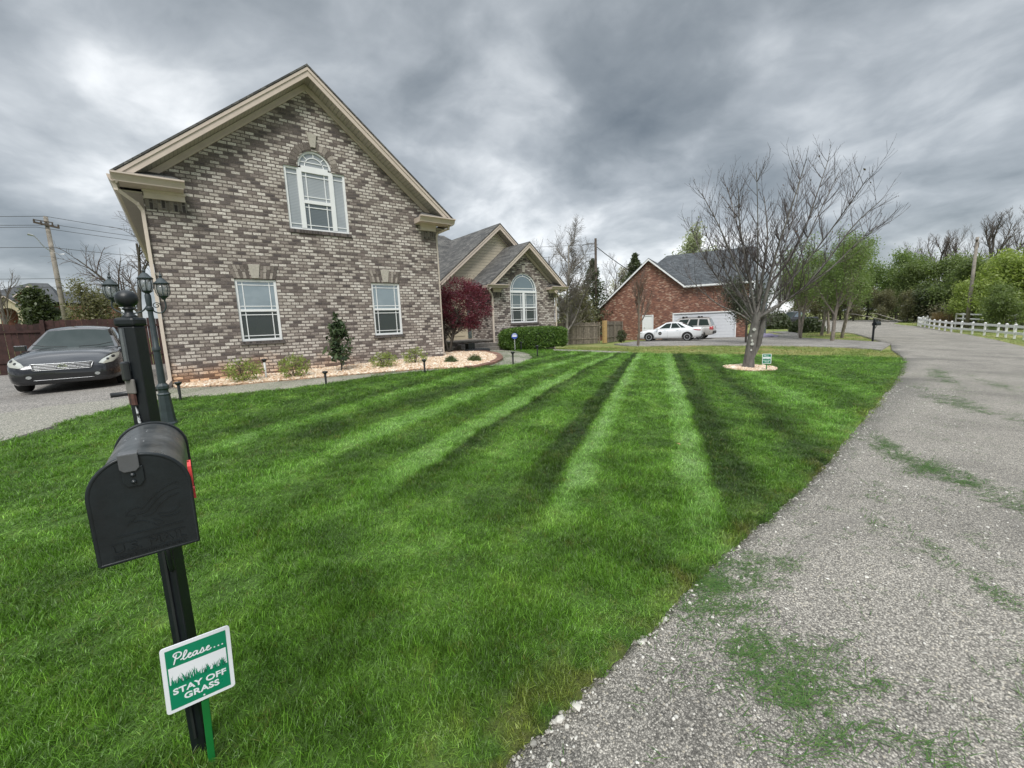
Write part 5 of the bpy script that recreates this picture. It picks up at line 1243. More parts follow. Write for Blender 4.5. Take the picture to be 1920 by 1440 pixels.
# round security sign
ss = thing('security_sign', 'small blue and white octagonal sign on a thin pale stake by the hedge', 'sign', (10.35, 12.9, h(10.35, 12.9)), R(-38))
mb = MB(); mb.tube([(0, 0, 0), (0, 0, .5)], .008, 6); mb.build('stake', M_['white'], ss)
oc = [(.125*math.cos(PI/8+PI/4*i), .60+.125*math.sin(PI/8+PI/4*i)) for i in range(8)]
mb = MB(); mb.prism(oc, 'y', -.02, -.012); bd = mb.build('board', simple('sign_blue', (.05, .10, .42), .4, var=.1), ss)
mb = MB(); mb.add([(.085*math.cos(a), -.0215, .60+.06+.03*math.sin(a)) for a in np.linspace(0, PI, 9)], [tuple(range(8, -1, -1))]); mb.add([(-.09, -.0215, .57), (.09, -.0215, .57), (.09, -.0215, .63), (-.09, -.0215, .63)], [(0, 1, 2, 3)]); mb.build('white_mark', wht, bd)

# ------------------------------------------------------------------ vehicles
def loft_body(stations, nsec=19, nst=70):
    """stations (x, halfwidth, z_bottom, z_shoulder, z_top) -> smooth closed shell, +x is the nose"""
    S = np.array(stations, float); tt = np.linspace(0, len(S)-1, nst); P = np.vstack([S[0], S, S[-1]])
    out = []
    for t_ in tt:
        i = min(int(t_), len(S)-2); f = t_-i; p0, p1, p2, p3 = P[i], P[i+1], P[i+2], P[min(i+3, len(P)-1)]
        out.append(.5*((2*p1)+(-p0+p2)*f+(2*p0-5*p1+4*p2-p3)*f*f+(-p0+3*p1-3*p2+p3)*f**3))
    V = []
    for x, w_, zb, zs, zt in out:
        H_ = zs-zb
        sec = [(0, zb), (w_*.6, zb), (w_*.90, zb+.01), (w_*.975, zb+.07*1), (w_*.992, zb+H_*.32), (w_, zb+H_*.55), (w_*.992, zb+H_*.78), (w_*.955, zb+H_*.94), (w_*.88, zs+.012), (w_*.62, zs+(zt-zs)*.72), (w_*.3, zs+(zt-zs)*.95), (0, zt)]
        full = [(y, z) for y, z in sec]+[(-y, z) for y, z in sec[-2:0:-1]]
        V += [(x, y, z) for y, z in full]
    ns = 22; n_ = len(out)
    F = [(i*ns+k, i*ns+(k+1) % ns, (i+1)*ns+(k+1) % ns, (i+1)*ns+k) for i in range(n_-1) for k in range(ns)]
    F += [tuple(range(ns-1, -1, -1)), tuple(range((n_-1)*ns, n_*ns))]
    return V, F
def paint(name, c, rough=.28, metal=.5, dust_sheen=.15):
    t = NT(name); v = t.obj(); t.col(t.mix(t.math('MULTIPLY', t.noise(v, 3., 4), dust_sheen), c, (.30, .28, .25))); t.set(Metallic=metal, Roughness=t.ramp(t.noise(v, 5., 4), [(.3, rough-.05), (.7, rough+.1)]).outputs[0], Coat__Weight=.8, Coat__Roughness=.06); return t.m
M_['tyre'] = simple('tyre', (.018, .018, .018), .8, var=.2); M_['carglass'] = glassmat('car_glass', (.020, .030, .026), 0., rough=.03, frk=.6)
M_['chrome'] = simple('chrome', (.75, .76, .77), .15, 1., var=.04); M_['alloy'] = simple('alloy', (.52, .53, .54), .3, .7, var=.08)
M_['lamp_lens'] = glassmat('headlamp_lens', (.36, .36, .31), .12, rough=.08); M_['tail'] = glassmat('tail_lens', (.38, .02, .02), .1); M_['trimblk'] = simple('trim_black', (.012, .012, .013), .5, var=.2)

M_['rimw'] = simple('painted_rim', (.62, .64, .66), .35, var=.05)
class Car:
    def __init__(s, name, label, cat, loc, rz, stations, mat, group=None):
        s.root = thing(name, label, cat, loc, rz, group); s.mat = mat
        V, F = loft_body(stations); s.bvh = BVHTree.FromPolygons([Vector(v) for v in V], F)
        mb = MB(); mb.add(V, F); s.body = mb.build('body', mat, s.root, smooth=True, sharp=50)
    def patch(s, name, poly, axis, mat, off=.006, par=None, step=.02, only=None):
        """a panel laid on the shell: poly in (y,z) for axis '+x'/'-x', (x,z) for '+y'/'-y', (x,y) for '+z'"""
        bm = bmesh.new(); bm.faces.new([bm.verts.new((p[0], p[1], 0)) for p in poly])
        for ax in (0, 1):
            lo, hi = min(p[ax] for p in poly), max(p[ax] for p in poly); k = math.floor(lo/step)*step
            while k < hi:
                co = [0, 0, 0]; no = [0, 0, 0]; co[ax] = k+1e-5; no[ax] = 1
                bmesh.ops.bisect_plane(bm, geom=bm.verts[:]+bm.edges[:]+bm.faces[:], plane_co=co, plane_no=no); k += step
        sg = 1 if axis[0] == '+' else -1; bad = []
        for v in bm.verts:
            a, b = v.co.x, v.co.y
            if axis[1] == 'x': o, d = Vector((sg*6, a, b)), Vector((-sg, 0, 0))
            elif axis[1] == 'y': o, d = Vector((a, sg*4, b)), Vector((0, -sg, 0))
            else: o, d = Vector((a, b, 4)), Vector((0, 0, -1))
            hit_, nrm, _, _ = s.bvh.ray_cast(o, d)
            if hit_ is None: bad.append(v); continue
            if nrm.dot(d) > 0: nrm = -nrm
            v.co = hit_+nrm*off*.6-d*off*.4
        bmesh.ops.delete(bm, geom=bad, context='VERTS'); bmesh.ops.recalc_face_normals(bm, faces=bm.faces)
        me = bpy.data.meshes.new(name); bm.to_mesh(me); bm.free(); me.materials.append(mat); me.polygons.foreach_set('use_smooth', [True]*len(me.polygons)); me.update()
        o = bpy.data.objects.new(name, me); col.objects.link(o); o.parent = par or s.root; return o
    def bar(s, name, pts, hgt, off, mat, par=None):
        P = []
        for (y0, z0), (y1, z1) in zip(pts[:-1], pts[1:]):
            k = max(2, int(math.hypot(y1-y0, z1-z0)/.03))
            for i in range(k+1): P.append((y0+(y1-y0)*i/k, z0+(z1-z0)*i/k))
        Q = []
        for y_, z_ in P:
            h_ = s.bvh.ray_cast(Vector((6, y_, z_)), Vector((-1, 0, 0)))[0]
            if h_ is not None and (not Q or (Vector(Q[-1])-Vector((h_.x+off, y_, z_))).length > 1e-4): Q.append((h_.x+off, y_, z_))
        mb = MB(); mb.tube(Q, hgt*.55, 6); return mb.build(name, mat, par or s.root, smooth=True)
    def wheel(s, x, y, r, w_=.21, spokes=7, rimm=None):
        sg = 1 if y > 0 else -1
        mb = MB(); mb.lathe([(r*.62, -w_/2), (r*.93, -w_/2), (r, -w_/2+.03), (r, w_/2-.03), (r*.93, w_/2), (r*.62, w_/2)], n=28); mb.v = [(x+p[0], y-sg*w_/2+p[2]*sg, r+p[1]) for p in mb.v]
        wo = mb.build('wheel', M_['tyre'], s.root, smooth=True, sharp=40)
        mb = MB()
        def T(px, py, pz): return (x+px, y-sg*w_/2+sg*pz, r+py)
        q = MB(); q.lathe([(r*.66, w_/2-.035), (r*.66, w_/2+.004), (r*.60, w_/2+.004), (r*.58, w_/2-.06), (0, w_/2-.06)], n=28); mb.add([T(*p) for p in q.v], q.f)
        for i in range(spokes):
            a = 2*PI*i/spokes+.3; c, s2 = math.cos(a), math.sin(a); wd = r*.085
            pts = [(c*r*.1-s2*wd, s2*r*.1+c*wd), (c*r*.6-s2*wd*.8, s2*r*.6+c*wd*.8), (c*r*.6+s2*wd*.8, s2*r*.6-c*wd*.8), (c*r*.1+s2*wd, s2*r*.1-c*wd)]
            z0 = w_/2-.012; mb.add([T(p[0], p[1], z0) for p in pts]+[T(p[0], p[1], z0-.03) for p in pts], [(0, 1, 2, 3), (0, 4, 5, 1), (1, 5, 6, 2), (2, 6, 7, 3)])
        q = MB(); q.lathe([(r*.16, w_/2-.04), (r*.16, w_/2-.006), (r*.1, w_/2), (0, w_/2)], n=14); mb.add([T(*p) for p in q.v], q.f)
        mb.build('rim', rimm or M_['alloy'], wo)
    def arch(s, x, y, r):
        sg = 1 if y > 0 else -1; n_ = 24
        pts = [(x+r*math.cos(a), .33+r*math.sin(a)) for a in np.linspace(-.25, PI+.25, n_)]
        pts = [p for p in pts if p[1] > .16]
        s.patch('wheel_arch', pts, ('+' if sg > 0 else '-')+'y', M_['trimblk'], .012, step=.08)
    def cabin(s, lo, hi, zlo, zhi, wlo, whi, pane_split, crown=.05, rearq=.0, roofmat=None, bow=.10):
        """lo=(x rear base, x front base), hi=(x rear top, x front top)"""
        (xr0, xf0), (xr1, xf1) = lo, hi; nu, nv = 12, 7
        def wid(v): return wlo+(whi-wlo)*(v**1.15)
        def zz_(v, base): return base+(zhi-base)*v
        def front(u, v): v = v; return Vector((xf0+(xf1-xf0)*v+bow*.9*(1-u*u)*(1-.4*v), u*wid(v)*.985, zlo[1]+(zhi-zlo[1])*(v-.10*v*(v-1)*-1)+crown*v*v*(1-u*u)))
        def rear(u, v): return Vector((xr0+(xr1-xr0)*v-bow*.8*(1-u*u)*(1-.4*v), u*wid(v)*.985, zlo[0]+(zhi-zlo[0])*v+crown*v*v*(1-u*u)))
        def side(t_, v, sg):
            a, b = rear(1, v), front(1, v); p = a.lerp(b, t_); arch_ = .055*math.sin(PI*t_)
            p.z += arch_*v; p.y = sg*(wid(v)+.02*math.sin(PI*t_)); return p
        def roof(u, t_):
            p = rear(u, 1).lerp(front(u, 1), t_); p.z += .055*math.sin(PI*t_)*(1-.0*u*u)+crown*.2*math.sin(PI*t_)*(1-u*u); p.y = u*(whi*.985+.0*t_); return p
        s.cf = dict(front=front, rear=rear, side=side)
        mb = MB()
        def grid(f, A, B, flip=False):
            vs = [f(a, b) for a in A for b in B]; m = len(B); fs = []
            for i in range(len(A)-1):
                for j in range(m-1):
                    q = (i*m+j, (i+1)*m+j, (i+1)*m+j+1, i*m+j+1); fs.append(q[::-1] if flip else q)
            mb.add(vs, fs)
        Us = np.linspace(-1, 1, nu+1); Vs = np.linspace(0, 1, nv+1)
        grid(front, Us, Vs); grid(rear, Us, Vs, True); grid(lambda t_, v: side(t_, v, 1), Vs2 := np.linspace(0, 1, 15), Vs, False); grid(lambda t_, v: side(t_, v, -1), Vs2, Vs, True); grid(roof, Us, Vs2, False)
        bm = bmesh.new(); me_ = bpy.data.meshes.new('cabin'); me_.from_pydata([tuple(p) for p in mb.v], [], mb.f); bm.from_mesh(me_); bmesh.ops.remove_doubles(bm, verts=bm.verts, dist=.012); bmesh.ops.recalc_face_normals(bm, faces=bm.faces); bm.to_mesh(me_); bm.free()
        me_.materials.append(roofmat or s.mat); me_.polygons.foreach_set('use_smooth', [True]*len(me_.polygons)); me_.set_sharp_from_angle(angle=R(42))
        o = bpy.data.objects.new('cabin', me_); col.objects.link(o); o.parent = s.root
        def pane(name, f, A, B, par=None, off=.006, mat=None):
            vs = []; A = np.linspace(*A, 10); B = np.linspace(*B, 6)
            c0 = f(sum(A)/len(A), sum(B)/len(B)); cen = Vector(((xr0+xf0)/2, 0, zlo[1]))
            for a in A:
                for b in B:
                    p = f(a, b); e = 1e-3; du = f(a+e, b)-p; dv = f(a, b+e)-p; n_ = du.cross(dv).normalized()
                    if n_.dot(p-cen) < 0: n_ = -n_
                    vs.append(p+n_*off)
            m = 6; fs = [(i*m+j, (i+1)*m+j, (i+1)*m+j+1, i*m+j+1) for i in range(9) for j in range(m-1)]
            q = MB(); q.add(vs, fs); return q.build(name, mat or M_['carglass'], s.root, smooth=True)
        pane('windscreen', front, (-.93, .93), (.06, .93)); pane('rear_window', rear, (-.86, .86), (.12, .9))
        for sg in (1, -1):
            for (t0, t1, cut) in pane_split:
                def f(a, b, sg=sg, t0=t0, t1=t1, cut=cut):
                    if cut: # pane narrows towards the top on its raked side
                        return side(a, b, sg)
                    return side(a, b, sg)
                pane('side_window', f, (t0, t1), (.14, .88))
def mirror(c, x, y, z):
    for sg in (1, -1):
        mb = MB(); mb.obox((x, sg*y, z), (.055, 0, 0), (0, .10, 0), (0, 0, .065)); mb.beam((x, sg*(y-.16), z-.04), (x, sg*y, z-.02), .05, .03)
        o = mb.build('door_mirror', c.mat, c.root, bevel=.02)
        q = MB(); q.obox((x-.058, sg*y, z+.005), (.002, 0, 0), (0, .085, 0), (0, 0, .05)); q.build('mirror_glass', M_['chrome'], o)

# charcoal sedan on the driveway, nose towards the street
gp = paint('charcoal_paint', (.035, .037, .043), .18, .7, .05)
sx_, sy_ = -2.17, 14.45
car = Car('parked_car', 'charcoal grey sedan parked nose-out on the driveway in front of the dark red fence', 'car', (sx_+.05, sy_+1.35, h(sx_, sy_+1)), R(-90-1),
    [(-2.40, .60, .42, .80, .88), (-2.34, .78, .34, .90, .98), (-2.1, .87, .28, .96, 1.05), (-1.5, .925, .22, .96, 1.03), (-.6, .935, .19, .94, 1.0), (.3, .935, .19, .92, .98), (.95, .93, .20, .90, .97), (1.4, .925, .21, .86, .95), (1.85, .915, .21, .80, .90), (2.12, .895, .20, .74, .84), (2.30, .84, .20, .67, .76), (2.40, .76, .20, .60, .67), (2.45, .68, .21, .54, .60), (2.47, .60, .23, .50, .54)], gp)
car.cabin((-1.95, 1.02), (-1.05, .10), (.98, .93), 1.40, .80, .58, [(.06, .19, 0), (.23, .52, 0), (.56, .90, 0)])
for x in (1.42, -1.38):
    for y in (.93, -.93): car.arch(x, y, .385); car.wheel(x, y*1.012, .335)
mirror(car, .62, .97, .985)
for sg in (1, -1):
    car.patch('headlight', [(sg*.57, .60), (sg*.63, .675), (sg*.80, .79), (sg*.87, .80), (sg*.88, .70), (sg*.80, .61), (sg*.66, .575)], '+x', M_['lamp_lens'], .012)
    car.patch('fog_recess', [(sg*.52, .33), (sg*.78, .31), (sg*.80, .39), (sg*.60, .41)], '+x', M_['trimblk'], .006)
    car.patch('fog_light', [(sg*.53+.045*math.cos(a), .37+.035*math.sin(a)) for a in np.linspace(0, 2*PI, 12)[:-1]], '+x', M_['alloy'], .014)
    for xs in (.15, -.75): car.patch('door_handle', [(xs, .83), (xs+.18, .84), (xs+.18, .865), (xs, .86)], '+y' if sg > 0 else '-y', M_['chrome'], .018)
    for xs in (.98, .02, -.95): car.patch('door_seam', [(xs, .26), (xs+.012, .26), (xs+.012, .92), (xs, .92)], '+y' if sg > 0 else '-y', M_['trimblk'], .002)
gr = car.patch('grille', [(-.44, .515), (.44, .515), (.48, .645), (-.48, .645)], '+x', M_['trimblk'], .014)
for zb_ in (.545, .577, .609): car.bar('grille_bar', [(-.45, zb_), (.45, zb_)], .013, .030, M_['alloy'], gr)
car.bar('grille_trim', [(-.49, .648), (-.24, .640), (.24, .640), (.49, .648)], .018, .030, M_['alloy'], gr); car.bar('grille_trim', [(-.445, .512), (.445, .512)], .014, .026, M_['alloy'], gr)
for sg in (1, -1): car.bar('grille_trim', [(sg*.445, .512), (sg*.49, .648)], .020, .026, M_['alloy'], gr)
hx = car.bvh.ray_cast(Vector((6, 0, .578)), Vector((-1, 0, 0)))[0].x
mb = MB(); n_ = 24
for i in range(n_):
    a0, a1 = 2*PI*i/n_, 2*PI*(i+1)/n_
    mb.obox((hx+.03, .062*math.cos((a0+a1)/2), .578+.046*math.sin((a0+a1)/2)), (.006, 0, 0), (0, -.062*math.sin((a0+a1)/2)*.14, .046*math.cos((a0+a1)/2)*.14), (0, .007*math.cos((a0+a1)/2), .007*math.sin((a0+a1)/2)))
mb.box(hx+.026, hx+.038, -.08, .08, .570, .586); mb.build('badge', M_['chrome'], gr)
for sg in (1, -1):
    for yy, zz_, rr0 in ((.80, .725, .030), (.72, .675, .024)):
        car.patch('lamp_projector', [(sg*yy+rr0*math.cos(a), zz_+rr0*math.sin(a)) for a in np.linspace(0, 2*PI, 14)[:-1]], '+x', M_['trimblk'], .016)
car.patch('lower_intake', [(-.46, .30), (.46, .30), (.50, .405), (-.50, .405)], '+x', M_['trimblk'], .008)
car.bar('intake_trim', [(-.47, .298), (.47, .298)], .010, .012, M_['alloy'])
mb = MB()
for sg in (-1, 1): mb.tube([(1.13, sg*.1, .985), (1.08, sg*.45, 1.0), (.98, sg*.70, 1.06)], .008, 5)
car_w = mb.build('wiper', M_['trimblk'], car.root)

# white sedan in the neighbour's drive, seen from its left side
wp = paint('white_paint', (.74, .76, .78), .3, .0, .05)
hv = math.atan2(18.89-16.43, 28.89-29.86)
wc = Car('parked_car', 'white sedan with round dark door emblem parked before the red brick garage', 'car', (30.7, 18.3, h(30.7, 18.3)), hv,
    [(-2.43, .60, .40, .90, .98), (-2.38, .78, .34, .98, 1.04), (-2.15, .88, .28, 1.0, 1.07), (-1.5, .92, .22, .98, 1.04), (-.6, .925, .20, .93, .99), (.3, .925, .20, .90, .96), (1.0, .92, .20, .88, .96), (1.5, .91, .21, .85, .93), (1.95, .88, .21, .77, .86), (2.25, .80, .22, .68, .76), (2.40, .65, .27, .56, .62), (2.44, .5, .33, .48, .52)], wp)
wc.cabin((-1.85, 1.12), (-.85, .22), (.98, .92), 1.40, .78, .57, [(.16, .27, 0), (.30, .55, 0), (.585, .88, 0)])
for x in (1.43, -1.42):
    for y in (.92, -.92): wc.arch(x, y, .40); wc.wheel(x, y*1.02, .335, spokes=10, rimm=M_['rimw'])
mirror(wc, .78, .98, .98)
for sg in (1, -1):
    ax = '+y' if sg > 0 else '-y'
    wc.patch('tail_light', [(-2.36, .86), (-1.78, .93), (-1.95, .84), (-2.2, .80), (-2.36, .80)], ax, M_['tail'], .012)
    wc.patch('headlight', [(2.28, .66), (1.92, .74), (2.0, .67), (2.2, .61)], ax, M_['lamp_lens'], .012)
    for xs in (.12, -.80): wc.patch('door_handle', [(xs, .80), (xs+.19, .81), (xs+.19, .84), (xs, .83)], ax, M_['alloy'], .015)
    for xs in (1.0, .02, -.92): wc.patch('door_seam', [(xs, .26), (xs+.014, .26), (xs+.014, .9), (xs, .9)], ax, M_['alloy'], .002)
    wc.patch('emblem', [(.58+.13*math.cos(a), .63+.13*math.sin(a)) for a in np.linspace(0, 2*PI, 24)[:-1]], ax, simple('emblem_navy', (.03, .04, .06), .5, var=.1), .006)
    wc.patch('emblem_centre', [(.58+.045*math.cos(a), .63+.045*math.sin(a)) for a in np.linspace(0, 2*PI, 12)[:-1]], ax, simple('emblem_gold', (.30, .26, .16), .5), .010)
wc.patch('bumper_insert', [(-.7, .36), (.7, .36), (.74, .50), (-.74, .50)], '-x', M_['trimblk'], .01)

# tan-silver wagon behind it
sp2 = paint('silver_paint', (.52, .50, .48), .3, .4)
hv2 = hv-R(4)
sv = Car('parked_car', 'silver sport utility car with black roof rack parked between the white sedan and the garage', 'car', (33.53, 18.6, h(33.5, 18.6)), hv2,
    [(-2.30, .70, .45, .98, 1.02), (-2.25, .82, .40, 1.04, 1.08), (-2.0, .88, .35, 1.06, 1.1), (-1.3, .90, .30, 1.05, 1.09), (0, .905, .28, 1.03, 1.08), (1.0, .90, .28, 1.02, 1.08), (1.6, .88, .29, .98, 1.05), (2.0, .82, .30, .90, .98), (2.2, .70, .36, .75, .82), (2.25, .5, .42, .6, .65)], sp2)
sv.cabin((-2.22, 1.15), (-1.95, .45), (1.05, 1.04), 1.70, .84, .68, [(.05, .29, 0), (.33, .56, 0), (.60, .88, 0)], bow=.06)
for x in (1.40, -1.35):
    for y in (.9, -.9): sv.arch(x, y, .43); sv.wheel(x, y*1.02, .37, spokes=6)
mirror(sv, .78, .98, 1.12)
mb = MB()
for y in (.62, -.62): mb.tube([(-1.8, y, 1.78), (.3, y, 1.80)], .018, 6)
for x in (-1.2, .0): mb.beam((x, -.68, 1.83), (x, .68, 1.83), .05, .03); [mb.box(x-.08, x+.08, y-.05, y+.05, 1.74, 1.90) for y in (-.62, .62)]
mb.build('roof_rack', M_['trimblk'], sv.root)
for sg in (1, -1):
    sv.patch('tail_light', [(sg*.70, .78), (sg*.82, .78), (sg*.82, 1.05), (sg*.70, 1.05)], '-x', M_['tail'], .02)
    sv.patch('tail_light', [(-2.24, .78), (-2.05, .80), (-2.05, 1.03), (-2.24, 1.05)], '+y' if sg > 0 else '-y', M_['tail'], .012)
sv.patch('rear_bumper', [(-.8, .45), (.8, .45), (.8, .68), (-.8, .68)], '-x', M_['trimblk'], .05)
sv.patch('number_plate', [(-.2, .78), (.2, .78), (.2, .9), (-.2, .9)], '-x', M_['white'], .03)

# dark pick-up far down the street
dp = paint('dark_paint', (.018, .02, .028), .3, .3)
fx, fy_ = 63.5, 19.9
fc = Car('parked_truck', 'dark pickup parked far down the street beyond the clipped bush', 'truck', (fx, fy_, h(fx, fy_)), R(150),
    [(-2.7, .85, .5, 1.05, 1.07), (-2.4, .95, .45, 1.1, 1.12), (-1, .98, .4, 1.1, 1.12), (.6, .98, .4, 1.1, 1.14), (1.9, .96, .4, 1.08, 1.14), (2.5, .88, .42, .98, 1.04), (2.7, .7, .5, .8, .84)], dp)
fc.cabin((-.9, 1.25), (-.6, .55), (1.1, 1.1), 1.82, .88, .72, [(.08, .48, 0), (.53, .9, 0)], bow=.05)
for x in (1.7, -1.6):
    for y in (.97, -.97): fc.arch(x, y, .46); fc.wheel(x, y*1.02, .40, spokes=6)

# ------------------------------------------------------------------ neighbour's post box
o = thing('mailbox', 'distant black mailbox on a scrolled post at the bend of the road', 'mailbox', (34.64, 6.46, h(34.64, 6.46)), R(-10))
mb = MB(); mb.box(-.045, .045, -.045, .045, -.1, 1.38); mb.lathe([(0, 1.38), (.05, 1.39), (.03, 1.45), (0, 1.46)], n=10); mb.build('post', M_['blackp'], o)
mb = MB(); secs = [(.06, .98)]+[(.06+.30+.30*-math.cos(a), 1.12+.15*math.sin(a)) for a in ()]
q = [(-.12, 1.0)]+[(-.12*math.cos(a), 1.12+.12*math.sin(a)) for a in np.linspace(0, PI, 10)]+[(.12, 1.0)]
mb.prism(q, 'x', .02, .66); mb.build('box', M_['blackp'], o)
mb = MB(); mb.box(.15, .5, -.02, .02, 1.25, 1.36); mb.build('nameplate', M_['blackp'], o)
mb = MB(); mb.tube(smooth_line([(.05, 0, .62), (.12, 0, .78), (.3, 0, .9), (.45, 0, .99)], 5), .018, 6); mb.tube([(.16+.06*math.cos(a)*(1-a/10), 0, .90+.06*math.sin(a)*(1-a/10)) for a in np.linspace(0, 7, 18)], .012, 5); mb.build('scroll_bracket', M_['blackp'], o)

# corrugated drain elbow by the steps, heap on the neighbour's drive, fallen leaf
mb = MB(); pth = smooth_line([(8.1, 13.25, .50), (8.5, 13.2, .52), (8.9, 13.1, .53), (9.2, 13.05, .50)], 8); mb.tube([(x, y, z) for x, y, z in pth], [.07+.012*(i % 2) for i in range(len(pth))], 12)
o = mb.build('drain_pipe', M_['blackpl'], smooth=True); tag(o, 'short black corrugated pipe lying at the foot of the entry steps', 'drain pipe')
mb = MB(); mb.box(8.45, 8.75, 13.35, 13.6, .46, .80); o = mb.build('utility_box', M_['blackpl'], bevel=.02); tag(o, 'small black box standing left of the entry steps behind the maple', 'utility box')
rd = random.Random(3); bm = bmesh.new(); bmesh.ops.create_icosphere(bm, subdivisions=3, radius=1)
for v in bm.verts:
    k = 1+.35*mnoise.noise(v.co*2.1); v.co = Vector((v.co.x*1.0*k, v.co.y*.55*k, max(v.co.z, -.1)*.28*k))
me = bpy.data.meshes.new('tarp'); bm.to_mesh(me); bm.free(); me.materials.append(simple('pale_purple_sheet', (.34, .30, .42), .6, var=.25, scale=3)); me.polygons.foreach_set('use_smooth', [True]*len(me.polygons))
x_, y_ = 37.4, 13.9; o = bpy.data.objects.new('tarp', me); col.objects.link(o); o.location = (x_, y_, h(x_, y_)+.02); o.rotation_euler[2] = R(-60); tag(o, 'pale purple crumpled sheet lying on the drive behind the bare tree', 'tarp')
mb = MB(); vs = [(-.045, 0, 0), (-.015, .022, .008), (.02, .02, .012), (.05, 0, .006), (.02, -.02, .014), (-.015, -.022, .004)]; mb.add(vs, [(0, 1, 2, 3, 4, 5)][::1]); mb.add([(x, y, z-.002) for x, y, z in vs], [(5, 4, 3, 2, 1, 0)])
o = mb.build('fallen_leaf', simple('dry_leaf', (.50, .28, .14), .7, var=.2)); o.location = (4.15, 2.35, h(4.15, 2.35)+.085); o.rotation_euler = (.3, .2, 1.); tag(o, 'single dry tan leaf lying on the striped lawn', 'leaf')

# ------------------------------------------------------------------ trees and shrubs
def bark(name, c, c2=None, sc_=8.):
    t = NT(name); v = t.obj(); c2 = c2 or tuple(x*.5 for x in c)
    cc = t.ramp(t.noise(t.mapping(v, scale=(1, 1, .35)), sc_, 5, .65), [(.35, c2), (.65, c)]).outputs[0]
    t.col(cc); t.set(Roughness=.9); t.bump(t.noise(t.mapping(v, scale=(1, 1, .3)), sc_*3, 4, .7), .7, .02); return t.m
class Wood:
    """branches as tapered tubes collected into one mesh"""
    def __init__(s): s.V = []; s.F = []; s.n = 0; s.tips = []; s.segs = []
    def tube(s, P, r, k):
        P = np.asarray(P, float); m = len(P); T = np.gradient(P, axis=0); T /= np.maximum(np.linalg.norm(T, axis=1, keepdims=True), 1e-9)
        ref = np.array([.3, .5, .81]); U_ = np.cross(T, ref); U_ /= np.maximum(np.linalg.norm(U_, axis=1, keepdims=True), 1e-6); W_ = np.cross(T, U_)
        a = np.arange(k)*2*PI/k; ring = U_[:, None]*np.cos(a)[None, :, None]+W_[:, None]*np.sin(a)[None, :, None]
        s.V.append((P[:, None]+ring*np.asarray(r)[:, None, None]).reshape(-1, 3))
        i = np.arange(m-1)[:, None]*k; j = np.arange(k)[None]; j2 = (j+1) % k
        s.F.append((np.stack([i+j, i+j2, i+k+j2, i+k+j], -1)+s.n).reshape(-1, 4)); s.n += m*k
    def build(s, name, mat, parent):
        return np_mesh(name, np.concatenate(s.V), np.concatenate(s.F), mat, parent, smooth=True)
def nrm(v): return v/max(np.linalg.norm(v), 1e-9)
def grow(wd, tw, p, d, L, r, lvl, maxl, rd, up=.25, wig=.18, kids=(5, 7), spread=.9, lenf=.6, start=.25, thin=.004, droop=0.):
    """wd: thick wood, tw: fine twigs. children leave along the limb and turn upwards"""
    n = max(4, min(9, int(L/.18)+3)); P = [np.array(p, float)]; d = nrm(np.array(d, float)); dirs = [d]
    for i in range(n-1):
        d = nrm(d+rd.normal(0, wig, 3)*.5+np.array([0, 0, up*.35-droop*.3*(i/n)])); P.append(P[-1]+d*L/(n-1)); dirs.append(d)
    P = np.array(P); rr_ = np.linspace(r, max(r*.35, thin*.6) if lvl < maxl else thin*.5, n)
    (wd if lvl < 2 else tw).tube(P, rr_, 8 if lvl == 0 else 6 if lvl == 1 else 4 if lvl == 2 else 3)
    wd.tips.append((P[-1], dirs[-1])); 
    for q in range(1, n): wd.segs.append((P[q], dirs[q], lvl))
    if lvl >= maxl: return
    nk = rd.randint(kids[0], kids[1]+1)
    for k in range(nk):
        f = start+(1-start)*(k+rd.uniform(.1, .9))/nk; i = min(int(f*(n-1)), n-2); fr = f*(n-1)-i
        q = P[i]*(1-fr)+P[i+1]*fr; t_ = dirs[i]
        side = nrm(np.cross(t_, rd.normal(0, 1, 3))); nd = nrm(t_*(1.05-spread*.4)+side*spread*rd.uniform(.6, 1.1)+np.array([0, 0, up*.5]))
        grow(wd, tw, q, nd, L*lenf*rd.uniform(.65, 1.15)*(1.1-.45*f), rr_[i]*.62, lvl+1, maxl, rd, up, wig, kids, spread, lenf, start*.7, thin, droop)
def leaf_cloud(P, size, rd, per=1, jit=.1, mat=None, name='crown', parent=None, aspect=.6, flat=.0):
    P = np.repeat(np.asarray(P), per, axis=0); P = P+rd.normal(0, jit, P.shape); n = len(P)
    a = rd.normal(0, 1, (n, 3)); a[:, 2] *= (1-flat); a /= np.linalg.norm(a, axis=1, keepdims=True); b = np.cross(a, rd.normal(0, 1, (n, 3))); b /= np.linalg.norm(b, axis=1, keepdims=True)
    s_ = size*np.exp(rd.normal(0, .3, (n, 1))); a = a*s_; b = b*s_*aspect
    V = np.stack([P-a, P-b*.9, P+a, P+b*.9], 1).reshape(-1, 3)
    V[1::4] += (a*.15); F = np.arange(4*n).reshape(n, 4)
    return np_mesh(name, V, F, mat, parent)

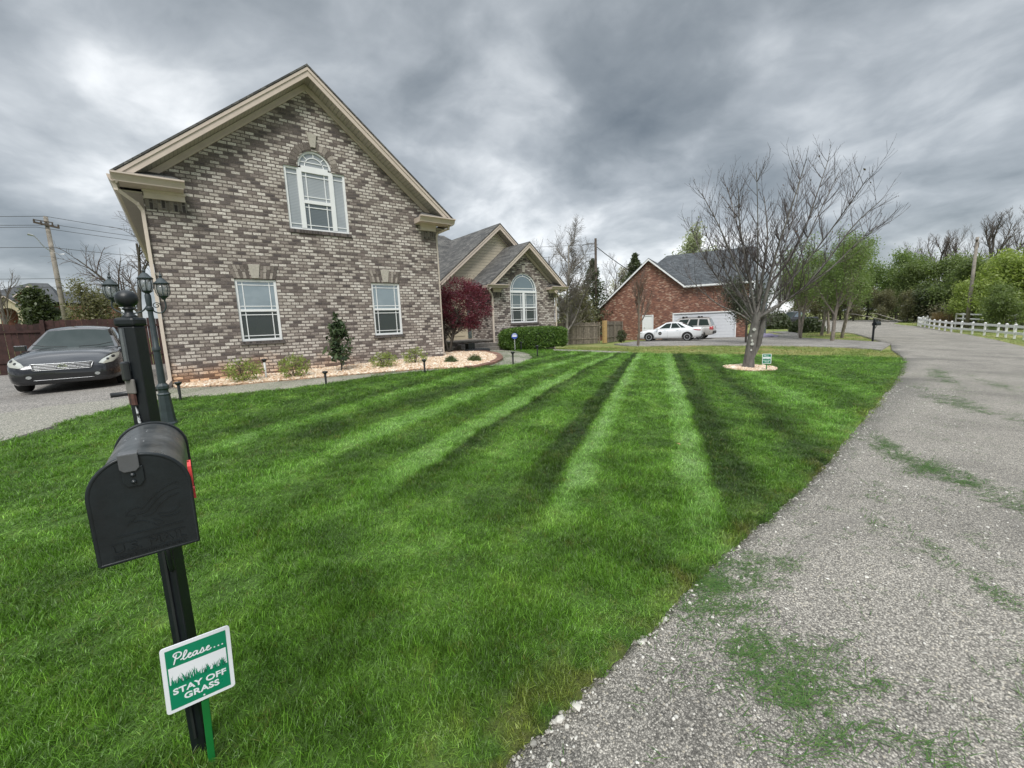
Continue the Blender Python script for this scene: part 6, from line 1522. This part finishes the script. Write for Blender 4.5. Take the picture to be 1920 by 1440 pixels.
# --- the bare tree on the lawn: limbs measured at the trunk's distance (x across the view, z up)
bk = bark('grey_lichen_bark', (.22, .205, .19), (.09, .08, .075), 6.); tb_ = simple('dark_twigs', (.085, .068, .066), .8, var=.3)
tx, ty = 12.50, 5.0; tz = h(tx, ty)
tree = thing('bare_tree', 'leafless spreading tree in a ring of tan gravel on the mown lawn', 'tree', (tx, ty, tz))
ac = np.array(heading(1403, 640)[:2]); acr = np.array([ac[1], -ac[0]])   # across the line of sight
def LP(a, z, dpt=0.): q = acr*a+ac*dpt; return np.array([q[0], q[1], z])
rd = np.random.RandomState(5); wd = Wood(); tw = Wood()
trunk = [LP(0, -.1), LP(.01, .3), LP(.06, .8), LP(.12, 1.25), LP(.16, 1.6)]
wd.tube(trunk, [.18, .135, .118, .110, .10], 14)
wd.tube([LP(.10, .25, .1), LP(.22, .7, .12), LP(.30, 1.2, .12), LP(.34, 1.6, .1)], [.02, .075, .07, .055], 8)
limbs = [  # (points, r0)
    ([(.15, 1.4), (.45, 1.62), (.95, 1.98), (1.45, 2.4), (1.95, 3.1), (2.55, 4.1), (3.15, 4.75)], .115, -.2),
    ([(.95, 1.98), (1.1, 2.5), (1.3, 3.4), (1.7, 4.6), (2.2, 5.9)], .06, .15),
    ([(1.45, 2.4), (2.1, 2.9), (2.8, 3.7), (3.3, 4.2)], .05, .3),
    ([(.16, 1.5), (.22, 2.4), (.30, 3.3), (.35, 4.3), (.2, 5.5)], .13, .1),
    ([(.30, 1.6), (.45, 2.6), (.62, 3.6), (.95, 4.9), (1.25, 6.2)], .10, -.35),
    ([(.35, 2.2), (.9, 3.2), (1.4, 4.3), (1.75, 5.6), (2.0, 6.6)], .07, .5),
    ([(.12, 1.5), (-.05, 2.4), (-.3, 3.6), (-.5, 4.8), (-.55, 5.7)], .085, -.3),
    ([(.08, 1.4), (-.3, 2.1), (-.8, 3.0), (-1.25, 3.9), (-1.6, 4.6)], .075, .25),
    ([(.08, 1.25), (-.35, 1.6), (-1.0, 1.95), (-1.6, 2.5), (-2.0, 3.0)], .055, -.4),
    ([(.2, 2.2), (-.3, 3.0), (-.9, 4.1), (-1.2, 5.0)], .05, .6),
    ([(.15, 2.0), (.1, 2.9), (.05, 4.4), (-.05, 5.9)], .06, -.7),
    ([(.2, 1.35), (.55, 1.9), (.8, 2.8), (.8, 3.9), (1.0, 5.2)], .06, .7),
    ([(.1, 1.5), (-.5, 2.5), (-1.2, 3.1), (-1.85, 3.9)], .045, .8),
    ([(.05, 1.5), (-.45, 3.0), (-1.05, 4.5), (-1.6, 5.6)], .06, -.6), ([(.05, 1.5), (-.15, 3.2), (-.65, 5.0), (-.95, 6.2)], .06, .5), ([(.0, 1.4), (-.9, 2.6), (-1.7, 3.9), (-2.05, 4.8)], .05, .2),
    ([(.3, 1.8), (.7, 3.2), (1.1, 4.8), (1.3, 6.3)], .05, .9), ([(.5, 1.9), (1.4, 3.1), (2.2, 4.4), (2.7, 5.3)], .05, -.5)]
for pts, r0, dp in limbs:
    m = len(pts); P = np.array([LP(a*.80+.03, 1.35+(z-1.35)*.80 if z > 1.35 else z, dp*i/(m-1)*1.5+rd.normal(0, .02)) for i, (a, z) in enumerate(pts)])
    r0 *= .86; P = np.array(smooth_line([tuple(q) for q in P], 4)); rr_ = np.linspace(r0**.8*.62, .014**.8*.62, len(P))**1.25*.98; wd.tube(P, rr_, 8)
    Lt = np.linalg.norm(P[-1]-P[0])
    for k in range(int(Lt*9.5)):
        f = rd.uniform(.30, 1.); i = min(int(f*(len(P)-1)), len(P)-2); t_ = nrm(P[i+1]-P[i])
        sd_ = nrm(np.cross(t_, rd.normal(0, 1, 3))); nd = nrm(t_*.5+sd_*.85+np.array([0, 0, .42]))
        grow(wd, tw, P[i], nd, rd.uniform(.5, 1.35)*(1.15-.5*f)*1.0, rr_[i]*.30+.003, 2, 3, rd, up=.38, wig=.12, kids=(4, 6), spread=.75, lenf=.40, start=.2, thin=.0048)
for k in range(14):   # fine dead shoots low in the crown
    nd = nrm(np.array([*(acr*rd.normal(0, 1)+ac*rd.normal(0, .8)), rd.uniform(.1, 1)])); grow(wd, tw, LP(.15, rd.uniform(1.1, 2.2)), nd, rd.uniform(.5, 1.2), .012, 2, 3, rd, up=.2, wig=.2, kids=(3, 6), spread=.8, lenf=.5, thin=.0045)
wd.build('trunk', bk, tree); tw.build('crown', tb_, tree)
mb = MB()
for zz_, rr2 in ((.72, .05), (.82, .035), (.95, .03), (1.12, .05), (.55, .03)):
    a0 = rd.uniform(-.5, .5); c0 = LP(.05+a0*.1, zz_, -.152)
    pts = [c0+LP(rr2*math.cos(a)*rd.uniform(.6, 1.1), rr2*math.sin(a)*rd.uniform(.6, 1.2), 0) for a in np.linspace(0, 2*PI, 9)[:-1]]; mb.add([tuple(p) for p in pts], [tuple(range(8))])
mb.build('lichen', simple('pale_lichen', (.5, .5, .46), .9, var=.2, scale=30), tree)
few = [s_[0] for s_ in wd.tips][::14]
leaf_cloud(few, .024, rd, 1, .01, leafmat('clinging_leaves', (.06, .05, .025), (.12, .07, .04)), 'last_leaves', tree)

# --- generic builders
def bare(name, label, cat, x, y, H_, seed, woodm, twigm, r=.14, group=None, up=.3, droop=0., kids=(6, 8), spread=.7, thin=.010, lvls=3, fork=.25, lenf=.52, z=None):
    root = thing(name, label, cat, (x, y, (h(x, y) if z is None else z)-.05), group=group); rd = np.random.RandomState(seed); wd = Wood(); tw = Wood()
    grow(wd, tw, (0, 0, 0), (rd.normal(0, .05), rd.normal(0, .05), 1), H_*.78, r, 0, lvls, rd, up, .10, kids, spread, lenf, fork, thin, droop)
    wd.build('trunk', woodm, root); tw.build('crown', twigm, root); return root, wd
def leafy(name, label, cat, x, y, H_, seed, woodm, leafm, r=.12, group=None, lsize=.09, per=3, jit=.22, up=.3, kids=(6, 8), spread=.8, lvls=3, fork=.25, lenf=.5, droop=0., minz=.0, trunks=1, aspect=.6, flat=0., z=None):
    root = thing(name, label, cat, (x, y, (h(x, y) if z is None else z)-.05), group=group); rd = np.random.RandomState(seed); wd = Wood()
    for k in range(trunks):
        a = 2*PI*k/trunks+rd.uniform(0, 1); ln = .0 if trunks == 1 else .28
        grow(wd, wd, (.1*ln*math.cos(a), .1*ln*math.sin(a), 0), (ln*math.cos(a)+rd.normal(0, .04), ln*math.sin(a)+rd.normal(0, .04), 1), H_*.78, r, 0, lvls, rd, up, .10, kids, spread, lenf, fork, .010, droop)
    wd.build('trunk', woodm, root)
    pts = np.array([s_[0] for s_ in wd.segs if s_[2] >= 2 and s_[0][2] > minz]); leaf_cloud(pts, lsize, rd, per, jit, leafm, 'crown', root, aspect, flat)
    return root
gb = bark('brown_grey_bark', (.13, .115, .10)); pb = bark('pale_bark', (.36, .34, .31), (.20, .18, .16)); gt = simple('grey_twigs', (.12, .10, .09), .85, var=.25); rt = simple('brown_twigs', (.10, .075, .065), .85, var=.25); pt = simple('pale_twigs', (.24, .22, .20), .85, var=.2)
lg = leafmat('spring_green', (.12, .175, .06), (.18, .25, .085), (.26, .33, .13), trans=.45); yg = leafmat('yellow_green', (.18, .24, .06), (.27, .34, .09), (.37, .42, .14), trans=.45); dg = leafmat('dark_evergreen', (.032, .046, .018), (.058, .078, .030), (.09, .115, .045), trans=.25)
mg_ = leafmat('mid_green', (.10, .145, .05), (.16, .21, .075), (.23, .28, .11), trans=.42); bl = leafmat('pale_blossom', (.38, .36, .30), (.52, .50, .45), (.6, .6, .52)); ol = leafmat('olive_scrub', (.11, .11, .06), (.17, .165, .09), (.24, .225, .13), trans=.38)
rdl = leafmat('maple_red', (.075, .016, .030), (.15, .026, .045), (.26, .05, .075), trans=.3)

# Japanese maple by the entry
mp_ = thing('maple_tree', 'low dark red Japanese maple between the main wall and the entry', 'tree', (7.5, 13.2, h(7.5, 13.2)-.03)); rd = np.random.RandomState(8); wd = Wood()
for k, (a, e, L) in enumerate(((0, 1.1, 1.5), (.35, .95, 1.6), (-.5, 1.35, 1.3), (1.6, 1.2, 1.2), (2.8, 1.4, 1.1), (-1.6, 1.1, 1.3), (-2.6, 1.3, 1.0))):
    d0 = (math.cos(a)*math.cos(e), math.sin(a)*math.cos(e), math.sin(e)); grow(wd, wd, (0, 0, .05), d0, L*.95, .05, 0, 3, rd, .25, .2, (6, 8), .95, .55, .35, .006)
wd.build('trunk', gb, mp_)
c_ = rd.normal(0, 1, (11000, 3)); c_ /= np.linalg.norm(c_, axis=1, keepdims=True); c_ *= (rd.uniform(.25, 1, (11000, 1))**.42)
kk = np.array([mnoise.noise(Vector(q)*2.3) for q in c_]); kk2 = np.array([mnoise.noise(Vector(q)*5+Vector((9, 0, 0))) for q in c_])
c_ = c_[(kk+kk2*.7 > -.12)]; c_ = c_*(1+.12*np.array([[mnoise.noise(Vector(q)*3)] for q in c_])); P_ = c_*np.array([1.12, .95, 1.02])+np.array([.70, .0, 1.72]); P_ = P_[P_[:, 2] > .85+.3*np.abs(P_[:, 0]-.7)*.3]
leaf_cloud(P_, .034, rd, 3, .05, rdl, 'crown', mp_, .3, .35)

# magnolia sapling against the wall
mgx, mgy = 3.02, 10.75
mgo = thing('magnolia_sapling', 'slim dark glossy magnolia sapling between the two ground-floor windows', 'tree', (mgx, mgy, h(mgx, mgy))); rd = np.random.RandomState(3); wd = Wood()
grow(wd, wd, (0, 0, 0), (.02, 0, 1), 1.15, .022, 0, 2, rd, .3, .08, (9, 11), .8, .34, .22, .004)
wd.build('trunk', gb, mgo); pts = np.array([s_[0] for s_ in wd.segs if s_[0][2] > .22]); pts = np.vstack([pts, wd.tips[0][0][None]*1.0]); n = 620; zq = rd.uniform(.28, 1.42, n); wq = .37*np.interp(zq, [.28, .45, .75, 1.1, 1.42], [.35, .75, 1., .6, .12]); aq = rd.uniform(0, 6.28, n); rq = wq*np.sqrt(rd.uniform(.1, 1, n)); shell = np.stack([rq*np.cos(aq), rq*np.sin(aq), zq], 1)
kk = np.array([mnoise.noise(Vector(q)*5) for q in shell]); leaf_cloud(np.vstack([pts, shell[kk > -.1]]), .066, rd, 1, .03, leafmat('magnolia_leaf', (.022, .042, .018), (.05, .08, .035), (.15, .19, .10), trans=.1, rough=.25), 'crown', mgo, .42)

def shrub(name, label, cat, x, y, rx, rz, seed, leafm, n=900, ls=.018, group=None, stems=9, dense=False, z0=.0):
    root = thing(name, label, cat, (x, y, h(x, y)), group=group); rd = np.random.RandomState(seed); wd = Wood()
    for k in range(stems):
        a = 2*PI*k/stems+rd.uniform(-.3, .3); e = rd.uniform(.7, 1.4); grow(wd, wd, (0, 0, 0), (math.cos(a)*math.cos(e), math.sin(a)*math.cos(e), math.sin(e)), rz*rd.uniform(.7, 1.05), .008, 1, 3, rd, .15, .2, (4, 6), .8, .5, .3, .003)
    wd.build('stems', rt, root)
    q = rd.normal(0, 1, (n, 3)); q /= np.linalg.norm(q, axis=1, keepdims=True); q *= rd.uniform(.3, 1, (n, 1))**.45; q[:, 2] = np.abs(q[:, 2]) if dense else q[:, 2]
    kk = np.array([mnoise.noise(Vector(v)*2.6+Vector((seed, 0, 0))) for v in q]); q = q[kk > (-.5 if dense else -.08)]
    q = q*np.array([rx, rx, rz*(.95 if dense else .52)])+np.array([0, 0, (z0 if dense else rz*.55)])
    leaf_cloud(q, ls, rd, 3, .03, leafm, 'foliage', root, .5); return root
SG = 'low shrubs planted in the tan gravel bed'
shrub('shrub', 'yellow-green airy shrub nearest the left house corner', 'shrub', .98, 11.0, .38, .50, 1, yg, 700, .021, SG)
shrub('shrub', 'yellow-green airy shrub between the white-staked light and the magnolia', 'shrub', 1.95, 10.72, .36, .50, 2, yg, 700, .021, SG)
shrub('shrub', 'low yellow-green shrub right of the magnolia, below the right window', 'shrub', 4.05, 10.55, .34, .40, 3, yg, 700, .021, SG)
shrub('shrub', 'sparse yellow-green shrub closest to the right end of the main wall', 'shrub', 5.0, 10.75, .36, .42, 4, yg, 420, .021, SG)
sg_ = leafmat('dense_small', (.035, .06, .015), (.07, .11, .03), (.11, .16, .045), trans=.15)
shrub('shrub', 'small tight green mound on the gravel, left one of two by the brick edging', 'shrub', 5.85, 10.2, .19, .20, 5, sg_, 700, .014, SG, dense=True)
shrub('shrub', 'small tight green mound on the gravel, nearer the curved brick edging', 'shrub', 6.55, 10.05, .21, .21, 6, sg_, 800, .014, SG, dense=True)
# clipped hedge before the wing
hg = thing('hedge', 'clipped dense green hedge below the arched window of the wing', 'hedge', (11.6, 13.15, h(11.6, 13.1)), R(-12)); rd = np.random.RandomState(12)
n = 15000; q = rd.uniform(-1, 1, (n, 3)); ax_ = rd.randint(0, 5, n)
for k in range(n):
    f = ax_[k]
    if f == 0: q[k, 0] = 1
    elif f == 1: q[k, 0] = -1
    elif f in (2,): q[k, 1] = -1
    elif f == 3: q[k, 2] = 1
    else: q[k] *= .9
l4 = (np.abs(q)**4).sum(1)**.25; q = q/np.maximum(l4, .0001)[:, None]*np.minimum(l4, 1)[:, None]*rd.uniform(.9, 1.02, (n, 1))
wv = 1+.06*np.array([mnoise.noise(Vector((v[0]*3, v[1]*2, v[2]*2))) for v in q]); q = q*wv[:, None]
P_ = q*np.array([1.52, .52, .47])+np.array([0, 0, .50])
leaf_cloud(P_, .024, rd, 2, .018, leafmat('hedge_leaf', (.035, .08, .012), (.08, .16, .022), (.19, .30, .045), trans=.2), 'foliage', hg, .6)
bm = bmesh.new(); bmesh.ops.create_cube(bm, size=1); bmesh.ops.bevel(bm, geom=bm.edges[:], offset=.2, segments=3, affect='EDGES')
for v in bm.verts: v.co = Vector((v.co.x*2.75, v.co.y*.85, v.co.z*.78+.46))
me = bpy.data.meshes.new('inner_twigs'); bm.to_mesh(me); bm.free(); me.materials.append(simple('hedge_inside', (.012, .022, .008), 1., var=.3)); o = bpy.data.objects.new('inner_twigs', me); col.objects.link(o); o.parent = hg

# behind the left fence
x, y = spot(250, 33, 520); bare('weeping_tree', 'leafless weeping tree rising behind the red fence beside the brick corner', 'tree', x, y, 8.4, 21, gb, rt, .16, droop=.6, up=.12, kids=(8, 10), spread=.9, thin=.010, fork=.35, lenf=.55)
x, y = spot(98, 52, 590); leafy('evergreen_tree', 'dark bushy evergreen behind the red fence under the leaning power pole', 'tree', x, y, 5.0, 22, gb, dg, .2, lsize=.11, per=9, jit=.28, kids=(8, 10), spread=.9, fork=.05, lenf=.50, up=.15)
x, y = spot(190, 44, 590); leafy('young_tree', 'thin olive-green tree between the dark evergreen and the brick corner', 'tree', x, y, 5.0, 23, gb, ol, .1, lsize=.07, per=4, jit=.3, kids=(7, 9), spread=1.0, fork=.05)
x, y = spot(2, 75, 560); bare('bare_tree', 'leafless tree at the left edge behind the far brick house', 'tree', x, y, 9.5, 24, gb, gt, .2, thin=.02)
# behind the wing and wooden fence
x, y = spot(1062, 31, 600); bare('bare_tree', 'tall pale-barked leafless tree behind the grey fence beside the wing', 'tree', x, y, 9.0, 31, pb, simple('soft_grey_twigs', (.17, .15, .135), .85, var=.2), .11, thin=.010, kids=(14, 16), spread=1.15, fork=.06, up=.28, lenf=.50, z=-.2)
x, y = spot(1035, 44, 600); bare('bare_tree', 'slender leafless tree directly behind the wing roof', 'tree', x, y, 11.2, 32, gb, gt, .11, thin=.010, kids=(8, 10), spread=.8, up=.3)
x, y = spot(1150, 46, 600); bare('bare_tree', 'thin leafless tree between the conifer and the red brick gable', 'tree', x, y, 9., 33, gb, gt, .10, thin=.010, kids=(8, 10), spread=.9, up=.3)
cg = leafmat('cedar_green', (.05, .065, .035), (.085, .105, .055), (.13, .15, .085), trans=.3)
def conifer(x, y, H_, wd_, seed, label, mat=cg, ls=.16, n=2600):
    root = thing('conifer', label, 'tree', (x, y, h(x, y)-.1)); rd = np.random.RandomState(seed); w_ = Wood(); w_.tube([(0, 0, 0), (.05, 0, H_*.5), (0, 0, H_)], [.16, .1, .02], 8); w_.build('trunk', gb, root)
    z = rd.uniform(.08, 1, n)**.9; a = rd.uniform(0, 6.28, n); lay = .75+.25*np.sin(z*38); r = wd_*(1-z)**.8*lay*np.sqrt(rd.uniform(.15, 1, n))*(1+.25*np.sin(a*3+z*9)); P = np.stack([r*np.cos(a), r*np.sin(a), z*H_-.15*r], 1)
    leaf_cloud(P, ls, rd, 2, .1, mat, 'crown', root, .45, .4); return root
x, y = spot(1112, 42, 600); conifer(x, y, 7.8, 3.2, 41, 'dark narrow cedar behind the grey fence in front of the dark pole', ls=.12)
x, y = spot(1090, 37, 600); leafy('young_tree', 'scrubby olive tree filling the gap behind the grey board fence', 'tree', x, y, 4.6, 42, gb, ol, .08, lsize=.07, per=4, jit=.35, fork=.02, kids=(7, 9), spread=1.)
x, y = spot(1060, 40, 600); leafy('young_tree', 'scrubby dark olive thicket directly behind the wing end of the board fence', 'tree', x, y, 4.2, 45, gb, ol, .08, lsize=.08, per=4, jit=.4, fork=.02, kids=(7, 9), spread=1.)
x, y = spot(1190, 56, 600); conifer(x, y, 10., 4.2, 43, 'dark evergreen showing above the left slope of the red brick gable', ls=.2)
x, y = spot(1158, 58, 600); leafy('blossom_tree', 'pale blossoming tree left of the red brick gable', 'tree', x, y, 8.5, 44, gb, bl, .14, lsize=.11, per=2, jit=.3)
x, y = spot(1305, 75, 600); leafy('blossom_tree', 'pale flowering treetop above the slate roof ridge', 'tree', x, y, 15.5, 46, gb, leafmat('pale_green_blossom', (.26, .30, .18), (.40, .43, .30)), .2, lsize=.16, per=3, jit=.5)
# slim bare tree on the verge before the white sedan
bare('bare_tree', 'slim brown leafless tree on the verge in front of the white sedan', 'tree', 22.07, 15.29, 4.6, 51, bark('tan_bark', (.20, .16, .13)), simple('tan_twigs', (.16, .11, .09), .85, var=.2), .085, thin=.007, kids=(8, 10), spread=.6, fork=.3, up=.35)
shrub('shrub', 'small dark upright bush against the grey fence right of the pine post', 'shrub', 26.6, 19.9, .38, .95, 7, dg, 500, .05, None)
x, y = spot(1400, 31.5, 600); leafy('evergreen_tree', 'dark feathery evergreen with its trunk hidden behind the bare lawn tree', 'tree', x, y, 4.3, 53, gb, leafmat('feathery', (.04, .055, .028), (.075, .09, .05), trans=.1), .07, lsize=.045, per=4, jit=.2, fork=.3, kids=(8, 10), spread=1.3, lenf=.62, up=.0, minz=1.2)
# birches on the verge island
BG = 'slender spring-green trees on the roadside verge'
for (x, y, H_, sd_, lb, tn) in ((36.51, 11.0, 7.4, 61, 'twin-stemmed pale-barked tree nearest the bare lawn tree', 2), (41.81, 11.12, 7.2, 62, 'thin spring-green tree behind the other verge trees', 1), (45.89, 11.69, 7.6, 63, 'farthest spring-green tree on the verge, closest to the road bend', 1), (33.93, 8.41, 7.2, 64, 'dark-stemmed spring-green tree nearest the drive', 1), (38.6, 9.0, 7.9, 65, 'leaning multi-stem spring-green tree closest to the distant mailbox', 2)):
    leafy('birch_tree', lb, 'tree', x, y, H_, sd_, bark('birch_bark', (.30, .26, .22), (.13, .11, .09)), lg, .12 if tn == 1 else .10, BG, .055, 4, .26, kids=(7, 9), spread=.8, fork=.3, up=.35, trunks=tn, aspect=.5).scale = (1, 1, .90)
x, y = 49.0, 14.3; shrub('bush', 'dark rounded bush on the verge behind the twin-stemmed tree', 'shrub', x, y, 1.55, 1.5, 71, dg, 1500, .10, None, dense=True)
x, y = 57.5, 19.8; shrub('hedge', 'dark clipped hedge block at the far end of the drive', 'hedge', x, y, 1.5, 2.0, 72, dg, 1800, .12, None, dense=True)
# the woods across the road: each tree its own
WG = 'trees along the far side of the road'
woods = [  # bearing px, distance, height, kind, label
    (1455, 88, 9.0, 'bare', 'leafless tree directly right of the slate-roofed house'), (1490, 92, 10, 'scrub', 'olive treetop behind the dark pickup'), (1530, 96, 9, 'scrub', 'olive tree behind the birches at the road bend'),
    (1575, 95, 10, 'green', 'fresh green tree behind the leaning birch'), (1625, 94, 10.5, 'green', 'fresh green tree above the distant mailbox'), (1680, 90, 11.5, 'green', 'broad fresh green tree left of the tall bare trees'), (1715, 84, 9.5, 'mid', 'darker green tree at the end of the white fence'),
    (1705, 98, 15, 'bare', 'small leafless treetop over the green trees'), (1750, 96, 16, 'bare', 'tall leafless tree left of the grey road pole'), (1790, 99, 16.5, 'bare', 'tall leafless tree just behind the grey road pole'), (1838, 92, 18, 'bare', 'widest leafless tree right of the road pole'), (1895, 95, 18, 'bare', 'tall leafless tree at the right edge of the picture'),
    (1760, 82, 10, 'mid', 'dark ivy-clad tree behind the dry grass'), (1795, 78, 8.5, 'mid', 'dull green tree behind the road pole'), (1850, 70, 9.3, 'yellow', 'large yellow-green tree behind the white fences'), (1900, 62, 8.8, 'yellow', 'yellow-green tree at the right edge of the picture'), (1818, 68, 6.0, 'yellow', 'low yellow-green tree at the foot of the road pole'), (1885, 56, 4.5, 'mid', 'low dark thicket under the right-hand yellow-green tree'), (1955, 64, 9, 'yellow', 'yellow-green tree beyond the right edge'),
    (1650, 82, 5.5, 'scrub', 'low brown scrub tree at the road bend'), (1600, 86, 5.5, 'scrub', 'low scrub tree behind the distant mailbox'), (1560, 87, 5., 'scrub', 'low scrub behind the birch stems'), (1700, 80, 5, 'scrub', 'low scrub left of the dry grass'), (1740, 79, 6, 'dark', 'dark low evergreen at the end of the verge')]
cache = {}
km = {'green': lg, 'mid': mg_, 'yellow': yg, 'dark': dg, 'scrub': ol}
for i, (u, d_, H_, kd, lb) in enumerate(woods):
    H_ *= {'bare': .86, 'yellow': .80, 'green': .82, 'mid': .85, 'dark': .8}.get(kd, .9)
    x, y = spot(u, d_, 600); var = (kd, i % 2)
    if kd == 'bare': key = ('bare', i % 2)
    else: key = var
    if key not in cache:
        if kd == 'bare': cache[key] = (bare('bare_tree', lb, 'tree', x, y, H_, 80+i, gb, gt, .15, WG, thin=.013, kids=(9, 11), spread=.8, up=.35)[0], H_)
        else: cache[key] = (leafy({'green': 'green_tree', 'mid': 'green_tree', 'yellow': 'yellow_green_tree', 'dark': 'dark_tree', 'scrub': 'scrub_tree'}[kd], lb, 'tree', x, y, H_, 80+i, gb, km[kd], .16, WG, .105, 6 if kd not in ('scrub', 'dark') else 5, .45, kids=(7, 9), spread=1.0, fork=.08, lenf=.56, up=.2), H_)
    else:
        o, h0 = cache[key]; copy_tree(o, (x, y, h(x, y)-.05), i*1.3, lb, H_/h0)
# tangled undergrowth below the far trees
rd = np.random.RandomState(77); n = 26000
uu = rd.uniform(0, 1, n); line = [(60, 26), (72, 33), (88, 34), (95, 25), (92, 14), (84, 9.5), (77, 7), (70, 3.5), (66, -1), (62, -8), (58, -16)]
ls_ = np.array(smooth_line(line, 6)); ii_ = uu*(len(ls_)-1); i0 = np.minimum(ii_.astype(int), len(ls_)-2); fr_ = (ii_-i0)[:, None]; q = ls_[i0]*(1-fr_)+ls_[i0+1]*fr_+rd.normal(0, 1.3, (n, 2))
top = 2.2+1.6*np.array([mnoise.noise(Vector((a*.35, b*.35, 2))) for a, b in q]); z = rd.uniform(0, 1, n)**.8*top+hs(q[:, 0], q[:, 1])-.2
o = leaf_cloud(np.stack([q[:, 0], q[:, 1], z], 1), .13, rd, 1, .1, leafmat('bramble', (.07, .07, .045), (.12, .115, .07), (.20, .165, .11), trans=.3), 'undergrowth'); tag(o, kind='stuff')
# dry reeds
rx_, ry_ = spot(1783, 69, 600); rg = thing('reed_clump', 'clump of tan dry reeds behind the low white fence', 'reeds', (rx_, ry_, h(rx_, ry_))); rd = np.random.RandomState(9); V = []; F = []
for i in range(900):
    a, b = rd.uniform(-1.9, 1.9), rd.uniform(-1.5, 1.5); hh = rd.uniform(.9, 1.7); l = rd.normal(0, .15, 2); b0 = len(V); V += [(a-.02, b, 0), (a+.02, b, 0), (a+l[0]+.03, b+l[1], hh), (a+l[0]-.03, b+l[1], hh)]; F.append((b0, b0+1, b0+2, b0+3))
np_mesh('stalks', np.array(V), np.array(F), leafmat('dry_reed', (.24, .15, .09), (.36, .25, .15), (.45, .34, .22)), rg)
# fallen pale branches at the road bend
for k, (u, d_, ln, an) in enumerate(((1668, 78, 5, 170), (1690, 77, 3.4, 150))):
    x, y = spot(u, d_, 600); mb = MB(); mb.tube([(0, 0, .2), (ln*.4, .1, .8), (ln*.75, 0, 1.3), (ln, .1, 1.45)], [.06, .045, .03, .015], 6)
    o = mb.build('fallen_branch', pb, smooth=True); o.location = (x, y, h(x, y)); o.rotation_euler[2] = R(an-60); tag(o, ['long pale fallen branch at the road bend', 'shorter pale fallen branch beside the end of the white fence'][k], 'branch')

# ------------------------------------------------------------------ poles and wires
def wire(a, b, sag, label, r=.018):
    a, b = Vector(a), Vector(b); mb = MB(); pts = []
    for i in range(17):
        t_ = i/16; p = a.lerp(b, t_); p.z -= sag*4*t_*(1-t_); pts.append(p)
    mb.tube(pts, r, 4); o = mb.build('power_line', M_['wire']); tag(o, label, 'power line', 'overhead lines')
px, py = -6.68, 45.; pz = h(px, py)
up_ = thing('utility_pole', 'grey wooden power pole with crossarm and street lamp beyond the red fence', 'utility pole', (px, py, pz))
mb = MB(); mb.tube([(0, 0, -.2), (0, 0, 10.35-pz)], [.18, .12], 12); mb.build('pole', M_['pole'], up_, smooth=True)
zc = 9.75-pz; mb = MB(); mb.obox((0, -.18, zc), (.62, .0, -.14), (0, .05, 0), (.01, 0, .06)); mb.obox((-.1, -.18, zc+.25), (.45, 0, -.05), (0, .03, 0), (0, 0, .03)); ca = mb.build('crossarm', M_['darkpole'], up_)
for dx in (-.58, -.25, .3, .58):
    mb = MB(); mb.lathe([(0, 0), (.05, .0), (.06, .07), (.03, .12), (.05, .16), (0, .2)], (dx, -.18, zc+.05-.22*dx), 8); mb.build('insulator', M_['darkpole'], ca)
mb = MB(); mb.tube(smooth_line([(0, -.1, 7.9-pz), (-.35, -.15, 8.25-pz), (-.6, -.15, 8.75-pz), (-.75, -.15, 8.95-pz)], 4), .03, 6); mb.tube([(-.72, -.15, 8.95-pz), (-1.0, -.15, 9.05-pz)], [.05, .09], 8); mb.build('lamp_arm', M_['steel'], up_)
mb = MB(); mb.tube([(0, -.1, 7.9-pz), (.35, -.1, 7.75-pz), (.62, -.1, 7.8-pz)], .02, 5); mb.build('lower_arm', M_['steel'], up_)
for k, (z, dx, sag, lb) in enumerate(((10.35, 0, .8, 'topmost wire'), (9.8, .5, .7, 'second wire, right of the crossarm'), (9.55, -.5, .7, 'third wire, left of the crossarm'), (8.2, 0, .5, 'middle wire below the lamp arm'), (6.0, 0, .3, 'upper telephone wire'), (5.4, 0, .3, 'lowest telephone wire'))):
    wire((px+dx, py-.2, z), (px-38, py+12, z+.6), sag, lb+' running left from the leaning-looking power pole'); wire((px+dx, py-.2, z), (px+40, py-3, z-.4), sag*1.6, lb+' running right from the power pole behind the house')
x, y = spot(1118, 41.5, 600); pz = h(x, y)
p2 = thing('utility_pole', 'slim dark power pole rising behind the conifer and grey fence', 'utility pole', (x, y, pz)); mb = MB(); mb.tube([(0, 0, 0), (0, 0, 9.6)], [.16, .11], 10); mb.build('pole', M_['darkpole'], p2, smooth=True)
mb = MB(); mb.tube([(0, 0, 9.1), (-.5, .4, 9.15), (-1.0, .8, 9.0)], .03, 5); mb.build('arm', M_['darkpole'], p2)
wire((x, y, pz+8.9), (x+26, y+3, 5.5), 1.6, 'thick sagging wire from the dark pole over the red brick roof', .035); wire((x, y, pz+9.1), (x-26, y+16, 9.5), .6, 'upper wire from the dark pole running left behind the wing'); wire((x, y, pz+8.2), (x-26, y+16, 8.2), .6, 'lower wire from the dark pole running left behind the wing')
x, y = spot(1814, 62, 600); pz = h(x, y)
p3 = thing('utility_pole', 'grey roadside power pole in front of the tall bare trees', 'utility pole', (x, y, pz)); mb = MB(); mb.tube([(0, 0, 0), (0, 0, 8.9)], [.16, .12], 12); mb.build('pole', M_['pole'], p3, smooth=True)
mb = MB(); mb.box(-.5, .5, -.08, .08, 8.5, 8.62); mb.tube([(.2, 0, 7.9), (.2, 0, 8.4)], .16, 8); mb.build('transformer', M_['darkpole'], p3)
